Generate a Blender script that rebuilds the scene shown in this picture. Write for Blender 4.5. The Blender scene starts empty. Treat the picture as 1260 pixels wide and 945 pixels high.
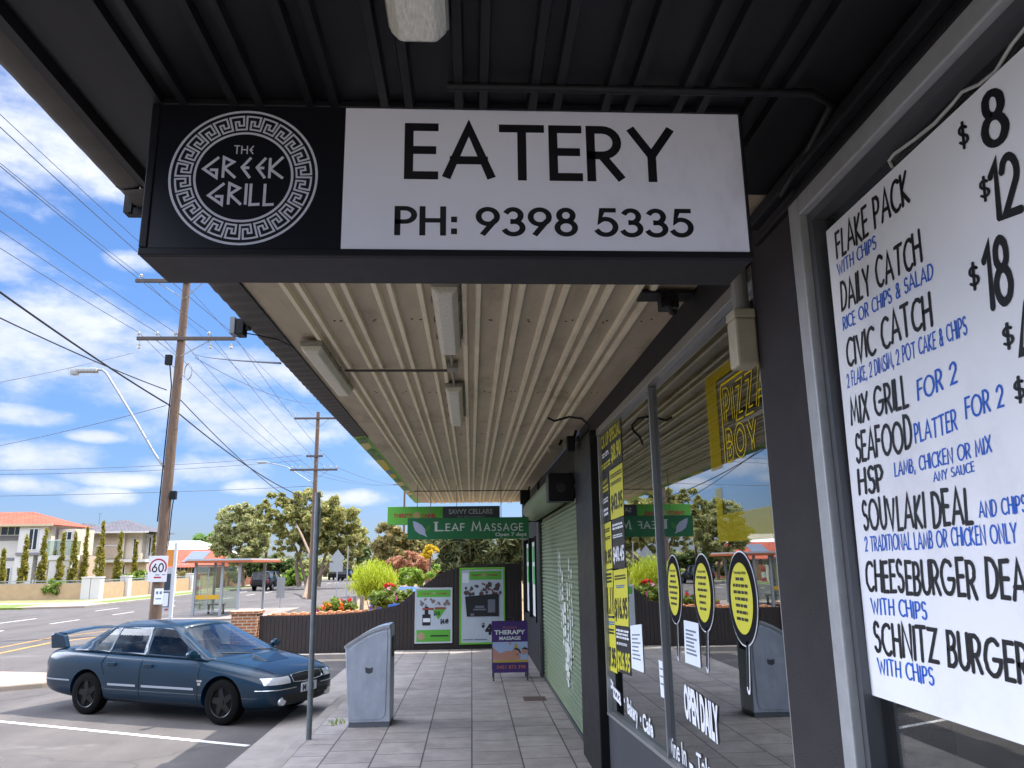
import bpy, bmesh, math, random
from math import sin, cos, radians, pi, atan2, sqrt
from mathutils import Vector, Matrix
from mathutils.bvhtree import BVHTree
random.seed(7)
S = bpy.context.scene
COL = S.collection
# ------------------------------------------------------------------ camera
EYE = Vector((0, 0, 2.2)); FPX = 950.0; CXP, CYP = 630.0, 472.5
_p, _y, _r = radians(13.0), radians(3.1), radians(0.8)
_fw = Vector((sin(_y)*cos(_p), cos(_y)*cos(_p), sin(_p)))
_rt = Vector((cos(_y), -sin(_y), 0)); _up = _rt.cross(_fw)
RT = _rt*cos(_r)-_up*sin(_r); UP = _rt*sin(_r)+_up*cos(_r); FW = _fw
cam = bpy.data.cameras.new('camera'); cam.sensor_width = 36; cam.lens = 36*FPX/1260
cam.clip_start = .05; cam.clip_end = 4000
camo = bpy.data.objects.new('camera', cam); COL.objects.link(camo)
camo.matrix_world = Matrix(((RT.x, UP.x, -FW.x, 0), (RT.y, UP.y, -FW.y, 0), (RT.z, UP.z, -FW.z, EYE.z), (0, 0, 0, 1)))
S.camera = camo
S.view_settings.view_transform = 'Standard'; S.view_settings.look = 'None'
S.view_settings.exposure = 2.0; S.view_settings.gamma = 1
S.cycles.max_bounces = 12; S.cycles.diffuse_bounces = 7; S.cycles.glossy_bounces = 4; S.cycles.transparent_max_bounces = 16
S.cycles.caustics_reflective = False
def ray(px, py): return RT*((px-CXP)/FPX)+UP*(-(py-CYP)/FPX)+FW
def atY(px, py, Y): d = ray(px, py); return EYE+d*(Y/d.y)
def atX(px, py, X): d = ray(px, py); return EYE+d*(X/d.x)
def atZ(px, py, Z): d = ray(px, py); return EYE+d*((Z-EYE.z)/d.z)
# ------------------------------------------------------------------ light
SUN = Vector((.50, .27, 1.0)).normalized()
sl = bpy.data.lights.new('sun', 'SUN'); sl.energy = 2.35; sl.angle = radians(.5); sl.color = (1, .95, .88)
so = bpy.data.objects.new('sun', sl); COL.objects.link(so)
so.rotation_euler = (-SUN).to_track_quat('-Z', 'Y').to_euler(); so.location = (20, 20, 60)
W = bpy.data.worlds.new('World'); S.world = W; W.use_nodes = True
def world():
    nt = W.node_tree; N = nt.nodes; L = nt.links; N.clear()
    def nd(t, **k):
        n = N.new(t)
        for a, b in k.items(): setattr(n, a, b)
        return n
    def M(op, a, b=None, c=None):
        n = nd('ShaderNodeMath', operation=op)
        for i, v in enumerate((a, b, c)):
            if v is None: continue
            if isinstance(v, (int, float)): n.inputs[i].default_value = v
            else: L.new(v, n.inputs[i])
        return n.outputs[0]
    out = nd('ShaderNodeOutputWorld'); bg = nd('ShaderNodeBackground'); L.new(bg.outputs[0], out.inputs[0])
    sky = nd('ShaderNodeTexSky', sky_type='NISHITA'); sky.sun_disc = False
    sky.sun_elevation = math.asin(SUN.z); sky.sun_rotation = atan2(SUN.x, SUN.y)
    sky.air_density = 1.0; sky.dust_density = .25; sky.ozone_density = 2.2
    hs = nd('ShaderNodeHueSaturation'); hs.inputs['Saturation'].default_value = 1.12; hs.inputs['Value'].default_value = 1.0
    L.new(sky.outputs[0], hs.inputs['Color'])
    tc = nd('ShaderNodeTexCoord'); sp = nd('ShaderNodeSeparateXYZ'); L.new(tc.outputs['Generated'], sp.inputs[0])
    az = M('ARCTAN2', sp.outputs[0], sp.outputs[1]); el = M('ARCSINE', sp.outputs[2])
    cb = nd('ShaderNodeCombineXYZ'); L.new(az, cb.inputs[0]); L.new(M('MULTIPLY', el, 2.0), cb.inputs[1])
    def noise(scale, det, off):
        mp = nd('ShaderNodeVectorMath', operation='ADD'); L.new(cb.outputs[0], mp.inputs[0]); mp.inputs[1].default_value = off
        n = nd('ShaderNodeTexNoise'); n.inputs['Scale'].default_value = scale; n.inputs['Detail'].default_value = det
        n.inputs['Roughness'].default_value = .6; L.new(mp.outputs[0], n.inputs['Vector']); return n.outputs[0]
    n1 = noise(11, 7, (3.1, 1.7, .4)); n2 = noise(30, 6, (.3, 5.7, 2.4)); n3 = noise(4.5, 5, (9.1, .7, 1.4))
    blobs = [(40, 150, 150, 85), (120, 215, 60, 28), (70, 425, 150, 62), (185, 470, 80, 34), (20, 390, 70, 30), (50, 562, 62, 17), (40, 597, 46, 10),
             (122, 611, 32, 11), (295, 517, 100, 34), (330, 455, 60, 22), (255, 577, 62, 15), (150, 590, 60, 9), (308, 598, 28, 9), (430, 612, 36, 8), (20, 510, 55, 12),
             (160, 322, 26, 12), (400, 470, 60, 20), (120, 537, 26, 7), (-150, 300, 160, 60), (-260, 520, 200, 40), (-400, 150, 200, 90), (520, 560, 60, 20), (700, 540, 90, 22), (700, 300, 160, 60), (1000, 500, 200, 40), (1200, 200, 200, 90)]
    f = None
    for px, py, rx, ry in blobs:
        d = ray(px, py).normalized(); a = atan2(d.x, d.y); e = math.asin(d.z); k = max(.35, d.dot(FW))**2
        rx *= 1.3; ry *= 1.22
        da = M('MULTIPLY', M('SUBTRACT', az, a), FPX/(rx*k)); de = M('MULTIPLY', M('SUBTRACT', el, e), FPX/(ry*k))
        v = M('SUBTRACT', 1.0, M('ADD', M('MULTIPLY', da, da), M('MULTIPLY', de, de)))
        f = v if f is None else M('MAXIMUM', f, v)
    def low(z_):
        m_ = nd('ShaderNodeMapRange', interpolation_type='SMOOTHSTEP'); L.new(z_, m_.inputs[0]); m_.inputs[1].default_value = .10; m_.inputs[2].default_value = .42; return m_.outputs[0]
    def ss(v, a_, b_, o_):
        m_ = nd('ShaderNodeMapRange', interpolation_type='SMOOTHSTEP'); L.new(v, m_.inputs[0]); m_.inputs[1].default_value = a_; m_.inputs[2].default_value = b_; m_.inputs[3].default_value = 0; m_.inputs[4].default_value = o_; return m_.outputs[0]
    west_fill = M('MULTIPLY', M('MULTIPLY', ss(M('MULTIPLY', az, -1.0), .85, 1.2, 1.0), ss(sp.outputs[1], -.22, .08, 1.0)), M('MULTIPLY', ss(sp.outputs[2], .02, .15, 1.0), M('SUBTRACT', 1.0, ss(sp.outputs[2], .55, .8, 1.0))))  # mask of an unseen bright cloud added low on the left as fill
    # unseen cloud bank added overhead and behind the viewer as fill light
    bank = M('MAXIMUM', M('MULTIPLY', M('SUBTRACT', sp.outputs[2], .70), 7.0), M('MULTIPLY_ADD', sp.outputs[1], -4.0, -1.0))
    bank = M('MULTIPLY_ADD', M('SUBTRACT', 1.0, low(sp.outputs[2])), -6.0, bank)
    f = M('MAXIMUM', M('MAXIMUM', f, M('MAXIMUM', M('MINIMUM', bank, 1.6), M('MULTIPLY_ADD', west_fill, 2.6, -1.2))), -1.2)
    f = M('ADD', f, M('MULTIPLY', M('SUBTRACT', n1, .5), 4.0)); f = M('ADD', f, M('MULTIPLY', M('SUBTRACT', n2, .5), 1.1))
    mr = nd('ShaderNodeMapRange', interpolation_type='SMOOTHSTEP'); L.new(f, mr.inputs[0])
    mr.inputs[1].default_value = -.6; mr.inputs[2].default_value = 1.5; mr.inputs[4].default_value = .95
    shade = nd('ShaderNodeMix', data_type='RGBA'); L.new(M('ADD', M('MULTIPLY', M('SUBTRACT', n3, .38), 2.2), M('MULTIPLY', M('SUBTRACT', n1, .5), 1.2)), shade.inputs[0])
    shade.inputs[6].default_value = (1.38, 1.5, 1.85, 1); shade.inputs[7].default_value = (2.0, 2.05, 2.28, 1)
    mx = nd('ShaderNodeMix', data_type='RGBA'); L.new(mr.outputs[0], mx.inputs[0]); tn = nd('ShaderNodeMix', data_type='RGBA', blend_type='MULTIPLY'); tn.inputs[0].default_value = 1; L.new(hs.outputs[0], tn.inputs[6]); 
    gr = nd('ShaderNodeMapRange', interpolation_type='SMOOTHSTEP'); L.new(el, gr.inputs[0]); gr.inputs[1].default_value = -.05; gr.inputs[2].default_value = .36
    tg = nd('ShaderNodeMix', data_type='RGBA'); L.new(gr.outputs[0], tg.inputs[0]); tg.inputs[6].default_value = (.118, .142, .232, 1); tg.inputs[7].default_value = (.255, .29, .355, 1); L.new(tg.outputs[2], tn.inputs[7]); L.new(tn.outputs[2], mx.inputs[6]); 
    br_ = M('ADD', M('ADD', 1.0, ss(bank, 0, 1.5, 3.2)), M('MULTIPLY', west_fill, 11.0))  # added off-frame clouds boosted to lift the shaded street side
    sc = nd('ShaderNodeVectorMath', operation='SCALE'); L.new(shade.outputs[2], sc.inputs[0]); L.new(br_, sc.inputs['Scale']); L.new(sc.outputs[0], mx.inputs[7])
    L.new(mx.outputs[2], bg.inputs[0]); bg.inputs[1].default_value = .15
world()
# ------------------------------------------------------------------ materials
def C(h):
    h = h.lstrip('#'); o = []
    for i in (0, 2, 4):
        c = int(h[i:i+2], 16)/255; o.append(c/12.92 if c <= .04045 else ((c+.055)/1.055)**2.4)
    return tuple(o)
MATS = {}
def mat(name, col=(.5, .5, .5), rough=.6, metal=0, noise=0, scale=8, bump=0, bscale=60, coat=0, col2=None, spec=None, sub=None, streak=None):
    if name in MATS: return MATS[name]
    if isinstance(col, str): col = C(col)
    m = bpy.data.materials.new(name); m.use_nodes = True; nt = m.node_tree; N = nt.nodes; L = nt.links
    b = N['Principled BSDF']; b.inputs['Base Color'].default_value = (*col, 1); b.inputs['Roughness'].default_value = rough
    b.inputs['Metallic'].default_value = metal; b.inputs['Coat Weight'].default_value = coat; b.inputs['Coat Roughness'].default_value = .04
    if spec is not None: b.inputs['Specular IOR Level'].default_value = spec
    tc = N.new('ShaderNodeTexCoord')
    if noise or col2:
        c2 = col2 if col2 else tuple(c*(1-noise) for c in col)
        if isinstance(c2, str): c2 = C(c2)
        c1 = tuple(min(1, c*(1+noise*.5)) for c in col) if not col2 else col
        n = N.new('ShaderNodeTexNoise'); n.inputs['Scale'].default_value = scale; n.inputs['Detail'].default_value = 8; n.inputs['Roughness'].default_value = .65
        if streak:
            mp = N.new('ShaderNodeMapping'); mp.inputs['Scale'].default_value = streak; L.new(tc.outputs['Object'], mp.inputs[0]); L.new(mp.outputs[0], n.inputs['Vector'])
        else: L.new(tc.outputs['Object'], n.inputs['Vector'])
        r = N.new('ShaderNodeValToRGB'); r.color_ramp.elements[0].position = .33; r.color_ramp.elements[1].position = .68
        r.color_ramp.elements[0].color = (*c2, 1); r.color_ramp.elements[1].color = (*c1, 1)
        L.new(n.outputs[0], r.inputs[0]); L.new(r.outputs[0], b.inputs['Base Color'])
        rr = N.new('ShaderNodeMapRange'); L.new(n.outputs[0], rr.inputs[0]); rr.inputs[3].default_value = max(.02, rough-.1); rr.inputs[4].default_value = min(1, rough+.12); L.new(rr.outputs[0], b.inputs['Roughness'])
    if bump:
        n2 = N.new('ShaderNodeTexNoise'); n2.inputs['Scale'].default_value = bscale; n2.inputs['Detail'].default_value = 6; L.new(tc.outputs['Object'], n2.inputs['Vector'])
        bp = N.new('ShaderNodeBump'); bp.inputs['Strength'].default_value = bump; bp.inputs['Distance'].default_value = .01
        L.new(n2.outputs[0], bp.inputs['Height']); L.new(bp.outputs[0], b.inputs['Normal'])
    MATS[name] = m; return m
def glass(name, tint=(.9, .95, .93), p=3.0, base=.05, rough=0):
    if name in MATS: return MATS[name]
    m = bpy.data.materials.new(name); m.use_nodes = True; nt = m.node_tree; N = nt.nodes; L = nt.links; N.clear()
    o = N.new('ShaderNodeOutputMaterial'); t = N.new('ShaderNodeBsdfTransparent'); t.inputs[0].default_value = (*tint, 1)
    g = N.new('ShaderNodeBsdfGlossy'); g.inputs['Roughness'].default_value = rough; g.inputs['Color'].default_value = (.96, .97, .97, 1)
    lw = N.new('ShaderNodeLayerWeight'); lw.inputs['Blend'].default_value = .5
    pw = N.new('ShaderNodeMath'); pw.operation = 'POWER'; pw.inputs[1].default_value = p; L.new(lw.outputs['Facing'], pw.inputs[0])
    ma = N.new('ShaderNodeMath'); ma.operation = 'MULTIPLY_ADD'; ma.inputs[1].default_value = 1-base; ma.inputs[2].default_value = base; L.new(pw.outputs[0], ma.inputs[0])
    mx = N.new('ShaderNodeMixShader'); L.new(ma.outputs[0], mx.inputs[0]); L.new(t.outputs[0], mx.inputs[1]); L.new(g.outputs[0], mx.inputs[2]); L.new(mx.outputs[0], o.inputs[0])
    MATS[name] = m; return m
def leafmat(name, c1, c2, c3=None):
    if name in MATS: return MATS[name]
    c1, c2 = C(c1), C(c2); c3 = C(c3) if c3 else c2
    m = bpy.data.materials.new(name); m.use_nodes = True; nt = m.node_tree; N = nt.nodes; L = nt.links
    b = N['Principled BSDF']; b.inputs['Roughness'].default_value = .55; b.inputs['Specular IOR Level'].default_value = .3
    g = N.new('ShaderNodeNewGeometry'); r = N.new('ShaderNodeValToRGB'); e = r.color_ramp.elements
    e[0].position = 0; e[0].color = (*c1, 1); e[1].position = .6; e[1].color = (*c2, 1); x = e.new(1); x.color = (*c3, 1)
    L.new(g.outputs['Random Per Island'], r.inputs[0]); L.new(r.outputs[0], b.inputs['Base Color'])
    t = N.new('ShaderNodeBsdfTranslucent'); L.new(r.outputs[0], t.inputs[0])
    mx = N.new('ShaderNodeMixShader'); mx.inputs[0].default_value = .45
    L.new(b.outputs[0], mx.inputs[1]); L.new(t.outputs[0], mx.inputs[2]); L.new(mx.outputs[0], N['Material Output'].inputs[0])
    MATS[name] = m; return m
def grid_mat(name, base, dark, bw, bh, mortar, mcol, rot=0, rough=.75, offset=.5, bump=.4, noise_s=3, axes='XY', contrast=.25):
    """bricks / pavers / tiles in object space"""
    if name in MATS: return MATS[name]
    m = bpy.data.materials.new(name); m.use_nodes = True; nt = m.node_tree; N = nt.nodes; L = nt.links
    b = N['Principled BSDF']; b.inputs['Roughness'].default_value = rough
    tc = N.new('ShaderNodeTexCoord'); sp = N.new('ShaderNodeSeparateXYZ'); L.new(tc.outputs['Object'], sp.inputs[0])
    cb = N.new('ShaderNodeCombineXYZ')
    if axes == 'SUMZ':
        ad = N.new('ShaderNodeMath'); ad.operation = 'ADD'; L.new(sp.outputs[0], ad.inputs[0]); L.new(sp.outputs[1], ad.inputs[1]); L.new(ad.outputs[0], cb.inputs[0]); L.new(sp.outputs[2], cb.inputs[1])
    else:
        L.new(sp.outputs['XYZ'.index(axes[0])], cb.inputs[0]); L.new(sp.outputs['XYZ'.index(axes[1])], cb.inputs[1])
    k = N.new('ShaderNodeTexBrick'); L.new(cb.outputs[0], k.inputs['Vector']); k.offset = offset; k.squash = 1
    k.inputs['Scale'].default_value = 1; k.inputs['Brick Width'].default_value = bw; k.inputs['Row Height'].default_value = bh; k.inputs['Mortar Size'].default_value = mortar
    k.inputs['Color1'].default_value = (*C(base), 1); k.inputs['Color2'].default_value = (*C(dark), 1); k.inputs['Mortar'].default_value = (*C(mcol), 1)
    n = N.new('ShaderNodeTexNoise'); n.inputs['Scale'].default_value = noise_s; n.inputs['Detail'].default_value = 9; n.inputs['Roughness'].default_value = .7; L.new(tc.outputs['Object'], n.inputs['Vector'])
    mr = N.new('ShaderNodeMapRange'); L.new(n.outputs[0], mr.inputs[0]); mr.inputs[1].default_value = .3; mr.inputs[2].default_value = .7; mr.inputs[3].default_value = 1-contrast; mr.inputs[4].default_value = 1+contrast*.6
    mx = N.new('ShaderNodeMix'); mx.data_type = 'RGBA'; mx.blend_type = 'MULTIPLY'; mx.inputs[0].default_value = 1
    L.new(k.outputs[0], mx.inputs[6]); L.new(mr.outputs[0], mx.inputs[7]); L.new(mx.outputs[2], b.inputs['Base Color'])
    bp = N.new('ShaderNodeBump'); bp.inputs['Strength'].default_value = bump; bp.inputs['Distance'].default_value = .01; bp.invert = True
    L.new(k.outputs['Fac'], bp.inputs['Height']); L.new(bp.outputs[0], b.inputs['Normal'])
    MATS[name] = m; return m
def dirt(m, col, scale, lo, hi, amt=.8, stretch=(1, 1, 1), det=8, vor=False):
    """stains with a shape of their own over a material's base colour"""
    nt = m.node_tree; N = nt.nodes; L = nt.links; b = N['Principled BSDF']; tc = N.new('ShaderNodeTexCoord'); mp = N.new('ShaderNodeMapping'); mp.inputs['Scale'].default_value = stretch; L.new(tc.outputs['Object'], mp.inputs[0])
    if vor:
        n = N.new('ShaderNodeTexVoronoi'); n.inputs['Scale'].default_value = scale; L.new(mp.outputs[0], n.inputs['Vector']); o = n.outputs['Distance']
    else:
        n = N.new('ShaderNodeTexNoise'); n.inputs['Scale'].default_value = scale; n.inputs['Detail'].default_value = det; n.inputs['Roughness'].default_value = .7; L.new(mp.outputs[0], n.inputs['Vector']); o = n.outputs[0]
    r = N.new('ShaderNodeMapRange'); r.interpolation_type = 'SMOOTHSTEP'; L.new(o, r.inputs[0]); r.inputs[1].default_value = lo; r.inputs[2].default_value = hi; r.inputs[3].default_value = amt if vor else 0; r.inputs[4].default_value = 0 if vor else amt
    mx = N.new('ShaderNodeMix'); mx.data_type = 'RGBA'; L.new(r.outputs[0], mx.inputs[0]); i = b.inputs['Base Color']
    if i.links: L.new(i.links[0].from_socket, mx.inputs[6])
    else: mx.inputs[6].default_value = i.default_value
    mx.inputs[7].default_value = (*C(col), 1); L.new(mx.outputs[2], i); return m
def film(name, col, fac):
    m = bpy.data.materials.new(name); m.use_nodes = True; nt = m.node_tree; N = nt.nodes; L = nt.links; N.clear()
    o = N.new('ShaderNodeOutputMaterial'); t = N.new('ShaderNodeBsdfTransparent'); d = N.new('ShaderNodeBsdfDiffuse'); d.inputs[0].default_value = (*C(col), 1)
    mx = N.new('ShaderNodeMixShader'); mx.inputs[0].default_value = fac; L.new(t.outputs[0], mx.inputs[1]); L.new(d.outputs[0], mx.inputs[2]); L.new(mx.outputs[0], o.inputs[0]); MATS[name] = m; return m
# ------------------------------------------------------------------ builders
class B:
    def __init__(s): s.v = []; s.f = []; s.smooth = False
    def add(s, vs, fs):
        o = len(s.v); s.v += [tuple(v) for v in vs]; s.f += [tuple(i+o for i in f) for f in fs]; return s
    def box(s, x0, x1, y0, y1, z0, z1, M=None):
        vs = [Vector((x, y, z)) for z in (z0, z1) for y in (y0, y1) for x in (x0, x1)]
        if M: vs = [M @ v for v in vs]
        return s.add(vs, [(0, 2, 3, 1), (4, 5, 7, 6), (0, 1, 5, 4), (2, 6, 7, 3), (0, 4, 6, 2), (1, 3, 7, 5)])
    def tube(s, pts, r, n=8, cap=True):
        pts = [Vector(p) for p in pts]; rs = r if isinstance(r, (list, tuple)) else [r]*len(pts)
        rings = []; prev = None
        for i, p in enumerate(pts):
            t = (pts[min(i+1, len(pts)-1)]-pts[max(i-1, 0)]).normalized()
            a = t.orthogonal().normalized() if prev is None else (prev-t*prev.dot(t)).normalized()
            prev = a; b = t.cross(a)
            rings.append([p+(a*cos(2*pi*k/n)+b*sin(2*pi*k/n))*rs[i] for k in range(n)])
        vs = [v for g in rings for v in g]; fs = []
        for i in range(len(pts)-1):
            for k in range(n):
                k2 = (k+1) % n; fs.append((i*n+k, i*n+k2, (i+1)*n+k2, (i+1)*n+k))
        if cap: fs += [tuple(range(n-1, -1, -1)), tuple((len(pts)-1)*n+k for k in range(n))]
        return s.add(vs, fs)
    def cyl(s, p0, p1, r, n=16): return s.tube([p0, p1], r, n)
    def lathe(s, prof, c=(0, 0, 0), n=24, axis='Z'):
        vs = []; fs = []
        for r, h in prof:
            for k in range(n):
                a = 2*pi*k/n
                q = (r*cos(a), r*sin(a), h) if axis == 'Z' else ((r*cos(a), h, r*sin(a)) if axis == 'Y' else (h, r*cos(a), r*sin(a)))
                vs.append((q[0]+c[0], q[1]+c[1], q[2]+c[2]))
        for i in range(len(prof)-1):
            for k in range(n):
                k2 = (k+1) % n; fs.append((i*n+k, i*n+k2, (i+1)*n+k2, (i+1)*n+k))
        if prof[0][0] > 1e-6: fs.append(tuple(range(n-1, -1, -1)))
        if prof[-1][0] > 1e-6: fs.append(tuple((len(prof)-1)*n+k for k in range(n)))
        return s.add(vs, fs)
    def prism(s, poly, axis, a, b):
        """extrude a 2D outline along an axis: X -> (y,z), Y -> (x,z), Z -> (x,y)"""
        def q(p, t): return {'X': (t, p[0], p[1]), 'Y': (p[0], t, p[1]), 'Z': (p[0], p[1], t)}[axis]
        n = len(poly); vs = [q(p, a) for p in poly]+[q(p, b) for p in poly]
        fs = [(i, (i+1) % n, n+(i+1) % n, n+i) for i in range(n)]+[tuple(range(n-1, -1, -1)), tuple(range(n, 2*n))]
        return s.add(vs, fs)
    def strip(s, prof, ext, fn):
        """prof list of 2D points swept over list ext via fn(p, e)"""
        n = len(prof); vs = [fn(p, e) for e in ext for p in prof]
        fs = [(i*n+k, i*n+k+1, (i+1)*n+k+1, (i+1)*n+k) for i in range(len(ext)-1) for k in range(n-1)]
        return s.add(vs, fs)
    def flat(s, polys, O, u, v, off=0.0):
        O, u, v = Vector(O), Vector(u), Vector(v); n = u.cross(v).normalized()*off
        nn = u.cross(v).normalized()
        for i, p in enumerate(polys): s.add([O+u*a+v*b+n+nn*(i % 7)*2e-5 for a, b in p], [tuple(range(len(p)))])
        return s
    def rect(s, O, u, v, a0, b0, a1, b1, off=0.0): return s.flat([[(a0, b0), (a1, b0), (a1, b1), (a0, b1)]], O, u, v, off)
def mesh_ob(name, b, m, parent=None, smooth=None, bevel=0, fix=True, org=None, weld=False):
    me = bpy.data.meshes.new(name)
    vs = b.v
    if org is not None: vs = [(x-org[0], y-org[1], z-org[2]) for x, y, z in vs]
    me.from_pydata(vs, [], b.f); me.update()
    if fix:
        bm = bmesh.new(); bm.from_mesh(me)
        if weld: bmesh.ops.remove_doubles(bm, verts=bm.verts, dist=.0008)
        bmesh.ops.recalc_face_normals(bm, faces=bm.faces); bm.to_mesh(me); bm.free()
    if smooth is not None:
        me.polygons.foreach_set('use_smooth', [True]*len(me.polygons))
        me.set_sharp_from_angle(angle=radians(smooth))
    for x in (m if isinstance(m, (list, tuple)) else [m]): me.materials.append(x)
    o = bpy.data.objects.new(name, me); COL.objects.link(o)
    if parent is not None: o.parent = parent
    if bevel:
        md = o.modifiers.new('bevel', 'BEVEL'); md.width = bevel; md.segments = 2; md.limit_method = 'ANGLE'; md.angle_limit = radians(40)
    return o
ORG = {}
def thing(name, label, cat, loc=(0, 0, 0), group=None, rz=0):
    o = bpy.data.objects.new(name, None); COL.objects.link(o); o.location = loc; o.rotation_euler = (0, 0, rz); o.empty_display_size = .2
    o['label'] = label; o['category'] = cat
    if group: o['group'] = group
    ORG[o.name] = loc; return o
def part(t, name, b, m, label=None, top=None, **k):
    """part built in world coordinates under thing t (or under part t whose thing is top)"""
    o = mesh_ob(name, b, m, t, org=ORG[(top or t).name], **k)
    ORG[o.name] = ORG[(top or t).name]
    if label: o['label'] = label
    return o
def lpart(t, name, b, m, label=None, **k):
    o = mesh_ob(name, b, m, t, **k)
    if label: o['label'] = label
    return o
def single(name, b, m, label, cat, loc=(0, 0, 0), group=None, **k):
    o = mesh_ob(name, b, m, None, org=loc, **k); o.location = loc; o['label'] = label; o['category'] = cat
    if group: o['group'] = group
    return o
def structure(name, b, m, kind='structure', **k):
    o = mesh_ob(name, b, m, None, **k); o['kind'] = kind; return o
def copy_tree(o, parent=None):
    c = o.copy(); COL.objects.link(c)
    if parent is not None: c.parent = parent
    for ch in list(o.children): copy_tree(ch, c)
    return c
# ------------------------------------------------------------------ lettering
def arc(cx, cy, rx, ry, a0, a1, n=None):
    n = n or max(4, int(abs(a1-a0)/14)); return [(cx+rx*cos(radians(a0+(a1-a0)*i/n)), cy+ry*sin(radians(a0+(a1-a0)*i/n))) for i in range(n+1)]
def _g():
    G = {}
    G['A'] = (.80, [[(0, 0), (.4, 1), (.8, 0)], [(.13, .32), (.67, .32)]])
    G['B'] = (.52, [[(0, .52), (0, 1)]+arc(.2, .76, .25, .24, 90, -90)+[(0, .52)], arc(.22, .26, .3, .26, 90, -90)+[(0, 0), (0, .52), (.22, .52)]])
    G['C'] = (.72, [arc(.46, .5, .46, .5, 52, 308)])
    G['D'] = (.66, [[(0, 0), (0, 1)]+arc(.17, .5, .49, .5, 90, -90)+[(0, 0)]])
    G['E'] = (.46, [[(.46, 1), (0, 1), (0, 0), (.46, 0)], [(0, .52), (.42, .52)]])
    G['F'] = (.44, [[(.44, 1), (0, 1), (0, 0)], [(0, .52), (.4, .52)]])
    G['G'] = (.92, [arc(.47, .5, .47, .5, 48, 350)+[(.92, .46), (.52, .46)]])
    G['H'] = (.62, [[(0, 0), (0, 1)], [(.62, 0), (.62, 1)], [(0, .52), (.62, .52)]])
    G['I'] = (.02, [[(.01, 0), (.01, 1)]])
    G['J'] = (.3, [[(.3, 1), (.3, .22)]+arc(.12, .2, .18, .2, 0, -140)])
    G['K'] = (.56, [[(0, 0), (0, 1)], [(.5, 1), (0, .46), (.56, 0)]])
    G['L'] = (.42, [[(0, 1), (0, 0), (.42, 0)]])
    G['M'] = (.84, [[(0, 0), (.12, 1), (.42, .18), (.72, 1), (.84, 0)]])
    G['N'] = (.66, [[(0, 0), (0, 1), (.66, 0), (.66, 1)]])
    G['O'] = (.98, [arc(.49, .5, .49, .5, 90, 450, 28)])
    G['P'] = (.5, [[(0, 0), (0, 1)]+arc(.22, .73, .28, .27, 90, -90)+[(0, .46)]])
    G['Q'] = (.98, G['O'][1]+[[(.6, .3), (.95, -.03)]])
    G['R'] = (.54, [[(0, 0), (0, 1)]+arc(.22, .73, .28, .27, 90, -90)+[(0, .46)], [(.2, .46), (.54, 0)]])
    G['S'] = (.52, [arc(.27, .755, .23, .245, 35, 270)+arc(.26, .255, .26, .255, 90, -150)])
    G['T'] = (.68, [[(0, 1), (.68, 1)], [(.34, 1), (.34, 0)]])
    G['U'] = (.6, [[(0, 1), (0, .3)]+arc(.3, .3, .3, .3, 180, 360)+[(.6, 1)]])
    G['V'] = (.72, [[(0, 1), (.36, 0), (.72, 1)]])
    G['W'] = (1.06, [[(0, 1), (.27, 0), (.53, .82), (.79, 0), (1.06, 1)]])
    G['X'] = (.64, [[(0, 0), (.62, 1)], [(0, 1), (.64, 0)]])
    G['Y'] = (.72, [[(0, 1), (.36, .46), (.72, 1)], [(.36, .46), (.36, 0)]])
    G['Z'] = (.62, [[(0, 1), (.6, 1), (0, 0), (.62, 0)]])
    G['0'] = (.58, [arc(.29, .5, .29, .5, 90, 450, 28)])
    G['1'] = (.2, [[(0, .8), (.2, 1), (.2, 0)]])
    G['2'] = (.54, [arc(.27, .72, .26, .28, 170, -38)+[(0, 0), (.54, 0)]])
    G['3'] = (.52, [arc(.24, .75, .23, .25, 150, -90)+arc(.24, .25, .28, .26, 90, -155)])
    G['4'] = (.58, [[(.44, 0), (.44, 1), (0, .28), (.58, .28)]])
    G['5'] = (.54, [[(.48, 1), (.14, 1), (.07, .56)]+arc(.24, .32, .3, .32, 115, -150)])
    G['6'] = (.56, [[(.42, 1), (.08, .48)]+arc(.28, .3, .28, .3, 150, 510, 24)])
    G['7'] = (.54, [[(0, 1), (.54, 1), (.14, 0)]])
    G['8'] = (.54, [arc(.27, .77, .21, .23, 270, 630, 22), arc(.27, .27, .27, .27, 90, 450, 24)])
    G['9'] = (.56, [[(.14, 0), (.48, .52)]+arc(.28, .7, .28, .3, -30, 330, 24)])
    G['$'] = (.46, [arc(.24, .68, .19, .18, 30, 270)+arc(.23, .32, .21, .18, 90, -150), [(.24, 1.02), (.22, -.05)]])
    G['&'] = (.6, [[(.6, 0), (.14, .72)]+arc(.29, .8, .17, .18, 200, -30)+[(.08, .38)]+arc(.24, .2, .22, .2, 150, 330)+[(.58, .5)]])
    G[':'] = (.12, [[(.08, .06), (.08, .11)], [(.08, .54), (.08, .59)]])
    G['.'] = (.05, [[(.02, .0), (.02, .08)]]); G[','] = (.08, [[(.05, .06), (.0, -.16)]]); G['-'] = (.3, [[(0, .45), (.3, .45)]])
    return G
GL = _g()
GREEK = {'G': (.72, [[(.68, 1), (0, .42), (.62, 0), (.62, .38), (.3, .38)]]), 'R': (.56, [[(0, 0), (0, 1), (.46, .78), (.04, .48), (.58, 0)]]),
         'E': (.5, [[(.5, 1), (.1, .52), (.5, 0)], [(.1, .5), (.44, .5)]]), 'K': (.62, [[(0, 0), (0, 1)], [(.6, 1.06), (.02, .45), (.64, 0)]]),
         'I': (.02, [[(.01, 0), (.01, 1)]]), 'L': (.44, [[(0, 1), (0, 0), (.44, .03)]]), 'T': GL['T'], 'H': GL['H']}
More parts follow.
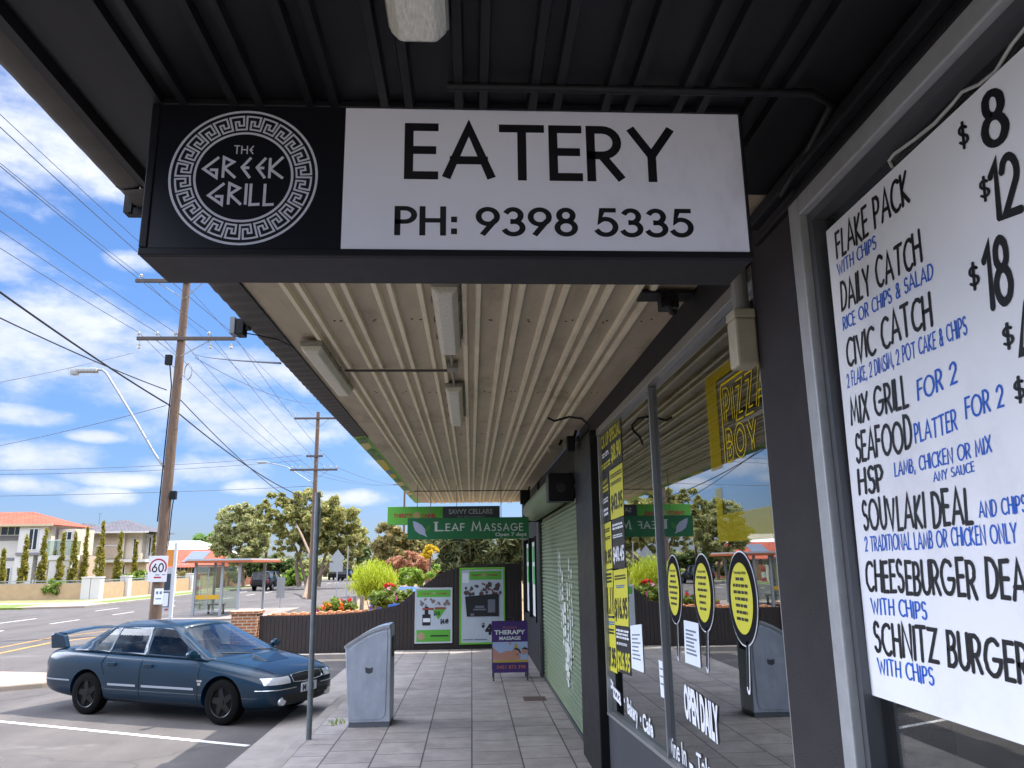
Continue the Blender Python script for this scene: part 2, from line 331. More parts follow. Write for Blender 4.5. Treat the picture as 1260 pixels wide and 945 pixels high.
def ribbon(pts, w, rnd=0, cap=0):
    P = [Vector(p) for p in pts]; Q = [P[0]]
    for p in P[1:]:
        if (p-Q[-1]).length > 1e-5: Q.append(p)
    P = Q; n = len(P)
    if n < 2: return []
    closed = (P[0]-P[-1]).length < 1e-4
    L_, R_ = [], []
    for i in range(n):
        a = (P[i]-P[i-1]) if i else ((P[0]-P[-2]) if closed else (P[1]-P[0]))
        b = (P[i+1]-P[i]) if i < n-1 else ((P[1]-P[0]) if closed else (P[i]-P[i-1]))
        a.normalize(); b.normalize(); na = Vector((-a.y, a.x)); nb = Vector((-b.y, b.x)); m = na+nb
        if m.length < .05: m = na
        m.normalize(); k = min(2.2, 1/max(.3, m.dot(nb)))
        L_.append(P[i]+m*w/2*k); R_.append(P[i]-m*w/2*k)
    if cap and not closed:
        for i, sgn in ((0, -1), (n-1, 1)):
            t = (P[1]-P[0]) if i == 0 else (P[-1]-P[-2]); t.normalize(); k = cap if min(abs(t.x), abs(t.y)) < .1 else cap*.6
            L_[i] = L_[i]+t*sgn*w*k; R_[i] = R_[i]+t*sgn*w*k
    if rnd and not closed:
        for i, sgn in ((0, -1), (n-1, 1)):
            t = (P[1]-P[0]) if i == 0 else (P[-1]-P[-2]); t.normalize(); L_[i] = L_[i]+t*sgn*w*.15; R_[i] = R_[i]+t*sgn*w*.15
    out = []
    for i in range(n-1): out.append([tuple(R_[i]), tuple(R_[i+1]), tuple(L_[i+1]), tuple(L_[i])])
    if rnd and not closed:
        for i in (0, n-1): out.append([(P[i].x+w/2*cos(2*pi*k/8), P[i].y+w/2*sin(2*pi*k/8)) for k in range(8)])
    return out
def stroke_text(txt, w=.12, track=.22, glyphs=GL, ws=1.0, space=.45, jit=0, rnd=0, slant=0, serif=0, cap=0):
    """polys with cap height 1, plus total width"""
    x = 0; out = []; rng = random.Random(hash(txt) % 1000 if False else len(txt)*7+ord(txt[0]))
    for ch in txt:
        if ch == ' ': x += space; continue
        g = glyphs.get(ch) or GL.get(ch)
        if not g: x += space; continue
        gw, st = g; dy = rng.uniform(-jit, jit); sc = 1+rng.uniform(-jit, jit); sl = slant+rng.uniform(-jit, jit)
        for l in st:
            l2 = [(x+(a*ws)+sl*b, dy+b*sc) for a, b in l]
            if jit: l2 = [(a+rng.uniform(-jit, jit)*.25, b+rng.uniform(-jit, jit)*.25) for a, b in l2]
            out += ribbon(l2, w, rnd, cap)
            if serif:
                for q in (l2[0], l2[-1]):
                    out.append([(q[0]-serif, q[1]-w*.25), (q[0]+serif, q[1]-w*.25), (q[0]+serif, q[1]+w*.25), (q[0]-serif, q[1]+w*.25)])
        x += gw*ws+track
    return out, x-track
_fc = {}
def font_text(txt, bold=0, track=1.0):
    key = (txt, bold, track)
    if key in _fc: return _fc[key]
    cu = bpy.data.curves.new('t', 'FONT'); cu.body = txt; cu.size = 1; cu.offset = bold; cu.space_character = track; cu.resolution_u = 3
    o = bpy.data.objects.new('t', cu); COL.objects.link(o); dg = bpy.context.evaluated_depsgraph_get()
    me = bpy.data.meshes.new_from_object(o.evaluated_get(dg)); vs = [(v.co.x, v.co.y) for v in me.vertices]
    polys = [[vs[i] for i in p.vertices] for p in me.polygons]
    bpy.data.objects.remove(o); bpy.data.curves.remove(cu); bpy.data.meshes.remove(me)
    x0 = min(v[0] for v in vs); x1 = max(v[0] for v in vs); cap = .73
    polys = [[((a-x0)/cap, b/cap) for a, b in p] for p in polys]
    _fc[key] = (polys, (x1-x0)/cap); return _fc[key]
def put(b, tp, O, u, v, x0, y0, h, width=None, off=.003, center=False, x1=None):
    """place text polys with baseline start (x0,y0), cap height h, optional forced width, on plane O,u,v"""
    polys, w = tp; sx = h if width is None else width/w
    if center: x0 = x0-w*sx/2
    b.flat([[(x0+a*sx, y0+c*h) for a, c in p] for p in polys], O, u, v, off)
def circle(cx, cy, r, n=32, ry=None): return [(cx+r*cos(2*pi*k/n), cy+(ry or r)*sin(2*pi*k/n)) for k in range(n)]
# ================================================================== GROUND
RZ = -.14
XK = -2.3   # kerb face
def sheet(x0, x1, y0, y1, z, nx=1, ny=1):
    b = B(); vs = [(x0+(x1-x0)*i/nx, y0+(y1-y0)*j/ny, z) for j in range(ny+1) for i in range(nx+1)]
    b.add(vs, [(j*(nx+1)+i, j*(nx+1)+i+1, (j+1)*(nx+1)+i+1, (j+1)*(nx+1)+i) for j in range(ny) for i in range(nx)]); return b
def asphalt():
    m = mat('asphalt', '#55504d', .85, noise=.22, scale=1.3, bump=.6, bscale=140)
    nt = m.node_tree; N = nt.nodes; L = nt.links; b = N['Principled BSDF']
    src = b.inputs['Base Color'].links[0].from_socket
    tc = [n for n in N if n.type == 'TEX_COORD'][0]
    sp = N.new('ShaderNodeTexNoise'); sp.inputs['Scale'].default_value = 55; sp.inputs['Detail'].default_value = 4; sp.inputs['Roughness'].default_value = .8
    L.new(tc.outputs['Object'], sp.inputs['Vector'])
    mp = N.new('ShaderNodeMapping'); mp.inputs['Scale'].default_value = (1.2, .12, 1); L.new(tc.outputs['Object'], mp.inputs[0])
    st = N.new('ShaderNodeTexNoise'); st.inputs['Scale'].default_value = 1.1; st.inputs['Detail'].default_value = 5; L.new(mp.outputs[0], st.inputs['Vector'])
    ad = N.new('ShaderNodeMath'); ad.operation = 'ADD'; L.new(sp.outputs[0], ad.inputs[0]); L.new(st.outputs[0], ad.inputs[1])
    mr = N.new('ShaderNodeMapRange'); L.new(ad.outputs[0], mr.inputs[0]); mr.inputs[1].default_value = .65; mr.inputs[2].default_value = 1.35; mr.inputs[3].default_value = .68; mr.inputs[4].default_value = 1.26
    mx = N.new('ShaderNodeMix'); mx.data_type = 'RGBA'; mx.blend_type = 'MULTIPLY'; mx.inputs[0].default_value = 1
    L.new(src, mx.inputs[6]); L.new(mr.outputs[0], mx.inputs[7])
    # tar-sealed cracks
    wv = N.new('ShaderNodeTexNoise'); wv.inputs['Scale'].default_value = .6; wv.inputs['Detail'].default_value = 5; L.new(tc.outputs['Object'], wv.inputs['Vector'])
    va = N.new('ShaderNodeVectorMath'); va.operation = 'MULTIPLY_ADD'; va.inputs[1].default_value = (1.8, 1.8, 0); L.new(wv.outputs['Color'], va.inputs[0]); L.new(tc.outputs['Object'], va.inputs[2])
    vo = N.new('ShaderNodeTexVoronoi'); vo.feature = 'DISTANCE_TO_EDGE'; vo.inputs['Scale'].default_value = .22; L.new(va.outputs[0], vo.inputs['Vector'])
    cr = N.new('ShaderNodeMapRange'); L.new(vo.outputs['Distance'], cr.inputs[0]); cr.inputs[1].default_value = .001; cr.inputs[2].default_value = .006; cr.inputs[3].default_value = .72; cr.inputs[4].default_value = 1
    m2 = N.new('ShaderNodeMix'); m2.data_type = 'RGBA'; m2.blend_type = 'MULTIPLY'; m2.inputs[0].default_value = 1
    L.new(mx.outputs[2], m2.inputs[6]); L.new(cr.outputs[0], m2.inputs[7]); L.new(m2.outputs[2], b.inputs['Base Color']); return m
ASPH = asphalt()
structure('ground', sheet(-900, 900, -300, 1500, RZ-.03), mat('dry_ground', '#6f6a48', .95, noise=.4, scale=.05))
structure('road', sheet(-200, XK-.6, -20, 420, RZ, 40, 60), ASPH)
GRASS = mat('verge_grass', '#66782a', .95, noise=.45, scale=3, bump=1, bscale=30)
CONC = mat('concrete', '#968e86', .85, noise=.22, scale=2.2, bump=.4, bscale=90)
CONCW = mat('warm_concrete', '#97897a', .85, noise=.2, scale=1.5, bump=.4, bscale=60)
PAVE = grid_mat('paver', '#a49b94', '#938a83', .6, .575, .009, '#4c4744', axes='YX', rough=.7, offset=.37, contrast=.3, bump=.5)
dirt(PAVE, '#3a3634', 2.6, .035, .055, .55, vor=True); dirt(PAVE, '#5d544c', .9, .54, .72, .45)
dirt(ASPH, '#2e2b29', .55, .60, .74, .4, (1, .5, 1)); dirt(ASPH, '#8f8a84', .35, .58, .7, .25, (.6, 1.4, 1))
structure('footpath', B().box(-2.12, 1.5, -8, 21.3, -.5, 0), PAVE)
structure('kerb', B().box(XK, -2.121, -8, 21.0, -.5, -.004), CONC, bevel=.02)
structure('gutter', B().box(XK-.62, XK-.001, -8, 21.3, -.5, RZ+.012), CONC)
structure('side_footpath', B().box(-5.6, -2.121, 21.001, 21.3, -.5, -.03), CONC)
# traffic island nose on the left
isl = [(-8.65, 17.0), (-8.4, 17.3), (-8.55, 17.9), (-9.2, 18.5), (-10.5, 18.9), (-13, 19.0), (-16, 18.9), (-16, 16.3), (-13, 16.1), (-10.5, 16.3), (-9.3, 16.6)]
structure('kerb_island', B().prism(isl, 'Z', -.4, -.03), CONCW, bevel=.03)
WHITE = mat('road_paint', '#d8d5cf', .8, noise=.22, scale=9)
YEL = mat('yellow_paint', '#b98a3e', .8, noise=.25, scale=5)
def line(p, q, w, z=RZ+.005):
    p, q = Vector(p), Vector(q); d = (q-p).normalized(); n = Vector((-d.y, d.x))*w/2
    return [(*(p-n), z), (*(q-n), z), (*(q+n), z), (*(p+n), z)]
b = B()
for dy in (0, -3.5, -7, -10.5): b.add(line((-7.6, 13.54+dy), (-2.98, 11.28+dy), .1), [(0, 1, 2, 3)])
structure('bay_marking', b, WHITE)
b = B()
P = [atZ(x, y, RZ) for x, y in ((-60, 816), (0, 804), (62, 791), (170, 778))]
for i in range(3): b.add(line(P[i].xy, P[i+1].xy, .14), [(0, 1, 2, 3)])
P = [atZ(x, y, RZ) for x, y in ((-60, 806), (0, 797), (62, 785), (170, 772))]
for i in range(3): b.add(line(P[i].xy, P[i+1].xy, .10), [(0, 1, 2, 3)])
structure('edge_marking', b, YEL)
b = B()
for y in range(24, 150, 6): b.add(line((-18.3, y), (-18.3, y+2.6), .12), [(0, 1, 2, 3)])
for y in range(28, 150, 9): b.add(line((-21.0, y), (-21.0, y+3), .12), [(0, 1, 2, 3)])
structure('lane_marking', b, WHITE)
# far side of the road: verge, path, side street corner
structure('far_kerb', B().box(-23.75, -23.4, 50, 260, -.4, -.02), CONC)
structure('far_verge', B().box(-25.6, -23.751, 50, 260, -.4, -.035), GRASS)
structure('far_footpath', B().box(-27.2, -25.601, 50, 260, -.4, -.03), CONCW)
structure('corner_verge', B().box(-90, -26.6, 49.0, 53.2, -.4, -.036), GRASS)
structure('corner_footpath', B().box(-90, -27.201, 53.201, 55.5, -.4, -.031), CONCW)
structure('crossing_apron', B().prism([(-27.2, 49), (-23.4, 49.8), (-23.751, 54), (-27.2, 55)], 'Z', -.4, -.026), CONCW)
structure('lawn', B().box(-120, -27.201, 55.501, 260, -.4, -.05), mat('house_lawn', '#7c7a4c', .95, noise=.4, scale=1.5))
# near side beyond the fence: shelter footpath and garden lot
structure('shelter_footpath', B().box(-14.2, -9.4, 36.2, 44.5, -.4, -.05), mat('grey_concrete', '#857c74', .85, noise=.2, scale=2), bevel=.03)
structure('garden_bed', B().box(-7.2, 8, 21.6, 90, -.4, .02), mat('garden_soil', '#8a7454', .95, noise=.4, scale=2))
# ================================================================== SHOP BUILDINGS
BLK = mat('black_paint', '#232225', .6, spec=.2, noise=.3, scale=5, bump=.25, bscale=70)
BLK2 = mat('black_trim', '#121214', .45, spec=.25, noise=.2, scale=8)
CHAR = mat('charcoal_render', '#3d3a3b', .8, spec=.2, noise=.22, scale=2.5, bump=.7, bscale=120)
ALU = mat('aluminium', '#a7a6a3', .42, .75, noise=.15, scale=30)
GREYAL = mat('grey_aluminium', '#a6a7a7', .5, .2, noise=.12, scale=20)
XW = 1.38
t = thing('takeaway_shop', 'black painted takeaway shopfront with charcoal rendered pillar and high bulkhead', 'shop', (XW, 3, 0))
part(t, 'pillar', B().box(XW, XW+.4, 2.97, 3.53, 0, 3.8), CHAR, bevel=.012)
part(t, 'end_pillar', B().box(XW-.075, XW+.35, 8.42, 9.72, 0, 3.62), BLK2, label='glossy black end pillar by the shutter', bevel=.012)
part(t, 'bulkhead', B().box(XW+.004, XW+.4, -4, 9.72, 3.62, 4.0), BLK)
part(t, 'cornice', B().box(XW-.05, XW+.0035, -4, 3.4, 3.74, 3.80).box(XW-.03, XW+.0035, -4, 3.4, 3.66, 3.69), BLK, bevel=.008)
# splayed stall riser below the decal window
zr = lambda y: .72+(8.45-y)*.055
part(t, 'stall_riser', B().prism([(3.53, 0), (8.42, 0), (8.42, .67), (3.53, .91)], 'X', XW+.02, XW+.3), mat('riser_paint', '#3a3b40', .6, noise=.2, scale=4))
part(t, 'menu_riser', B().box(XW+.02, XW+.3, -4, 2.97, 0, 1.40), BLK)
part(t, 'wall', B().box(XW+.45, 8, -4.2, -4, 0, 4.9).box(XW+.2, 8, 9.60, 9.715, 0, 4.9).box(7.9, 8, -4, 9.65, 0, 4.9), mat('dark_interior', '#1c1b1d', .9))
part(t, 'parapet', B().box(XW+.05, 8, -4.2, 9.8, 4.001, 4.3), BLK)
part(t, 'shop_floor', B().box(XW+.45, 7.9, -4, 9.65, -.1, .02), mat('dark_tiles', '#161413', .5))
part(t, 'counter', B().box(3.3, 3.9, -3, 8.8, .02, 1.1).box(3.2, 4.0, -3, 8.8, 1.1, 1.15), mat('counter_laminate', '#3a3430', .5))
dirt(CHAR, '#57524f', 1.3, .55, .75, .5, (1, 1, .4)); dirt(BLK, '#3c393a', 2.0, .58, .75, .5, (1, 1, .4))
# menu window ----------------------------------------------------------------
t = thing('shopfront_glazing', 'aluminium framed shop window holding the handwritten white menu board', 'shop window', (XW, 2, 1.4))
part(t, 'frame', B().box(XW-.035, XW+.05, 2.875, 2.969, 1.40, 3.655).box(XW-.035, XW+.05, -4, 2.8749, 3.575, 3.655).box(XW-.03, XW+.05, -4, 2.8749, 1.40, 1.47), GREYAL, bevel=.006)
part(t, 'inner_bead', B().box(XW+.0, XW+.06, 2.835, 2.8745, 1.471, 3.574).box(XW+.0, XW+.06, -4, 2.8349, 3.535, 3.574), mat('dark_bead', '#55575a', .5, .3))
part(t, 'pane', B().box(XW+.052, XW+.058, -4, 2.86, 1.45, 3.56), glass('menu_glass', (.93, .95, .94), 3.2, .04))
# decal window ----------------------------------------------------------------
t = thing('shopfront_glazing', 'tall shop window covered in yellow price panels and paddle shaped decals', 'shop window', (XW, 6, .7))
DW = t
GX = XW+.055
part(t, 'frame', B().box(XW+.0, XW+.07, 3.531, 8.41, 3.545, 3.6195).box(XW+.01, XW+.07, 8.38, 8.418, .68, 3.544).box(XW+.01, XW+.07, 3.532, 3.556, .92, 3.544), ALU, bevel=.004)
part(t, 'sill', B().prism([(3.557, .912), (8.379, .672), (8.379, .70), (3.557, .94)], 'X', XW+.0, XW+.08), ALU, bevel=.004)
part(t, 'mullion', B().box(XW+.02, XW+.075, 5.920, 5.938, .80, 3.544), mat('mullion_grey', '#8a8b8d', .4, .4), bevel=.006)
DGL = glass('decal_glass', (.6, .64, .62), 2.75, .04)
part(t, 'pane', B().box(GX, GX+.006, 5.946, 8.379, .69, 3.544), DGL)
part(t, 'pane', B().box(GX+.0, GX+.006, 3.557, 5.911, .78, 3.544), DGL)
# decals on the outside of the glass
YD = mat('yellow_vinyl', '#cfc936', .5); BD = mat('black_vinyl', '#17171a', .45); WD = mat('white_vinyl', '#e8eaee', .5); BLD = mat('blue_vinyl', '#2c63b8', .5)
GO = Vector((GX-.003, 0, 0)); GU = Vector((0, -1, 0)); GV = Vector((0, 0, 1))
def gp(px, py): p = atX(px, py, GX); return (-p.y, p.z)
def gquad(pts): return [gp(*p) for p in pts]
def on_glass(name, polys, m, off=0.0, par=None, label=None):
    b = B().flat(polys, GO, GU, GV, off); return part(par or DW, name, b, m, label=label, top=DW, fix=False)
def gtext(b, tp, p0, p1, hpx, off=.003):
    """text between two photo baseline points on the glass; hpx = cap height in photo pixels at the start"""
    a, c = Vector(gp(*p0)), Vector(gp(*p1)); h = Vector(gp(p0[0], p0[1]-hpx))-a
    polys, w = tp; u = (c-a)/w
    b.flat([[tuple(a+u*x+Vector((0, h.y))*y) for x, y in p] for p in polys], GO, GU, GV, off)
def panel(quad, m, texts, seed=0):
    """price panel: quad in photo px (tl, tr, br, bl); texts: (v0, v1, txt or None for small-print bars, colour, u0, u1)"""
    q = [Vector(gp(*p)) for p in quad]
    pt = on_glass('price_panel', [[tuple(p) for p in (q[3], q[2], q[1], q[0])]], m)
    rng = random.Random(seed)
    def Q(u, v): return q[0].lerp(q[1], u).lerp(q[3].lerp(q[2], u), v)
    by = {}
    for v0, v1, txt, mm, u0, u1 in texts:
        b = by.setdefault(mm.name, (mm, B()))[1]
        if txt is None:
            n = max(2, int((v1-v0)/.07)); 
            for i in range(n):
                a = v0+(v1-v0)*i/n; c = a+(v1-v0)/n*.62; uu = u0
                while uu < u1-.03:
                    wl = rng.uniform(.05, .16); e = min(u1, uu+wl)
                    b.flat([[tuple(Q(uu, c)), tuple(Q(e, c)), tuple(Q(e, a)), tuple(Q(uu, a))]], GO, GU, GV, .003); uu = e+.03
        else:
            polys, w = font_text(txt, .03)
            b.flat([[tuple(Q(u0+(u1-u0)*x/w, v1+(v0-v1)*y)) for x, y in p] for p in polys], GO, GU, GV, .003)
    for mm, b in by.values(): part(pt, 'lettering', b, mm, top=DW, fix=False)
panel([(737, 538), (764, 512), (766, 566), (740, 588)], BD, [(.05, .36, 'PICK UP SPECIAL', YD, .02, .98), (.46, .84, '$8.90', YD, .55, .97), (.5, .62, None, WD, .03, .45), (.74, .9, None, YD, .03, .5)], 1)
panel([(738, 590), (749, 580), (751, 640), (739, 646)], BD, [(.12, .2, None, YD, .1, .9), (.24, .4, None, YD, .05, .95), (.5, .62, None, WD, .1, .9), (.72, .9, None, WD, .1, .9)], 2)
panel([(750, 580), (766, 569), (768, 634), (752, 640)], YD, [(.1, .2, None, BD, .08, .95), (.26, .34, None, BD, .08, .9), (.5, .82, '$43.95', BD, .08, .95)], 3)
panel([(739, 648), (752, 641), (754, 699), (741, 702)], YD, [(.12, .22, None, BD, .1, .9), (.3, .38, None, BD, .1, .9), (.58, .88, '$29.95', BD, .05, .95)], 4)
panel([(753, 640), (768, 635), (770, 698), (755, 700)], BD, [(.1, .24, None, WD, .08, .92), (.32, .4, None, WD, .08, .9), (.55, .85, '$40.45', WD, .05, .95)], 5)
panel([(741, 704), (754, 701), (756, 758), (743, 757)], YD, [(.06, .3, None, BD, .1, .9), (.36, .94, '$21.11', BD, .05, .95)], 6)
panel([(755, 702), (772, 699), (774, 771), (757, 769)], YD, [(.1, .2, None, BD, .1, .9), (.28, .34, None, BLD, .2, .8), (.5, .86, '$16.95', BD, .05, .95)], 7)
panel([(743, 760), (757, 761), (760, 829), (746, 822)], YD, [(.06, .14, None, BLD, .05, .95), (.2, .32, None, BD, .05, .9), (.54, .9, '$27.95', BD, .05, .95)], 8)
panel([(758, 769), (775, 772), (777, 832), (760, 826)], BD, [(.08, .3, None, WD, .05, .95), (.36, .42, None, WD, .05, .8), (.54, .92, '$26.95', YD, .05, .98)], 9)
b = B()
gtext(b, font_text('Pizza', .03), (752, 853), (765, 868), 19); gtext(b, font_text('Bakery', .03), (773, 877), (786, 891), 19.5)
gtext(b, font_text('Cafe', .03), (792, 897), (805, 908), 20)
for q in ((769, 862), (789, 885)): b.flat([circle(*gp(*q), .022, 10)], GO, GU, GV, .003)
gtext(b, font_text('OPEN DAILY', .05), (844, 880), (887, 915), 38)
gtext(b, font_text('Dine In', .01), (824, 928), (846, 943), 25); gtext(b, font_text('Tak', .01), (859, 951), (876, 963), 26)
q = gp(852, 944); b.rect(GO, GU, GV, q[0]-.05, q[1]-.09, q[0]+.04, q[1]+.02, .003)
part(DW, 'lettering', b, WD, fix=False)
# pizza paddle decals
for (cx, cy, rx, ry, hx, hy, lines) in ((830, 725, 7.6, 37, 835, 808, 7), (866, 729, 10.8, 42, 871, 822, 7), (914, 736, 15.5, 51, 922, 847, 8)):
    c = Vector(gp(cx, cy)); rr = Vector((abs(gp(cx+rx, cy)[0]-gp(cx-rx, cy)[0])/2, abs(gp(cx, cy-ry)[1]-gp(cx, cy+ry)[1])/2)); tilt = -.06
    rot = lambda p: (c.x+p[0]-tilt*p[1]*.5, c.y+p[1])
    ring = lambda k: [rot(p) for p in circle(0, 0, rr.x*k, 36, rr.y*k)]
    e = Vector(gp(hx, hy)); w = rr.x*.125; top = c.y-rr.y*1.0
    def handle(k, drop): return [(c.x+.03-w*k, top), (e.x-w*k, e.y+drop)]+[(e.x+w*k*cos(radians(q)), e.y+drop+w*k*1.3*sin(radians(q))) for q in range(210, 331, 30)]+[(e.x+w*k, e.y+drop), (c.x+.03+w*k, top)]
    o = on_glass('paddle_decal', [handle(1, 0), ring(1.15)], WD, 0)
    b = B().flat([handle(.68, .012), ring(1.115)], GO, GU, GV, .0025); part(o, 'black_ground', b, film('black_film', '#141417', .86), top=DW, fix=False)
    b = B().flat([ring(.86)], GO, GU, GV, .005); part(o, 'yellow_disc', b, YD, top=DW, fix=False)
    b = B(); rg = random.Random(cx)
    for i in range(lines):
        y = c.y+rr.y*(.62-i*1.28/lines); hw = rr.x*.78*sqrt(max(.1, 1-((y-c.y)/rr.y/.9)**2)); xc = c.x-tilt*(y-c.y)*.5; hh = rr.y*.075
        if i == 0:
            put(b, font_text({830: 'Monday Night', 866: 'Tuesday Night', 914: 'Thursday Night'}[cx], .02), GO, GU, GV, xc, y-hh/2, hh, hw*1.7, .0065, center=True); continue
        lw_ = hw*rg.uniform(1.0, 1.75); u = -lw_/2
        while u < lw_/2-.01:
            e2 = min(lw_/2, u+rg.uniform(.12, .34)*rr.x); b.rect(GO, GU, GV, xc+u, y-hh/2, xc+e2, y+hh/2, .0065); u = e2+.05*rr.x
    part(o, 'lettering', b, BD, top=DW, fix=False)
    ey = B().flat([circle(e.x, e.y, w*.3, 10)], GO, GU, GV, .006); part(o, 'hanging_hole', ey, WD, top=DW, fix=False)
# big yellow frame decal with outlined words
GO2 = Vector((GX-.0028, 0, 0))
b = B()
def gpoly(pts, off=0): b.flat([[gp(*p) for p in pts]], GO2, GU, GV, off)
gpoly([(868, 668-98), (882, 586), (897, 455), (868, 480)]) if False else None
yl = gp(868, 470); xr_ = -3.575; hz = gp(882, 578)[1]
b.rect(GO2, GU, GV, yl[0], hz, yl[0]+.20, yl[1]+.02); b.rect(GO2, GU, GV, yl[0]+.201, yl[1]-.045, xr_, yl[1]+.02)
m = film('yellow_film', '#9c8612', .58)
o = part(DW, 'yellow_frame_decal', b, m, fix=False)
b = B(); l0, l1 = gp(880, 602), gp(893, 667); l2 = gp(893, 633)
b.rect(GO2, GU, GV, l0[0], l1[1], l1[0], l0[1]).rect(GO2, GU, GV, l1[0]+.001, l1[1], xr_, l2[1])
part(o, 'pale_corner', b, film('pale_yellow_film', '#bfae2c', .42), top=DW, fix=False)
b = B(); i0 = gp(884, 560)
b.flat(ribbon([(xr_, yl[1]-.09), (yl[0]+.29, yl[1]-.09), (yl[0]+.27, yl[1]-.12), (yl[0]+.27, hz+.02)], .014), GO2, GU, GV)
def outline_text(txt, x0, y0, h, ws):
    polys = []
    for ch in txt:
        gw, st = GL[ch]
        for l in st:
            for sgn in (-1, 1):
                pl = ribbon([(x0+a*h*ws, y0+c*h) for a, c in l], .034)
                if len(pl) == 0: continue
                side = [q[0] for q in pl]+[pl[-1][1]] if sgn < 0 else [q[3] for q in pl]+[pl[-1][2]]
                polys += ribbon(side, .009)
        x0 += gw*h*ws+.06
    return polys
zA, zC, zD, zE = gp(890, 480)[1], gp(888, 524)[1], gp(890, 533)[1], gp(890, 568)[1]
b.flat(outline_text('PIZZA', yl[0]+.33, zC, (zA-zC)*.92, .8), GO2, GU, GV); b.flat(outline_text('BOY', yl[0]+.33, zE, (zD-zE)*.95, .95), GO2, GU, GV)
part(o, 'lettering', b, film('yellow_line_film', '#c4ab1e', .85), top=DW, fix=False)
# notices taped on the glass
PAPER = mat('white_paper', '#dfe5ec', .8); INK = mat('grey_ink', '#6d7480', .8); GRN = mat('green_card', '#2f9a48', .6)
def notice(quad, m, label, ink, name='paper_notice', rows=7):
    q = [Vector(gp(*p)) for p in quad]; q = [q[3], q[2], q[1], q[0]]
    ctr = sum(q, Vector((0, 0)))/4; org = (GX-.003, -ctr.x, ctr.y)
    t = thing(name, label, 'notice', org)
    part(t, 'sheet', B().prism([(-p.x, p.y) for p in q], 'X', GX-.0045, GX-.0025), m)
    if ink:
        b = B()
        for i in range(rows):
            v = .22+.62*i/rows
            a = q[0].lerp(q[3], 1-v); c = q[1].lerp(q[2], 1-v); r = random.Random(i).uniform(.6, .86)
            b.flat(ribbon([tuple(a.lerp(c, .12)), tuple(a.lerp(c, r))], .012), Vector((GX-.0052, 0, 0)), GU, GV)
        part(t, 'print', b, ink, fix=False)
notice([(776, 770), (790, 768), (793, 828), (778, 822)], PAPER, 'white printed notice taped on the window beside the bottom price panels', INK)
notice([(842, 763), (860, 767), (863, 822), (844, 815)], PAPER, 'white printed notice taped on the glass above OPEN DAILY', INK)
notice([(811, 812), (818, 815), (822, 861), (814, 857)], PAPER, 'narrow white paper strip stuck on the window mullion', INK, rows=3)
# menu board ---------------------------------------------------------------------
MX = XW+.030
MO = Vector((MX, 0, 0))
def mp(px, py): p = atX(px, py, MX); return Vector((-p.y, p.z))
TL, BL = mp(1016, 285), mp(1072, 855)
c0 = mp(1044, 570)
card_x0 = -(2.735); card_z0, card_z1 = mp(1072, 857).y, mp(1018, 284).y
t = thing('menu_board', 'white menu board with handwritten black dishes and blue sides hung in the aluminium window', 'menu board', (MX, 1, card_z0)); MB_ = t
cz = [Vector(mp(1016, 285)), Vector(mp(1072, 855))]
part(t, 'card', B().prism([(-cz[0].x, cz[0].y), (-cz[1].x, cz[1].y), (-1.2, cz[1].y), (-1.2, cz[0].y)], 'X', MX+.001, MX+.009), dirt(mat('card', '#f6f6f8', .5, noise=.03, scale=1.5), '#cfcdd0', 1.1, .5, .75, .5))
INKK = mat('black_marker', '#0e0e12', .45); INKB = mat('blue_marker', '#1b5fc6', .45)
def C5(x, y): return (940+x/1.969, y/1.969)
def C6(x, y): return (980+x/1.95, 460+y/1.95)
def hand(txt, p0, p1, hpx, m, w=.118, ws=.62, jit=.045):
    a, c = mp(*p0), mp(*p1); h = mp(p0[0], p0[1]-hpx*.88).y-a.y
    polys, wd = stroke_text(txt, w*1.18 if m.name == 'black_marker' and hpx > 30 else w, .16, ws=ws, space=.34, jit=jit, rnd=1)
    u = (c-a)/wd; b = B()
    b.flat([[tuple(a+u*x+Vector((.08*h*y, h*y))) for x, y in p] for p in polys], MO, GU, GV, .0006)
    part(MB_, 'lettering', b, m, fix=False)
K5, K6 = 1/1.969, 1/1.95
for txt, p0, p1, h, m in (('FLAKE PACK', (178, 626), (352, 490), 74, INKK), ('WITH CHIPS', (180, 668), (272, 602), 34, INKB), ('DAILY CATCH', (190, 753), (382, 632), 74, INKK),
        ('RICE OR CHIPS & SALAD', (193, 800), (410, 672), 36, INKB), ('CIVIC CATCH', (203, 888), (407, 785), 74, INKK), ('2 FLAKE, 2 DIMSIM, 2 POT CAKE & CHIPS', (203, 938), (492, 808), 38, INKB)):
    hand(txt, C5(*p0), C5(*p1), h*K5, m)
for txt, p0, p1, h, m in (('MIX GRILL', (133, 122), (268, 76), 72, INKK), ('FOR 2', (293, 64), (385, 18), 54, INKB), ('SEAFOOD', (145, 212), (278, 178), 76, INKK), ('PLATTER', (286, 166), (385, 132), 50, INKB),
        ('FOR 2', (408, 108), (497, 75), 56, INKB), ('HSP', (152, 290), (210, 280), 66, INKK), ('LAMB, CHICKEN OR MIX', (237, 247), (468, 188), 36, INKB), ('ANY SAUCE', (330, 259), (427, 234), 25, INKB),
        ('SOUVLAKI DEAL', (163, 375), (422, 358), 76, INKK), ('AND CHIPS', (440, 345), (552, 330), 42, INKB), ('2 TRADITIONAL LAMB OR CHICKEN ONLY', (166, 426), (530, 404), 38, INKB),
        ('CHEESEBURGER DEAL', (170, 518), (585, 546), 76, INKK), ('WITH CHIPS', (182, 574), (313, 590), 40, INKB), ('SCHNITZ BURGER', (190, 664), (560, 742), 78, INKK), ('WITH CHIPS', (198, 718), (330, 748), 40, INKB)):
    hand(txt, C6(*p0), C6(*p1), h*K6, m)
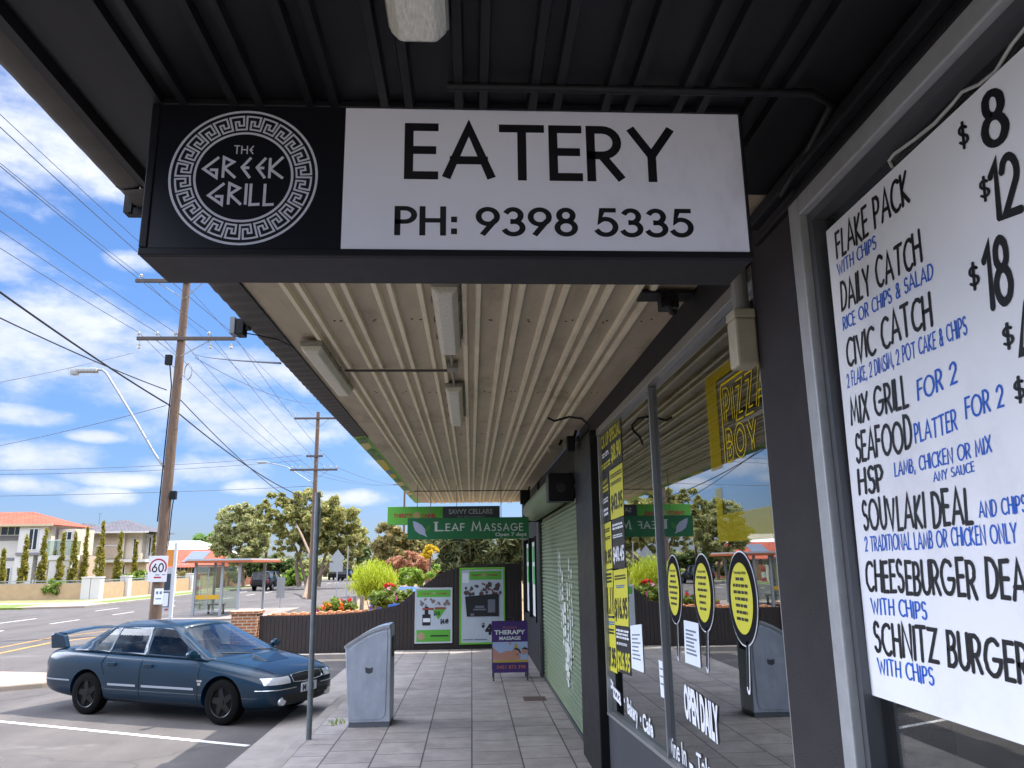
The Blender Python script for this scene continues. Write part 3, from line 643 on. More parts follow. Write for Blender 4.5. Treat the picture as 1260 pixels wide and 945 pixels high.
def price(txt, cx, cyb, wpx, hpx, w=.12):
    hand(txt, (cx-wpx/2, cyb+wpx*.10), (cx+wpx/2, cyb-wpx*.25), hpx, INKK, w, .7, .02)
price('$', 1187, 181, 11, 36, .09); price('8', 1226, 178, 25, 76, .13)
price('$', 1213, 246, 11, 33, .09); price('12', 1240, 266, 33, 80, .13)
price('$', 1200, 355, 11, 36, .09); price('18', 1231, 376, 30, 88, .13)
price('$', 1242, 428, 12, 34, .09); price('45', 1273, 450, 30, 84, .13); price('$', 1256, 494, 12, 34, .09); price('70', 1288, 515, 30, 84, .13)
pts = [atX(x, y, XW+.046) for x, y in ((1098, 206), (1094, 198), (1100, 190), (1125, 172), (1150, 152), (1172, 128), (1184, 113), (1205, 104), (1225, 88), (1245, 55), (1265, 30), (1290, 5))]
single('power_cable', B().tube(pts, .006, 6), mat('white_cable', '#c9c9c4', .6), 'wavy white cable hanging along the window head above the menu board', 'cable', tuple(pts[0]), smooth=60)
# ================================================================== AWNING
SZ = 3.83; AX = -1.36
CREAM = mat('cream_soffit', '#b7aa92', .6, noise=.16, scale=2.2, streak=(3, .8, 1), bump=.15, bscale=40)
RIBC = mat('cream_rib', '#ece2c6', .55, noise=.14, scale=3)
SOFB = mat('black_soffit', '#181719', .5, spec=.3, noise=.3, scale=2.5, streak=(3, .4, 1))
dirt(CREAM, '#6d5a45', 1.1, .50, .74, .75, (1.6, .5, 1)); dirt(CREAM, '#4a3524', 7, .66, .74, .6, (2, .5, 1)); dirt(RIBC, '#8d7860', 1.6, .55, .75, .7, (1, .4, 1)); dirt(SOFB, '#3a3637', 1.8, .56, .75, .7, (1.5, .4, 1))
prof = []
x = AX
def rib(x): return [(x-.021, 0), (x-.014, -.032), (x+.014, -.032), (x+.021, 0)]
prof = [(AX, 0)]; k = -1.105
while k < XW-.12:
    for q in rib(k): prof.append(q)
    for q in rib(k+.088): prof.append(q)
    k += .2655
prof.append((XW, 0)); prof = [p for p in prof if p[0] <= XW]
AW = thing('shop_awning', 'long corrugated footpath awning with cream ribbed soffit and black front bay', 'awning', (0, 8, SZ))
def soff(y0, y1, m, n, lab):
    b = B(); ys = [y0+(y1-y0)*i/n for i in range(n+1)]
    b.strip(prof, ys, lambda p, e: (p[0], e, SZ+p[1])); o = part(AW, 'soffit', b, m, label=lab, fix=False); return o
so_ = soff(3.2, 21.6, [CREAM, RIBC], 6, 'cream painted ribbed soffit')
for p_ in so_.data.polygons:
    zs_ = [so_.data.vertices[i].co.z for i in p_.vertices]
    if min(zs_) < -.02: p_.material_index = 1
soff(-1, 3.2, SOFB, 2, 'black painted ribbed soffit')
part(AW, 'roof_deck', B().box(AX-.2, XW+.04, -1, 21.6, SZ+.12, SZ+.16), mat('zinc', '#8b8d8e', .5, .4))
def fascia(y0, y1, m, lab=None, dz=0, name='fascia', amp=.004, smooth=40, in_=.002):
    b = B(); n = int((y1-y0)/.025); ys = [y0+(y1-y0)*i/n for i in range(n+1)]
    pf = [(AX-in_, SZ+.008, .3), (AX-max(.07, in_+.02), SZ+.002, 1), (AX-.17, SZ-.006, 1), (AX-.205, SZ+.01, 1), (AX-.215, SZ+.10, 1), (AX-.215, SZ+.34+dz, 1)]
    b.strip(pf, ys, lambda p, e: (p[0]-amp*p[2]*(.5 if p[1] < SZ+.05 else 1)*sin(2*pi*e/.17), e, p[1]+amp*p[2]*(1.3 if p[1] < SZ+.05 else 0)*sin(2*pi*e/.17)))
    return part(AW, name, b, m, label=lab, smooth=smooth, fix=False)
FAS = mat('grey_fascia', '#4b4744', .65, noise=.35, scale=3, streak=(1, 6, 1))
fascia(3.2, 10.1, FAS, 'weathered grey corrugated fascia'); fascia(-1, 3.2, mat('brown_fascia', '#4b4541', .6, noise=.3, scale=3), 'dark brown fascia of the front bay', amp=.0012, in_=.10)
part(AW, 'edge_flashing', B().strip([(AX-.10, .008), (AX-.065, .008), (AX-.055, -.03), (AX-.03, -.03), (AX-.02, .012), (AX, .012)], [-1, 3.2], lambda p, e: (p[0], e, SZ+p[1])), SOFB, fix=False)
part(AW, 'fascia_bracket', B().box(AX-.235, AX-.20, 3.36, 3.42, SZ-.04, SZ+.3).box(AX-.215, AX-.12, 3.37, 3.41, SZ-.045, SZ-.012), BLK2)
part(AW, 'edge_trim', B().tube([(AX-.0, 3.2, SZ-.008), (AX-.0, 10.1, SZ-.008)], .009, 6), BLK2)
b = B(); rng = random.Random(12)
for i in range(10):
    xa = -1.105+.2655*i
    for y in (5.1, 7.4, 9.9, 12.6, 15.3, 18.0):
        for dx in (.17, .20+rng.uniform(-.02, .05)): b.lathe([(0, -.006), (.007, -.005), (.009, -.0005)], (xa+dx, y+rng.uniform(-.04, .04), SZ), 8)
part(AW, 'screws', b, mat('rusty_screw', '#5a4030', .8))
b = B()
for y in (9.0, 14.2): b.box(AX+.01, XW-.01, y, y+.05, SZ-.0035, SZ-.0012)
part(AW, 'sheet_lap', b, CREAM)
# bottle shop fascia in colour
m = mat('green_fascia', '#6fae3a', .5)
fg = fascia(10.11, 21.6, m, 'bright green printed fascia of the bottle shop', amp=.003)
cols = ['#d9c24a', '#3e7fb5', '#e4dfd0', '#e2b51e', '#2f6f36', '#4f9ad0', '#d7c77a']
rng = random.Random(3); y = 10.2; byc = {}
while y < 19:
    w = rng.uniform(.35, .9); c = rng.choice(cols); b = byc.setdefault(c, B())
    a = AX-.03-rng.uniform(0, .05); e = AX-.17
    b.add([(a, y, SZ-.004), (e, y+rng.uniform(-.1, .1), SZ-.012), (e, y+w, SZ-.012), (a, y+w*rng.uniform(.4, .9), SZ-.004)], [(0, 1, 2, 3)]); y += w*rng.uniform(.6, 1.1)
for i, (c, b) in enumerate(byc.items()): part(fg, 'printed_picture', b, mat('print_'+c, c, .5), top=AW, fix=False)
# conduit runs
COND = mat('dark_conduit', '#4a453f', .6)
def conduit(pts, label, m=COND, r=.011): return single('conduit', B().tube(pts, r, 8), m, label, 'conduit', tuple(pts[0]), smooth=60)
conduit([(-1.06, 6.35, SZ-.045), (-.13, 6.35, SZ-.045)], 'thin conduit crossing the soffit between two batten lights')
conduit([(-1.3, 17.6, SZ-.04), (1.35, 17.6, SZ-.04)], 'far conduit crossing the full soffit width near the hanging signs')
conduit([(-.08, 2.36, SZ-.035), (1.2, 2.36, SZ-.035), (1.3, 2.42, SZ-.04), (1.345, 2.75, SZ-.05), (1.34, 3.0, SZ-.1)], 'black conduit on the black soffit behind the big sign', SOFB, .016)
# batten lights
DIF = mat('prismatic_diffuser', '#d8d5c6', .3, noise=.3, scale=25, streak=(6, 1, 6)); LBODY = mat('lamp_body', '#8b887c', .5, noise=.2, scale=8)
def batten(x, y, L, label, w=.17, rot=0, dark=False):
    t = thing('batten_light', label, 'light', (x, y, SZ-.03), 'batten lights under the awning', rot)
    h = .10
    pr = [(-w/2, 0), (-w/2, -.03), (w/2, -.03), (w/2, 0)]
    lpart(t, 'body', B().prism([(w/2+.008, 0), (w/2+.008, -.035), (-w/2-.008, -.035), (-w/2-.008, 0)], 'Y', -L/2-.012, L/2+.012), LBODY, bevel=.008)
    b = B(); sec = [(-w/2, -.0352), (-w/2, -.06), (-w/2+.03, -h), (w/2-.03, -h), (w/2, -.06), (w/2, -.0352)]
    ys = [(-L/2, .7), (-L/2+.03, 1), (L/2-.03, 1), (L/2, .7)]
    n = len(sec); vs = [(p[0], yy, -.0352+(p[1]+.0352)*k) for yy, k in ys for p in sec]
    fs = [(i*n+j, i*n+(j+1) % n, (i+1)*n+(j+1) % n, (i+1)*n+j) for i in range(3) for j in range(n)]+[tuple(range(n)), tuple(range(3*n, 4*n))]
    b.add(vs, fs); lpart(t, 'diffuser', b, DIF, bevel=.008)
    b = B()
    for yy in (-L*.3, 0, L*.3):
        for sx in (-1, 1): b.box(sx*(w/2+.010)-.006, sx*(w/2+.010)+.006, yy-.015, yy+.015, -.05, -.008)
    lpart(t, 'clip', b, BLK2 if dark else LBODY)
    return t
batten(-.155, 1.43, 1.2, 'batten light on the black soffit in front of the eatery sign', .165)
batten(-.155, 4.9, 1.32, 'long batten light on the cream soffit straight behind the eatery sign', .15)
batten(-1.165, 6.25, 1.5, 'dusty batten light hugging the gutter edge of the soffit', .15)
batten(-.16, 7.75, 1.75, 'short looking batten light beyond the conduit joint', .15)
b = B().cyl((-.155, 5.57, SZ-.05), (-.155, 6.87, SZ-.05), .012, 8).box(-.2, -.11, 6.15, 6.28, SZ-.075, SZ-.026)
single('conduit_junction', b, LBODY, 'junction box and conduit joining two batten lights', 'junction box', (-.17, 6.6, SZ), bevel=.004)
# flood light on the gutter
t = thing('flood_light', 'small flood light clamped to the gutter edge facing the street', 'flood light', (-1.60, 5.27, SZ+.0))
t.scale = (.72, .72, .72)
lpart(t, 'housing', B().box(-.05, .03, -.07, .07, -.09, .07), BLK2, bevel=.008); lpart(t, 'lens', B().box(-.10, -.0505, -.08, .06, -.085, .085), mat('lens', '#7b7f84', .15), bevel=.006)
lpart(t, 'bracket', B().box(.0301, .08, -.02, .02, -.03, .02), BLK2)
lpart(t, 'cable', B().tube([(.03, 0, -.06), (.12, .1, -.05), (.28, .25, -.05), (.38, .55, -.05)], .006, 6), BLK2)
# bracket near the wall
t = thing('sign_bracket', 'dark metal sign bracket bolted to the soffit beside the wall', 'bracket', (1.2, 4.45, SZ))
lpart(t, 'plate', B().box(-.16, .17, -.05, .12, -.045, -.026), BLK2, bevel=.004); lpart(t, 'clamp', B().box(-.05, .06, -.06, .04, -.14, -.0455).cyl((-.02, -.08, -.11), (.05, .05, -.13), .03, 10), BLK2, bevel=.006)
# isolator box with conduit
IV = mat('ivory_plastic', '#b3ab95', .5, noise=.12, scale=15)
t = thing('isolator_box', 'cream isolator box with conduit on the charcoal pillar', 'isolator box', (XW-.06, 3.56, 3.2))
p0, p1 = atX(910, 392, XW-.06), atX(938, 455, XW-.06)
lpart(t, 'box', B().box(-.05, .055, -.06, .06, -.10, .14), IV, bevel=.012)
lpart(t, 'cap', B().box(-.053, .056, -.062, .062, .1402, .185), IV, bevel=.008)
lpart(t, 'pipe', B().cyl((.0, -.005, .186), (.0, -.005, .62), .035, 14).cyl((.045, .04, .186), (.045, .04, .62), .02, 10), mat('grey_pipe', '#8a8984', .5))
# ================================================================== BIG SIGN
SY = 2.5
SX0, SX1, SZ0, SZ1 = -1.125, .995, 3.228, 3.826
t = thing('hanging_sign', 'black lightbox sign reading EATERY with round key pattern emblem and phone number', 'sign', (0, SY, SZ0))
part(t, 'cabinet', B().box(SX0, SX1, SY+.012, SY+.27, SZ0, SZ1), mat('sign_black', '#262428', .5, spec=.25, noise=.1, scale=10), bevel=.006)
fr = B(); w = .028
fr.box(SX0, SX1, SY, SY+.0119, SZ0, SZ0+w).box(SX0, SX1, SY, SY+.0119, SZ1-w, SZ1).box(SX0, SX0+w, SY, SY+.0119, SZ0+w+.0005, SZ1-w-.0005).box(SX1-w*.4, SX1, SY, SY+.0119, SZ0+w+.0005, SZ1-w-.0005)
part(t, 'frame', fr, mat('sign_frame', '#17161a', .45, spec=.25), bevel=.004)
def sp(px, py): p = atY(px, py, SY+.008); return (p.x, p.z)
part(t, 'dark_panel', B().box(SX0+w+.0005, -.448, SY+.006, SY+.0118, SZ0+w+.0006, SZ1-w-.0006), mat('panel_black', '#0e0f16', .4, spec=.3))
part(t, 'white_panel', B().box(-.447, SX1-w*.4-.0006, SY+.005, SY+.0117, SZ0+w+.0006, SZ1-w-.0006), dirt(mat('opal_acrylic', '#eeeefa', .4, noise=.03, scale=.8), '#b9b6bd', 1.6, .52, .78, .5, (1, 1, .5)))
O = Vector((0, SY+.004, 0)); U, V = Vector((1, 0, 0)), Vector((0, 0, 1))
LB = mat('sign_letter_black', '#131219', .4)
b = B()
a0, a1 = sp(497, 221), sp(832, 222); top = sp(497, 152)[1]
sw = .155
def sign_text(txt, xl, xr, zb, zt, wt, tr):
    tp = stroke_text(txt, wt, tr, cap=.5); H = (zt-zb); h = H/(1+wt)
    polys, wd = tp; sx = (xr-xl)/(wd+wt)
    b.flat([[(xl+(x_+wt/2)*sx, zb+(y_+wt/2)*h) for x_, y_ in p] for p in polys], O, U, V, .0)
sign_text('EATERY', a0[0], a1[0], a0[1], top, .165, .245)
a0, a1 = sp(485, 290), sp(854, 290); top = sp(485, 254)[1]
sign_text('PH: 9398 5335', a0[0], a1[0], a0[1], top, .18, .25)
part(t, 'lettering', b, LB, fix=False)
cx, cz_ = sp(300, 218); R0 = .252
EMB = mat('emblem_silver', '#cfd0dc', .4)
def ringpoly(r, w, n=72):
    return ribbon([(cx+r*cos(2*pi*k/n), cz_+r*sin(2*pi*k/n)) for k in range(n+1)], w)
b = B(); b.flat(ringpoly(R0, .0085)+ringpoly(R0*.665, .0085), O, U, V)
NK = 24; r0, r1 = R0*.725, R0*.925
key = [(0, 0), (0, 1), (.8, 1), (.8, .3), (.5, .3), (.5, .62), (.27, .62), (.27, 0), (1, 0)]
pts = []
for i in range(NK):
    for j in range(len(key)-1):
        for s_ in range(3):
            u = key[j][0]+(key[j+1][0]-key[j][0])*s_/3; v = key[j][1]+(key[j+1][1]-key[j][1])*s_/3
            a = pi/2-2*pi*(i+u)/NK; r = r0+(r1-r0)*v; pts.append((cx+r*cos(a), cz_+r*sin(a)))
pts.append(pts[0]); b.flat(ribbon(pts, .0068), O, U, V)
def greek(txt, px0, px1, pyb, pyt, w):
    xl, zb = sp(px0, pyb); xr, _ = sp(px1, pyb); zt = sp(px0, pyt)[1]
    tp = stroke_text(txt, w, .2, GREEK); h = zt-zb; sx = (xr-xl)/tp[1]
    b.flat([[(xl+x_*sx, zb+y_*h) for x_, y_ in p] for p in tp[0]], O, U, V)
greek('THE', 288, 312, 190, 180, .13); greek('GREEK', 250, 348, 219, 194, .13); greek('GRILL', 256, 337, 252, 226, .13)
part(t, 'emblem', b, EMB, fix=False)
part(t, 'hanger', B().box(-.8, -.76, SY+.1, SY+.14, SZ1+.0005, SZ-.001).box(.6, .64, SY+.1, SY+.14, SZ1+.0005, SZ-.001), BLK2)
# ================================================================== LEAF SIGN + BOTTLE SHOP SIGN
GREEN = mat('massage_green', '#14713f', .45); WHT = mat('sign_white', '#d8dcd6', .45)
Y = 14.0
def sg(px, py, Y): p = atY(px, py, Y); return (p.x, p.z)
x0, z0 = sg(501, 664, Y); x1, z1 = sg(650.5, 636, Y)
t = thing('hanging_sign', 'dark green sign reading LEAF MASSAGE with a pale leaf', 'sign', ((x0+x1)/2, Y, z0))
part(t, 'board', B().box(x0, x1, Y, Y+.12, z0, z1), GREEN, bevel=.006)
O = Vector((0, Y-.003, 0)); b = B()
def tfit(tp, pxl, pxr, pyb, hp, Y, O, b):
    xl, zb = sg(pxl, pyb, Y); xr, _ = sg(pxr, pyb, Y); h = sg(pxl, pyb-hp, Y)[1]-zb; put(b, tp, O, U, V, xl, zb, h, xr-xl, 0)
tfit(stroke_text('L', .16, .3, serif=.16), 536.5, 545, 653, 10.5, Y, O, b); tfit(stroke_text('EAF', .17, .36, serif=.14), 549, 571, 653, 8.3, Y, O, b)
tfit(stroke_text('M', .16, .3, serif=.14), 581, 591.5, 653, 10.5, Y, O, b); tfit(stroke_text('ASSAGE', .17, .36, serif=.12), 596, 643, 653, 8.3, Y, O, b)
tfit(font_text('Open 7 days', .025), 609.5, 648, 659.6, 4.4, Y, O, b)
part(t, 'lettering', b, WHT, fix=False)
def pxpoly(pts, Y): return [sg(x, y, Y) for x, y in pts]
b = B().flat([pxpoly([(508, 641), (513, 642.5), (519, 646), (523, 651), (523.5, 657), (526, 661), (522, 659), (516, 657), (511, 653), (509, 648)], Y)], O, U, V)
part(t, 'leaf_emblem', b, mat('leaf_silver', '#b9bfd8', .5), fix=False)
b = B().flat([pxpoly([(524, 655), (524.5, 649), (529, 645), (529.5, 649), (527, 653)], Y)], O, U, V); part(t, 'leaf_emblem', b, mat('leaf_olive', '#3f8a2e', .5), label='small olive leaf', fix=False)
part(t, 'hanger', B().box(x0+.4, x0+.412, Y+.04, Y+.052, z1, SZ-.002).box(x1-.5, x1-.488, Y+.04, Y+.052, z1, SZ-.002), LBODY)
Y = 16.2
x0, z0 = sg(476.5, 646, Y); xm, _ = sg(545, 640, Y); x1, z1 = sg(615, 621.5, Y); z1 = sg(545, 623, Y)[1]
t = thing('hanging_sign', 'two part green and charcoal bottle shop sign behind the massage sign', 'sign', ((x0+x1)/2, Y, z0))
part(t, 'green_board', B().box(x0, xm, Y, Y+.12, z0, z1), mat('lime_green', '#5fb03a', .5), bevel=.006); part(t, 'grey_board', B().box(xm+.002, x1, Y, Y+.12, z0, z1), mat('sign_charcoal', '#3b3d42', .5), bevel=.006)
O = Vector((0, Y-.003, 0)); b = B()
tfit(font_text('SAVVY CELLARS', .03), 552, 606, 632.5, 6, Y, O, b); tfit(font_text('Fine wine merchants', 0), 563, 596, 636.5, 2, Y, O, b); part(t, 'lettering', b, mat('sign_pale', '#a9aca8', .5), fix=False)
b = B(); tfit(font_text('THIRSTY', .05), 484, 508, 637, 4.8, Y, O, b); tfit(font_text('CAMEL', .05), 518, 537, 637, 4.8, Y, O, b); part(t, 'lettering', b, mat('sign_red', '#a5402a', .5), label='red lettering', fix=False)
b = B().flat([circle(*sg(513, 634, Y), .07, 16)], O, U, V); part(t, 'round_emblem', b, mat('emblem_tan', '#b99c6a', .6), fix=False)
part(t, 'hanger', B().box(x0+.6, x0+.612, Y+.04, Y+.052, z1, SZ-.002).box(x1-.9, x1-.888, Y+.04, Y+.052, z1, SZ-.002), LBODY)
# ================================================================== MASSAGE SHOP with shutter
t = thing('massage_shop', 'narrow dark fronted massage shop holding the green roller shutter', 'shop', (XW, 13, 0))
part(t, 'wall', B().box(XW+.12, XW+.4, 9.81, 16.2, 3.2, 4.3).box(XW+.25, XW+.4, 9.81, 16.2, 0, 3.1999), BLK)
part(t, 'jamb', B().box(XW-.03, XW+.24, 9.73, 10.05, 0, 3.7), mat('grey_jamb', '#4a4a4a', .5, noise=.2), bevel=.008)
part(t, 'jamb', B().box(XW-.03, XW+.24, 15.9, 16.25, 0, 3.7), BLK2, bevel=.008)
part(t, 'lintel', B().box(XW+.02, XW+.24, 10.051, 15.899, 3.18, 3.82), BLK)
SHG = mat('shutter_green', '#6d7a5a', .5, .15, noise=.18, scale=3, streak=(1, 1, 8))
t = thing('roller_shutter', 'closed pale green roller shutter with dripping white paint', 'shutter', (XW+.03, 13, 0))
n = 44; zs = []; b = B(); z = 0.03; pf = []
sl_h = 3.02/n
for i in range(n):
    for q in range(6): a = q/6; pf.append((XW+.05-.022*sin(pi*a), .03+sl_h*(i+a)))
pf.append((XW+.05, 3.05))
b.strip(pf, [10.052, 15.898], lambda p, e: (p[0], e, p[1])); part(t, 'curtain', b, SHG, smooth=50, fix=False)
part(t, 'guide_rail', B().box(XW-.02, XW+.075, 10.0505, 10.12, 0, 3.1), mat('rail', '#3c3d3c', .5), bevel=.006); part(t, 'guide_rail', B().box(XW-.02, XW+.075, 15.83, 15.8985, 0, 3.1), MATS['rail'], bevel=.006)
part(t, 'bottom_rail', B().box(XW+.01, XW+.075, 10.121, 15.829, 0, .06), MATS['rail'])
b = B().lathe([(.19, 10.75), (.21, 10.76), (.21, 15.6), (.19, 15.61)], (XW-.14, 0, 3.20), 28, 'Y'); part(t, 'roller_hood', b, SHG, smooth=40)
part(t, 'end_plate', B().box(XW-.34, XW+.03, 15.612, 15.65, 2.98, 3.42).box(XW-.3, XW+.03, 10.70, 10.745, 3.0, 3.4), BLK2)
rng = random.Random(5); b = B()
for (y0, zt, zb, w) in ((12.55, 2.35, 1.2, .05), (12.3, 2.1, .95, .08), (12.05, 1.6, .62, .1), (11.85, 1.15, .42, .13), (11.7, 1.9, .55, .06), (11.45, 2.25, .7, .05), (11.2, 2.1, .9, .04), (12.8, 2.4, 1.5, .035)):
    pts = [(-(y0+rng.uniform(-.03, .03)), zt-(zt-zb)*i/26) for i in range(27)]
    for i in range(26):
        if rng.random() < .18: continue
        ww = w*rng.uniform(.5, 1.2); p, q = pts[i], pts[i+1]; d = XW+.0245
        b.add([(d, -p[0]-ww, p[1]), (d, -p[0]+ww, p[1]), (d, -q[0]+ww, q[1]), (d, -q[0]-ww, q[1])], [(0, 1, 2, 3)])
for i in range(24):
    yy = 11.75+rng.uniform(-.35, .45); zz = rng.uniform(.45, .95); ww = rng.uniform(.02, .07); d = XW+.0235
    b.add([(d, yy-ww, zz-ww*.6), (d, yy+ww, zz-ww*.4), (d, yy+ww*.7, zz+ww), (d, yy-ww*.8, zz+ww*.7)], [(0, 1, 2, 3)])
part(t, 'dripped_paint', b, mat('white_drip', '#c9ccc6', .6), fix=False)
# bits on that wall: speaker, cables, lamps
t = thing('wall_speaker', 'square black speaker box hung above the roller shutter', 'speaker', (1.2, 9.9, 3.2))
p0 = atY(675, 617, 9.9); p1 = atY(706, 583, 9.9)
part(t, 'cabinet', B().box(p0.x, p1.x, 9.9, 10.2, p0.z, p1.z), BLK2, bevel=.01); part(t, 'cone', B().lathe([(0, 9.897), (.05, 9.897), (.06, 9.8995)], ((p0.x+p1.x)/2, 0, (p0.z+p1.z)/2), 18, 'Y'), mat('cone_grey', '#18181b', .5))
part(t, 'bracket', B().box(p1.x+.001, XW+.13, 10.0, 10.06, p1.z-.12, p1.z-.06), BLK2)
pts = [atY(x, y, 7.8) for x, y in ((674, 514), (682, 518), (700, 513), (716, 515), (725, 524), (723, 531), (716, 538), (713, 548))]
single('loose_cable', B().tube(pts, .012, 6), BLK2, 'loose black cable looping out from the wall under the soffit', 'cable', tuple(pts[0]), smooth=60)
for (px, py, sx, sy, Yy, lab) in ((702, 546, .05, .09, 9.4, 'small black sensor box fixed high on the wall beside the loose cable'), (683, 552, .09, .04, 10.3, 'grey security camera on the soffit next to the black sensor box'), (646, 612, .10, .14, 15.9, 'dark hooded lamp on the wall above the massage sign end')):
    p = atY(px, py, Yy); t = thing('wall_fixture', lab, 'fixture', tuple(p))
    lpart(t, 'housing', B().box(-sx, sx, -.06, .06, -sy, sy), LBODY if 'camera' in lab else BLK2, bevel=.01); lpart(t, 'mount', B().cyl((sx*.4, 0, 0), (sx*.4+.06, .03, sy+.08), .018, 8), BLK2)
# ================================================================== BOTTLE SHOP at the end
t = thing('bottle_shop', 'dark bottle shop front at the end of the footpath with posters in its window', 'shop', (XW, 19, 0))
part(t, 'wall', B().box(XW-.0, XW+.4, 16.26, 21.35, 0, .95).box(XW-.0, XW+.4, 16.26, 21.35, 2.75, 4.3).box(XW+.0, XW+.4, 16.26, 16.9, .951, 2.749).box(XW, XW+.4, 20.6, 21.35, .951, 2.749), BLK)
part(t, 'frame', B().box(XW-.03, XW+.05, 16.901, 16.97, .952, 2.748).box(XW-.03, XW+.05, 18.7, 18.78, .952, 2.748).box(XW-.03, XW+.05, 20.53, 20.599, .952, 2.748), BLK2)
part(t, 'pane', B().box(XW+.06, XW+.068, 16.9, 20.6, .95, 2.75), glass('shop_glass', (.5, .55, .52), 3, .06))
for (y0, y1, lab) in ((17.05, 18.6, 'green and white poster in the bottle shop window nearer the shutter'), (18.85, 20.45, 'green and white poster in the bottle shop window nearer the fence')):
    p = thing('window_poster', lab, 'poster', (XW+.05, (y0+y1)/2, 1))
    part(p, 'sheet', B().box(XW+.05, XW+.055, y0, y1, 1.0, 2.65), WHT)
    b = B().flat([[(-y1+.1, 2.2), (-y0-.1, 2.2), (-y0-.1, 2.55), (-y1+.1, 2.55)], [(-y1+.15, 1.7), (-y0-.7, 1.7), (-y0-.7, 2.1), (-y1+.15, 2.1)], [(-y1+.9, 1.25), (-y0-.15, 1.25), (-y0-.15, 1.6), (-y1+.9, 1.6)]], (XW+.047, 0, 0), GU, GV)
    part(p, 'print', b, GRN, fix=False)
# ================================================================== FENCE
FY = 21.4
FD = mat('dark_stain', '#332b28', .7, noise=.4, scale=5, streak=(8, 8, .6), bump=.5, bscale=50)
def ftop(x):
    pts = [(-5.6, .92), (-3.85, .92), (-2.9, .97), (-1.94, 1.14), (-1.5, 1.5), (-.77, 1.97), (-.33, 2.1), (.05, 2.16), (1.6, 2.18)]
    for (a, b_), (c, d) in zip(pts, pts[1:]):
        if x <= c: return b_+(d-b_)*(x-a)/(c-a)
    return 2.18
t = thing('paling_fence', 'dark stained paling fence whose top curves up towards the shops', 'fence', (-2, FY, 0))
b = B(); x = -5.55; rng = random.Random(2)
while x < 1.30:
    w = .094; d = rng.uniform(0, .008); h0, h1 = ftop(x), ftop(x+w)
    b.prism([(x, -.1), (x+w, -.1), (x+w, h1), (x, h0)], 'Y', FY+d, FY+.02+d); x += .1015
part(t, 'palings', b, FD)
b = B(); n_ = 70
for i in range(n_): xa_, xc_ = -5.54+6.83*i/n_, -5.54+6.83*(i+1)/n_; b.add([(xa_, FY+.031, -.1), (xc_, FY+.031, -.1), (xc_, FY+.031, ftop(xc_)-.03), (xa_, FY+.031, ftop(xa_)-.03)], [(0, 1, 2, 3)])
part(t, 'light_stop', b, FD, fix=False)  # opaque sheet added to stop light showing between the palings
b = B()
for z in (.3, .8): b.box(-5.55, 1.3, FY+.034, FY+.08, z-.04, z+.04)
part(t, 'rails', b, FD)
for x in (-5.0, -2.6, -.2): part(t, 'fence_post', B().box(x-.05, x+.05, FY+.081, FY+.18, -.1, ftop(x)-.05), FD)
BRK = grid_mat('brick', '#a8643c', '#8b4f2e', .23, .076, .012, '#b8a890', axes='SUMZ', bump=.8, noise_s=8)
t = thing('brick_pier', 'orange brick pier capping the low end of the dark paling fence', 'brick pier', (-5.9, FY, 0))
part(t, 'shaft', B().box(-6.22, -5.57, FY-.2, FY+.4, -.15, .98), BRK); part(t, 'cap', B().box(-6.26, -5.53, FY-.24, FY+.44, .981, 1.06), BRK, bevel=.01)
# garden edging wall, brick on edge, running back from the fence
b = B()
for i in range(34): b.box(-5.5+i*.115*1.0-.0, -5.4+i*.115, FY+.55+i*.05, FY+.85+i*.05, .8, .91+.03*(i % 2))
b.box(-5.5, -1.6, FY+.56, FY+.84, 0, .79)
single('garden_edging', b, mat('salmon_brick', '#c08a62', .85, noise=.25, scale=6), 'row of salmon bricks on edge along the garden behind the low fence', 'brick edging', (-4, FY+.6, 0))
# ================================================================== POSTERS ON FENCE
def poster(q, label, build, framem, fw):
    (xl, zt), (xr, zb) = sg(q[0], q[1], FY), sg(q[2], q[3], FY)
    t = thing('framed_poster', label, 'poster', ((xl+xr)/2, FY-.03, zb))
    part(t, 'frame', B().box(xl, xr, FY-.04, FY-.001, zb, zb+fw).box(xl, xr, FY-.04, FY-.001, zt-fw, zt).box(xl, xl+fw, FY-.04, FY-.001, zb+fw+.0005, zt-fw-.0005).box(xr-fw, xr, FY-.04, FY-.001, zb+fw+.0005, zt-fw-.0005), framem, bevel=.004)
    part(t, 'sheet', B().box(xl+fw+.0005, xr-fw-.0005, FY-.03, FY-.001, zb+fw+.0005, zt-fw-.0005), mat('poster_white', '#b9c3cc', .5, noise=.06, scale=3))
    build(t, xl, xr, zb, zt); return t
LIME = mat('poster_lime', '#58a836', .5); PR = mat('poster_red', '#8e3b33', .6); PK = mat('poster_black', '#15161b', .5); PT = mat('poster_tan', '#a98d72', .6)
OP = Vector((0, FY-.033, 0))
def wob(cx, cy, r, n, seed, ry=1.0):
    g = random.Random(seed); return [(cx+r*g.uniform(.6, 1.15)*cos(2*pi*k/n), cy+ry*r*g.uniform(.6, 1.15)*sin(2*pi*k/n)) for k in range(n)]
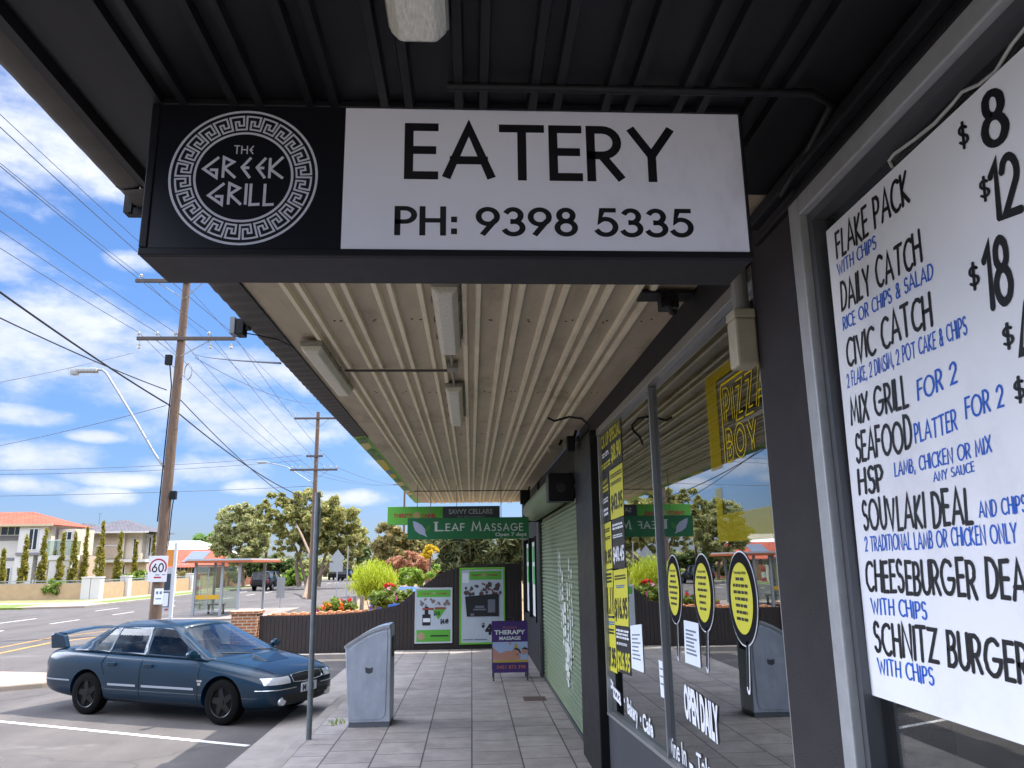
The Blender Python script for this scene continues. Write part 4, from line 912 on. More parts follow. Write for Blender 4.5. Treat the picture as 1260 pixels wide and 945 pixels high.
def big(t, xl, xr, zb, zt):
    w, h = xr-xl, zt-zb; X = lambda u: xl+u*w; Z = lambda v: zb+v*h
    b = B().rect(OP, U, V, X(.22), Z(.84), X(.93), Z(.955)); part(t, 'lime_band', b, LIME, fix=False)
    b = B(); put(b, font_text('THIRSTY', .04), OP, U, V, X(.27), Z(.89), .045, .2*w, .003); put(b, font_text('CAMEL', .04), OP, U, V, X(.63), Z(.89), .045, .22*w, .003); part(t, 'lettering', b, PR, label='red lettering', fix=False)
    b = B().flat([circle(X(.54), Z(.905), .055, 14)], OP, U, V, .003); part(t, 'round_emblem', b, PT, fix=False)
    b = B().rect(OP, U, V, X(.06), Z(.80), X(.2), Z(.93), .001); part(t, 'small_notice', b, PAPER, fix=False)
    b = B(); g = random.Random(4)
    for i in range(26): b.flat([wob(X(g.uniform(.1, .9)), Z(g.uniform(.64, .79)), g.uniform(.03, .08), 9, i)], OP, U, V, .001+.0004*i)
    part(t, 'printed_picture', b, mat('poster_maroon', '#4b3a3c', .6), fix=False)
    b = B(); g = random.Random(9)
    for i in range(14): b.flat([wob(X(g.uniform(.1, .9)), Z(g.uniform(.64, .8)), g.uniform(.015, .04), 7, i+50)], OP, U, V, .013+.0004*i)
    part(t, 'printed_picture', b, mat('poster_red2', '#7c4440', .6), fix=False)
    b = B().flat([[(X(.16), Z(.36)), (X(.86), Z(.36)), (X(.86), Z(.62)), (X(.12), Z(.62))], [(X(.1), Z(.62)), (X(.8), Z(.655)), (X(.88), Z(.64)), (X(.86), Z(.615))]], OP, U, V, .02); part(t, 'printed_carton', b, PK, fix=False)
    b = B().rect(OP, U, V, X(.62), Z(.41), X(.78), Z(.58), .0215).rect(OP, U, V, X(.24), Z(.37), X(.32), Z(.4), .0215).rect(OP, U, V, X(.3), Z(.44), X(.58), Z(.46), .0215).rect(OP, U, V, X(.34), Z(.47), X(.54), Z(.5), .0215); part(t, 'carton_marks', b, mat('poster_grey', '#6a6f78', .5), fix=False)
    b = B(); put(b, font_text('$', .06), OP, U, V, X(.48), Z(.22), .11, None, .003); put(b, font_text('49', .07, .9), OP, U, V, X(.56), Z(.13), .25, .26*w, .003); put(b, font_text('99', .06), OP, U, V, X(.83), Z(.25), .09, .12*w, .003)
    part(t, 'lettering', b, PK, label='black price', fix=False)
    b = B(); b.rect(OP, U, V, X(.08), Z(.055), X(.3), Z(.068), .003).rect(OP, U, V, X(.32), Z(.055), X(.6), Z(.068), .003); part(t, 'lettering', b, INK, fix=False)
poster((565.5, 699, 622, 792), 'larger lime framed fence poster with dark carton and big price', big, mat('frame_lime', '#69b534', .45), .045)
def small(t, xl, xr, zb, zt):
    w, h = xr-xl, zt-zb; X = lambda u: xl+u*w; Z = lambda v: zb+v*h
    b = B().rect(OP, U, V, X(.05), Z(.83), X(.95), Z(.96)).rect(OP, U, V, X(.05), Z(.03), X(.95), Z(.24)); part(t, 'lime_band', b, LIME, fix=False)
    b = B(); put(b, font_text('THIRSTY', .04), OP, U, V, X(.15), Z(.88), .035, .28*w, .003); put(b, font_text('CAMEL', .04), OP, U, V, X(.6), Z(.88), .035, .26*w, .003); b.rect(OP, U, V, X(.2), Z(.6), X(.5), Z(.635), .012).rect(OP, U, V, X(.53), Z(.61), X(.82), Z(.645), .012); part(t, 'lettering', b, PR, label='red lettering', fix=False)
    b = B().flat([circle(X(.51), Z(.9), .035, 12), wob(X(.18), Z(.13), .11, 12, 3)], OP, U, V, .003); part(t, 'round_emblem', b, PT, fix=False)
    b = B(); g = random.Random(8)
    for i in range(16): b.flat([wob(X(g.uniform(.1, .9)), Z(g.uniform(.68, .8)), g.uniform(.02, .06), 8, i+20)], OP, U, V, .001+.0004*i)
    part(t, 'printed_picture', b, mat('poster_brown', '#7b6c68', .6), fix=False)
    b = B().rect(OP, U, V, X(.2), Z(.32), X(.42), Z(.52), .003).rect(OP, U, V, X(.26), Z(.52), X(.36), Z(.66), .003); part(t, 'printed_bottle', b, PK, fix=False)
    b = B().rect(OP, U, V, X(.22), Z(.38), X(.41), Z(.45), .005); part(t, 'bottle_label', b, PAPER, fix=False)
    b = B().flat([[(X(.48), Z(.6)), (X(.62), Z(.42)), (X(.8), Z(.58)), (X(.76), Z(.63))]], OP, U, V, .002); part(t, 'lime_burst', b, LIME, fix=False)
    b = B(); put(b, font_text('$10', .05), OP, U, V, X(.50), Z(.5), .1, .17*w, .006); put(b, font_text('$4.49', .05), OP, U, V, X(.68), Z(.35), .12, .22*w, .006); b.rect(OP, U, V, X(.42), Z(.12), X(.9), Z(.145), .005)
    part(t, 'lettering', b, PK, label='black price', fix=False)
poster((511, 723.5, 556.5, 791), 'smaller white framed fence poster with a bottle and lime bands', small, mat('frame_white', '#c4c8c8', .5), .03)
# ================================================================== A-FRAME
Y = 15.55
t = thing('sandwich_board', 'purple therapy massage sandwich board standing on the footpath', 'sandwich board', (.75, Y, 0))
AF = mat('frame_black', '#141317', .5); PUR = mat('board_purple', '#3d1a63', .5)
x0, x1, H = .395, 1.085, 1.07
lean = .16
def A(u, v, off=0): return (x0+(x1-x0)*u, Y+lean*v-off*1, H*v)   # front face point
AO, AU_, AV_ = Vector((x0, Y, 0)), Vector((x1-x0, 0, 0)), Vector((0, lean, H))
for sgn, yb in ((1, Y), (-1, Y+.56)):
    for x in (x0+.02, x1-.02): part(t, 'leg', B().tube([(x, yb-.0+.02*sgn, 0), (x, yb+.02*sgn+sgn*lean, H)], .015, 6), AF)
part(t, 'handle', B().tube([(.66, Y+.22, H), (.66, Y+.26, H+.06), (.82, Y+.26, H+.06), (.82, Y+.22, H)], .012, 6), AF)
part(t, 'back_panel', B().add([A(0, .14), A(1, .14), A(1, 1), A(0, 1)], []).add([(x0, Y+.56-.02, .15), (x1, Y+.56-.02, .15), (x1, Y+.42, H), (x0, Y+.42, H), (x0, Y+.57-.02, .15), (x1, Y+.57-.02, .15), (x1, Y+.43, H), (x0, Y+.43, H)], [(0, 1, 2, 3), (4, 7, 6, 5), (0, 4, 5, 1), (3, 2, 6, 7), (0, 3, 7, 4), (1, 5, 6, 2)]), PUR)
pn = B(); z_ = [A(0, .14), A(1, .14), A(1, 1), A(0, 1)]; pn.add(z_+[(p[0], p[1]+.012, p[2]) for p in z_], [(0, 1, 2, 3), (4, 7, 6, 5), (0, 4, 5, 1), (3, 2, 6, 7), (0, 3, 7, 4), (1, 5, 6, 2)])
part(t, 'front_panel', pn, PUR)
def aflat(name, polys, m, off): part(t, name, B().flat(polys, AO, AU_, AV_, off), m, fix=False)
aflat('picture', [[(0.01, .33), (.99, .33), (.99, .655), (.01, .655)]], mat('pic_blue', '#9fb2cf', .5), .003)
aflat('picture', [[(0.01, .31), (.99, .31), (.99, .352), (.01, .352)], [(.6, .52), (.72, .52), (.7, .62), (.64, .63)]], mat('pic_yellow', '#b59a3e', .5), .005)
aflat('picture', [[(.01, .36), (.55, .35), (.78, .36), (.78, .42), (.62, .50), (.40, .505), (.2, .46), (.01, .57)], wob(.66, .47, .13, 14, 1, .62), wob(.9, .49, .09, 12, 2, .7), wob(.5, .63, .04, 8, 4, .7)], mat('pic_skin', '#b98573', .5), .007)
aflat('picture', [[(.58, .52), (.66, .555), (.76, .53), (.8, .47), (.77, .44), (.74, .5), (.66, .525)], [(.82, .53), (.9, .565), (.98, .54), (.98, .51), (.9, .53)], [(.66, .44), (.72, .45), (.72, .435), (.67, .43)]], mat('pic_hair', '#231a1c', .5), .009)
b = B(); 
def atext(b, tp, u0, u1, v, h): polys, w = tp; b.flat([[(u0+(u1-u0)*x/w, v+h*y) for x, y in p] for p in polys], AO, AU_, AV_, .004)
atext(b, font_text('THERAPY', .03), .06, .93, .785, .075); atext(b, font_text('MASSAGE', .03), .2, .8, .69, .06); part(t, 'lettering', b, WHT, fix=False)
b = B(); atext(b, font_text('Aurora', .0), .3, .7, .885, .045); atext(b, font_text('0451 872 398', .02), .12, .92, .205, .06); part(t, 'lettering', b, mat('board_orange', '#a8643c', .5), label='orange lettering', fix=False)
# ================================================================== BIN
ST = mat('bin_steel', '#adb4bf', .4, .5, noise=.2, scale=6, streak=(1, 1, .4))
dirt(ST, '#5f646c', 2.4, .55, .72, .5, (1, 1, .35)); dirt(ST, '#c9cdd2', 14, .68, .72, .4, (.4, 1, 2))
t = thing('street_bin', 'silver street bin with curved sloping hood on the footpath edge', 'bin', (-1.42, 11.55, 0))
def hood(inset=0):
    a = [(-.295+inset, .06), (.285-inset, .06), (.275-inset, 1.30-inset)]
    for i in range(13):
        s = i/12; a.append((.255-inset-(.62-2*inset)*s, 1.345-inset-.275*s**1.7))
    return a
lpart(t, 'shell', B().prism(hood(), 'Y', .02, .56), ST, smooth=25, bevel=.012)
lpart(t, 'base', B().prism([(-.285, 0), (.275, 0), (.275, .0595), (-.285, .0595)], 'Y', .03, .55), mat('bin_base', '#5a5e64', .5))
# door panel on the front, thin proud plate with rounded corner
pl = [(-.262, .10), (.12, .10)]+[(.12+.1*sin(radians(a)), .2-.1*cos(radians(a))) for a in range(10, 91, 16)]+[(.232, 1.20)]+[(.222-(.52)*s, 1.275-.24*s**1.7) for s in [i/8 for i in range(9)]]
lpart(t, 'door', B().prism(pl, 'Y', .008, .0195), ST, bevel=.005)
lpart(t, 'emblem', B().flat([[(-.07, .72), (-.02, .70), (.03, .72), (.035, .79), (-.01, .775), (-.075, .79)]], (0, .006, 0), U, V), mat('emblem_dark', '#3d4147', .5), fix=False)
lpart(t, 'hood_rim', B().strip([(.0, -.03), (-.004, .008), (.58, .008), (.58, -.03)], [(p[0]+(-.012 if i > 10 else 0), p[1]) for i, p in enumerate(hood()[3:])], lambda p, e: (e[0], p[0], e[1]+p[1])), mat('rim_light', '#b8bcc2', .35, .6), smooth=30, fix=False)
lpart(t, 'slot', B().box(.2765, .2865, .14, .44, .9, 1.18), BLK2)
# ================================================================== STEEL POLE
t = thing('sign_pole', 'thin galvanised steel sign pole standing beside the silver bin', 'pole', (-2.11, 10.9, 0))
lpart(t, 'post', B().tube([(0, 0, -.1), (-.02, 0, 3.16)], .036, 12), mat('galvanised', '#6d7478', .45, .6, noise=.2, scale=12), smooth=60)
lpart(t, 'sign_plate', B().box(-.052, -.046, .04, .44, 2.62, 3.12), mat('plate_grey', '#a3a6a6', .4, .5), bevel=.002)
lpart(t, 'cap', B().cyl((-.02, 0, 3.161), (-.02, 0, 3.18), .04, 12), MATS['galvanised'])
# weeds at the pole foot, drain cover
b = B(); rng = random.Random(1)
for i in range(36):
    a = rng.uniform(0, 6.28); r = rng.uniform(0, .14); x, y = -1.93+r*cos(a), 11.9+r*sin(a)*1.6; h = rng.uniform(.03, .09); dx, dy = rng.uniform(-.05, .05), rng.uniform(-.05, .05)
    b.add([(x-.006, y, 0), (x+.006, y, 0), (x+dx, y+dy, h)], [(0, 1, 2)])
structure('weed_grass', b, leafmat('weed_leaf', '#5c7a22', '#7d9632', '#8aa53c'), kind='stuff', fix=False)
single('drain_cover', B().box(.85, 1.22, 13.35, 13.75, -.02, .004), mat('rusty_cover', '#5a463c', .8, noise=.3, scale=10), 'small rusty square cover set in the paving by the shutter', 'drain cover', (1, 13.5, 0))
# ================================================================== VEHICLES
def lerp(a, b, t): return a+(b-a)*t
TYRE = mat('tyre_rubber', '#0c0c0c', .85, spec=.1); RIMB = mat('black_rim', '#17181a', .3, .3, spec=.4); CHROME = mat('chrome', '#c8cace', .2, .9); PLAST = mat('black_plastic', '#161617', .6); CGL = glass('car_glass', (.42, .48, .47), 3.2, .03); INT = mat('car_interior', '#2a2a2c', .8)
LAMP = mat('headlamp_glass', '#c9ccd0', .12, .3, coat=1); REDL = mat('tail_lamp', '#6e1210', .2, coat=1)
def carpaint(name, col, flake=.35):
    m = mat(name, col, .42, flake, coat=.62, noise=.06, scale=3, spec=.15); return m
def make_car(name, label, cat, loc, rz, sc, paint, cfg, group=None, detail=2):
    t = thing(name, label, cat, loc, group, rz); t.scale = (sc, sc, sc)
    ST_ = cfg['stations']; xr, xf, wr = cfg['axles'][0], cfg['axles'][1], cfg['wr']
    def sect(w, zb, zs, zt): return [(0, zb), (w*.80, zb), (w*.965, zb+.07), (w*1.0, lerp(zb, zs, .42)), (w*.992, zs-.12), (w*.945, zs-.015), (w*.80, zt-.012), (w*.42, zt), (0, zt+.008)]
    bm = bmesh.new(); rows = []
    for x, w, zb, zs, zt in ST_:
        h = sect(w, zb, zs, zt); ring = [(x, y, z) for y, z in h]+[(x, -y, z) for y, z in h[-2:0:-1]]
        rows.append([bm.verts.new(p) for p in ring])
    n = len(rows[0])
    for a, b_ in zip(rows, rows[1:]):
        for k in range(n): bm.faces.new((a[k], a[(k+1) % n], b_[(k+1) % n], b_[k]))
    bm.faces.new(rows[0][::-1]); bm.faces.new(rows[-1])
    bmesh.ops.recalc_face_normals(bm, faces=bm.faces)
    me = bpy.data.meshes.new('body'); bm.to_mesh(me); bm.free()
    o = bpy.data.objects.new('tmp', me); COL.objects.link(o)
    sd = o.modifiers.new('s', 'SUBSURF'); sd.levels = sd.render_levels = 2
    cb = B()
    for xx in (xr, xf):
        for sg_ in (-1, 1): cb.cyl((xx, sg_*.56, wr), (xx, sg_*1.3, wr), wr+.055, 28)
    co = mesh_ob('cut', cb, PLAST); bo = o.modifiers.new('b', 'BOOLEAN'); bo.operation = 'DIFFERENCE'; bo.object = co; bo.solver = 'EXACT'
    dg = bpy.context.evaluated_depsgraph_get(); dg.update()
    me2 = bpy.data.meshes.new_from_object(o.evaluated_get(dg)); bpy.data.objects.remove(o); bpy.data.objects.remove(co)
    me2.materials.clear(); me2.materials.append(paint); me2.polygons.foreach_set('use_smooth', [True]*len(me2.polygons)); me2.set_sharp_from_angle(angle=radians(32))
    bo_ = bpy.data.objects.new('body', me2); COL.objects.link(bo_); bo_.parent = t
    bmx = bmesh.new(); bmx.from_mesh(me2); bmesh.ops.triangulate(bmx, faces=bmx.faces); bvh = BVHTree.FromBMesh(bmx); bmx.free()
    def hit(o_, d): r = bvh.ray_cast(Vector(o_), Vector(d)); return r[0]
    def side(x, z, s, off=.004):
        h = hit((x, 3*s, z), (0, -s, 0)); return (h.x, h.y+off*s, h.z) if h else (x, .9*s, z)
    def front(y, z, off=.006, s=1):
        h = hit((5*s, y, z), (-s, 0, 0)); return (h.x+off*s, h.y, h.z) if h else (2.2*s, y, z)
    def topp(x, y, off=.004):
        h = hit((x, y, 4), (0, 0, -1)); return (h.x, h.y, h.z+off) if h else (x, y, 1)
    def patch(fn, us, vs):
        b = B(); P = [fn(u, v) for v in vs for u in us]; k = len(us)
        b.add(P, [(j*k+i, j*k+i+1, (j+1)*k+i+1, (j+1)*k+i) for j in range(len(vs)-1) for i in range(k-1)]); return b
    rg = lambda a, b_, k: [lerp(a, b_, i/k) for i in range(k+1)]
    # greenhouse -----------------------------------------------------
    G = cfg['cols']; zb0, zb1 = cfg['belt']; yb, yt, zt, zc = cfg['yb'], cfg['yt'], cfg['zt'], cfg['zc']
    x0, x1 = G[0][0], G[-1][0]
    def gpnt(i, v, s):
        xb, xt = G[i]; zb = lerp(zb0, zb1, (xb-x0)/(x1-x0)); e = zt-.05*abs((xt-lerp(G[0][1], G[-1][1], .45))/(G[0][1]-G[-1][1]))**2*2
        return (lerp(xb, xt, v), s*(lerp(yb, yt, v)+.012*sin(pi*v)), lerp(zb, e, v))
    V_ = [0, .06, .36, .66, .90, 1.0]; shell = B(); wins = []
    for s in (1, -1):
        for i in range(len(G)-1):
            isw = i in cfg['win']
            if isw: wb = B()
            for j in range(5):
                q = [gpnt(i, V_[j], s), gpnt(i+1, V_[j], s), gpnt(i+1, V_[j+1], s), gpnt(i, V_[j+1], s)]
                if isw and 0 < j < 4: wb.add(q, [(0, 1, 2, 3)])
                else: shell.add(q, [(0, 1, 2, 3)])
            if isw: wins.append((i, s, wb))
    def cross(i, v, bulge, crown):
        a = Vector(gpnt(i, v, 1)); out = []
        for k in range(13):
            c = 1-2*k/12; out.append((a.x+bulge*(1-c*c), a.y*c, a.z+crown*(1-c*c)))
        return out
    def surf(rows): 
        b = B(); n_ = len(rows[0]); b.add([p for r in rows for p in r], [(j*n_+k, j*n_+k+1, (j+1)*n_+k+1, (j+1)*n_+k) for j in range(len(rows)-1) for k in range(n_-1)]); return b
    cr = zc-zt; last = len(G)-1
    fb, rb = cfg['bulge']
    ws = [cross(0, v, fb*(1-.45*v), cr*v) for v in (0, .05, .3, .6, .9)]
    rs = [cross(last, v, -rb*(1-.45*v), cr*v) for v in (0, .05, .3, .6, .9)]
    roof_r = [cross(0, .9, fb*.6, cr*.9)]
    nn = 8
    for k in range(nn+1):
        f = k/nn; a = Vector(gpnt(0, 1, 1)); c = Vector(gpnt(last, 1, 1)); xx = lerp(a.x, c.x, f); zz = lerp(a.z, c.z, f)+(cfg['zt']-min(a.z, c.z))*sin(pi*f)
        row = []
        ys = lerp(a.y, c.y, f)
        # side edge z from the actual columns
        for i in range(len(G)-1):
            p, q = Vector(gpnt(i, 1, 1)), Vector(gpnt(i+1, 1, 1))
            if q.x <= xx <= p.x+1e-6: zz = lerp(p.z, q.z, (p.x-xx)/max(1e-6, p.x-q.x)); ys = lerp(p.y, q.y, (p.x-xx)/max(1e-6, p.x-q.x)); break
        bl = fb*.55*(1-f)**3-rb*.55*f**3
        for m_ in range(13):
            cc = 1-2*m_/12; row.append((xx+bl*(1-cc*cc), ys*cc, zz+cr*(1-cc*cc)))
        roof_r.append(row)
    roof_r.append(cross(last, .9, -rb*.6, cr*.9))
    sh = surf(roof_r); shell.add(sh.v, sh.f)
    for rws in (ws, rs):
        z_ = surf(rws[:2]); shell.add(z_.v, z_.f)
        for a, c in zip(rws[1:], rws[2:]): shell.add([a[0], a[1], c[1], c[0], a[11], a[12], c[12], c[11]], [(0, 1, 2, 3), (4, 5, 6, 7)])
    bmg = lpart(t, 'roof', shell, paint, smooth=35, weld=True)
    md = bmg.modifiers.new('thick', 'SOLIDIFY'); md.thickness = .02; md.offset = -1
    lpart(t, 'windscreen', surf([r[1:12] for r in ws[1:]]), CGL, smooth=60, fix=False); lpart(t, 'rear_window', surf([r[1:12] for r in rs[1:]]), CGL, smooth=60, fix=False)
    for i, s, wb in wins: lpart(t, 'side_window', wb, CGL, smooth=60, fix=False)
    zi = cfg['belt'][0]+.01
    # seats and dash
    b = B()
    for xx in cfg['seats']:
        for yy in (-.38, .38): b.box(xx-.07, xx+.07, yy-.24, yy+.24, zi-.1, zi+.16).box(xx-.05, xx+.05, yy-.12, yy+.12, zi+.17, zi+.33)
    lpart(t, 'seat', b, INT, bevel=.04)
    lpart(t, 'dashboard', B().box(G[0][0]-.35, G[0][0]-.02, -.62, .62, zi-.05, zi+.03), INT, bevel=.02)
    b = B(); fl = [(G[0][0]-.1, -.7), (G[0][0]-.1, .7), (G[-1][0]+.1, .7), (G[-1][0]+.1, -.7)]; b.prism(fl, 'Z', zi-.02, zi+.012); lpart(t, 'cabin_trim', b, INT)
    # wheels
    for xx in (xf, xr):
        for s in (1, -1):
            yo = s*cfg['track']; ty = B().lathe([(wr*.62, yo-s*.10), (wr*.9, yo-s*.11), (wr*.985, yo-s*.085), (wr, yo-s*.05), (wr, yo+s*.05), (wr*.985, yo+s*.085), (wr*.9, yo+s*.105), (wr*.66, yo+s*.10), (wr*.64, yo+s*.07)], (xx, 0, wr), 36, 'Y')
            w_ = bpy.data.objects.new('wheel', None); COL.objects.link(w_); w_.parent = t
            lpart(w_, 'tyre', ty, TYRE, smooth=40)
            b = B().lathe([(0, yo+s*.02), (wr*.6, yo+s*.02), (wr*.645, yo+s*.06), (wr*.66, yo+s*.098), (wr*.62, yo+s*.092), (wr*.6, yo+s*.045)], (xx, 0, wr), 36, 'Y')
            b.lathe([(wr*.6, yo+s*.0), (wr*.6, yo-s*.1)], (xx, 0, wr), 24, 'Y')
            for k in range(5):
                a = 2*pi*k/5+.3; c, s2 = cos(a), sin(a); pa = .5
                r0_, r1_ = wr*.12, wr*.61; w0, w1 = .055, .035
                vs = []
                for yy in (yo+s*.03, yo+s*.085):
                    for r_, ww, sw in ((r0_, w0, 0), (r1_, w1, .045)):
                        for sg_ in (-1, 1): vs.append((xx+r_*c-(sg_*ww+sw)*s2, yy-(0 if r_ == r0_ else s*.01), wr+r_*s2+(sg_*ww+sw)*c))
                b.add(vs, [(0, 1, 3, 2), (4, 6, 7, 5), (0, 4, 5, 1), (2, 3, 7, 6), (0, 2, 6, 4), (1, 5, 7, 3)])
            b.lathe([(0, yo+s*.095), (wr*.14, yo+s*.093), (wr*.17, yo+s*.06)], (xx, 0, wr), 16, 'Y')
            lpart(w_, 'rim', b, cfg.get('rim', RIMB), smooth=35)
    if detail >= 1:
        for s in (1, -1):
            lpart(t, 'headlight', patch(lambda u, v: front(s*u, v, .008), rg(*cfg['hl'][0], 8), rg(*cfg['hl'][1], 4)), LAMP, smooth=60, fix=False)
            lpart(t, 'tail_light', patch(lambda u, v: front(s*u, v, .008, -1), rg(*cfg['tl'][0], 6), rg(*cfg['tl'][1], 5)), REDL, smooth=60, fix=False)
            mx_ = G[0][0]-.18
            m_ = B().lathe([(0, -.05), (.05, -.045), (.075, 0), (.07, .05), (0, .06)], (0, 0, 0), 16, 'X')
            m_.v = [(x+mx_, y*1.3+s*(yb+.15), z*.85+zb0+.09) for x, y, z in m_.v]; m_.box(mx_-.03, mx_+.03, min(s*(yb-.02), s*(yb+.1)), max(s*(yb-.02), s*(yb+.1)), zb0+.03, zb0+.08)
            lpart(t, 'mirror', m_, paint, smooth=40)
        gq = patch(lambda u, v: front(u, v, .006), rg(*cfg['grille'][0], 10), rg(*cfg['grille'][1], 4)); gr = lpart(t, 'grille', gq, PLAST, fix=False)
        b = B()
        (g0, g1), (gz0, gz1) = cfg['grille']
        loop = [(lerp(g0, g1, i/12), gz1-.0+.012*sin(pi*i/12)) for i in range(13)]+[(lerp(g1, g0, i/12), gz0-.02*sin(pi*i/12)) for i in range(13)]; loop.append(loop[0])
        b.tube([front(u, v, .010) for u, v in loop], .010, 6); lpart(gr, 'grille_surround', b, CHROME, smooth=60)
        lpart(t, 'lower_intake', patch(lambda u, v: front(u, v, .005), rg(-.55, .55, 8), rg(cfg['intake'][0], cfg['intake'][1], 3)), PLAST, fix=False)
        pz = cfg['plate']; px = front(0, pz, .02)[0]
        pl_ = lpart(t, 'number_plate', B().box(px-.012, px+.004, -.19, .19, pz-.065, pz+.065), mat('plate_white', '#c9ccd2', .5), bevel=.003)
        if detail >= 2:
            b = B(); put(b, font_text('M', .05), (px+.004, 0, 0), (0, 1, 0), (0, 0, 1), -.16, pz-.04, .08, None, .002); put(b, font_text('J1', .05), (px+.004, 0, 0), (0, 1, 0), (0, 0, 1), .04, pz-.04, .08, None, .002)
            lpart(pl_, 'plate_characters', b, mat('plate_ink', '#2a2f45', .5), fix=False)
            for s in (1, -1):
                f = B().lathe([(0, .0), (.058, 0), (.066, -.03)], (0, 0, 0), 18, 'X'); q = front(s*.56, .33, .012); f.v = [(x+q[0], y*1.25+q[1], z+q[2]) for x, y, z in f.v]; lpart(t, 'fog_light', f, LAMP, smooth=40)
            seam = mat('panel_gap', '#07090c', .8)
            b = B()
            for s in (1, -1):
                for xs in ([(.93, .88), (.95, .55), (.93, .28)], [(-.24, .92), (-.25, .55), (-.24, .27)], [(-1.02, .94), (-1.1, .8), (-1.0, .62)]):
                    pts = []
                    for (a, z0_), (c, z1_) in zip(xs, xs[1:]):
                        for k in range(8): pts.append(side(lerp(a, c, k/8), lerp(z0_, z1_, k/8), s, .001))
                    b.tube(pts, .006, 5)
                pts = [side(lerp(.93, -.98, k/20), .275, s, .001) for k in range(21)]; b.tube(pts, .006, 5)
            for s in (1, -1): b.tube([topp(lerp(2.12, 1.05, k/16), s*lerp(.62, .78, k/16), .001) for k in range(17)], .006, 5)
            b.tube([front(lerp(-.84, .84, k/20), .56+.0*k, .001) for k in range(21)], .005, 5)
            lpart(t, 'door_seam', b, seam, smooth=60)
            b = B()
            for s in (1, -1):
                for xa, xc in ((.88, -.18), (-.30, -.90)):
                    for zz in (.475, .51): pass
                    vs = [side(lerp(xa, xc, k/10), zz, s, .014) for k in range(11) for zz in (.478, .512)]; b.add(vs, [(2*k, 2*k+1, 2*k+3, 2*k+2) for k in range(10)])
            lpart(t, 'side_moulding', b, mat('moulding_grey', '#9aa2ac', .35, .3), fix=False)
            b = B()
            for yy in (-.6, .6): pass
            for k in range(1): b.tube([front(lerp(-.86, -.30, i/8), .50, .008) for i in range(9)], .009, 6).tube([front(lerp(.30, .86, i/8), .50, .008) for i in range(9)], .009, 6)
            lpart(t, 'bumper_strip', b, CHROME, smooth=60)
            b = B()
            for s in (1, -1):
                vs = [side(lerp(-1.78, -2.4, k/8), zz, s, .012) for k in range(9) for zz in (.508, .532)]; b.add(vs, [(2*k, 2*k+1, 2*k+3, 2*k+2) for k in range(8)])
            lpart(t, 'bumper_strip', b, mat('moulding_grey'), fix=False)
            for s in (1, -1):
                for xx in (.02-.1, -.86):
                    h = B(); q = side(xx, .80, s, .0); h.box(q[0]-.09, q[0]+.09, min(q[1]-.01, q[1]+s*.03), max(q[1]-.01, q[1]+s*.03), .775, .83); lpart(t, 'door_handle', h, paint, bevel=.012)
            # badges on the front wing, bonnet scoop, wipers
            b = B()
            for s in (1, -1):
                q0_, q1_ = side(1.02, .60, s, .006), side(.9, .60, s, .006); b.add([side(1.03, .60, s, .006), side(.93, .60, s, .006), side(.93, .63, s, .006), side(1.03, .63, s, .006)], [(0, 1, 2, 3)]).add([side(1.01, .55, s, .006), side(.95, .55, s, .006), side(.95, .59, s, .006), side(1.01, .59, s, .006)], [(0, 1, 2, 3)]).add([side(1.03, .40, s, .006), side(.9, .40, s, .006), side(.9, .43, s, .006), side(1.03, .43, s, .006)], [(0, 1, 2, 3)])
            lpart(t, 'badge', b, CHROME, fix=False)
            sc_ = B(); zz = topp(1.5, 0, 0)[2]
            vs = [topp(1.72, -.26), topp(1.72, .26), topp(1.42, .28), topp(1.42, -.28)]; up_ = [(p[0]-(.03 if i < 2 else -.0), p[1]*.92, p[2]+(.055 if i > 1 else .012)) for i, p in enumerate(vs)]
            sc_.add(vs+up_, [(4, 5, 6, 7), (0, 1, 5, 4), (1, 2, 6, 5), (2, 3, 7, 6), (3, 0, 4, 7)]); lpart(t, 'bonnet_scoop', sc_, paint, bevel=.01)
            q = topp(1.40, 0, .03); lpart(t, 'scoop_vent', B().box(1.395, 1.412, -.22, .22, q[2]-.02, q[2]+.02), PLAST)
            b = B()
            for ya, yc in ((.55, .0), (-.05, -.6)):
                w0 = Vector(cross(0, .02, fb, 0)[6]); pts = []
                for k in range(9):
                    yy = lerp(ya, yc, k/8); c = yy/yb; pts.append((G[0][0]+fb*(1-c*c)+.015-.05*k/8, yy, zb0+.035+.05*k/8))
                b.tube(pts, .010, 6)
            lpart(t, 'wiper', b, PLAST, smooth=60)
            # rear wing
            wg = bpy.data.objects.new('spoiler', None); COL.objects.link(wg); wg.parent = t
            for s in (1, -1):
                pl2 = [(-2.50, .98), (-2.13, 1.0), (-2.22, 1.20), (-2.46, 1.235), (-2.54, 1.20)]; b = B().prism(pl2, 'Y', s*.70-.045, s*.70+.045); lpart(wg, 'end_plate', b, paint, bevel=.02)
            b = B(); sec = [(-2.52, 1.205), (-2.45, 1.24), (-2.28, 1.232), (-2.20, 1.21), (-2.30, 1.195)]
            ys_ = [-.66, -.4, 0, .4, .66]; vs = [(x, y, z+.055*(1-(y/.66)**2)) for y in ys_ for x, z in sec]; n_ = 5
            b.add(vs, [(i*n_+k, i*n_+(k+1) % n_, (i+1)*n_+(k+1) % n_, (i+1)*n_+k) for i in range(4) for k in range(n_)]+[tuple(range(5)), tuple(range(20, 25))]); lpart(wg, 'blade', b, paint, smooth=50)
    return t
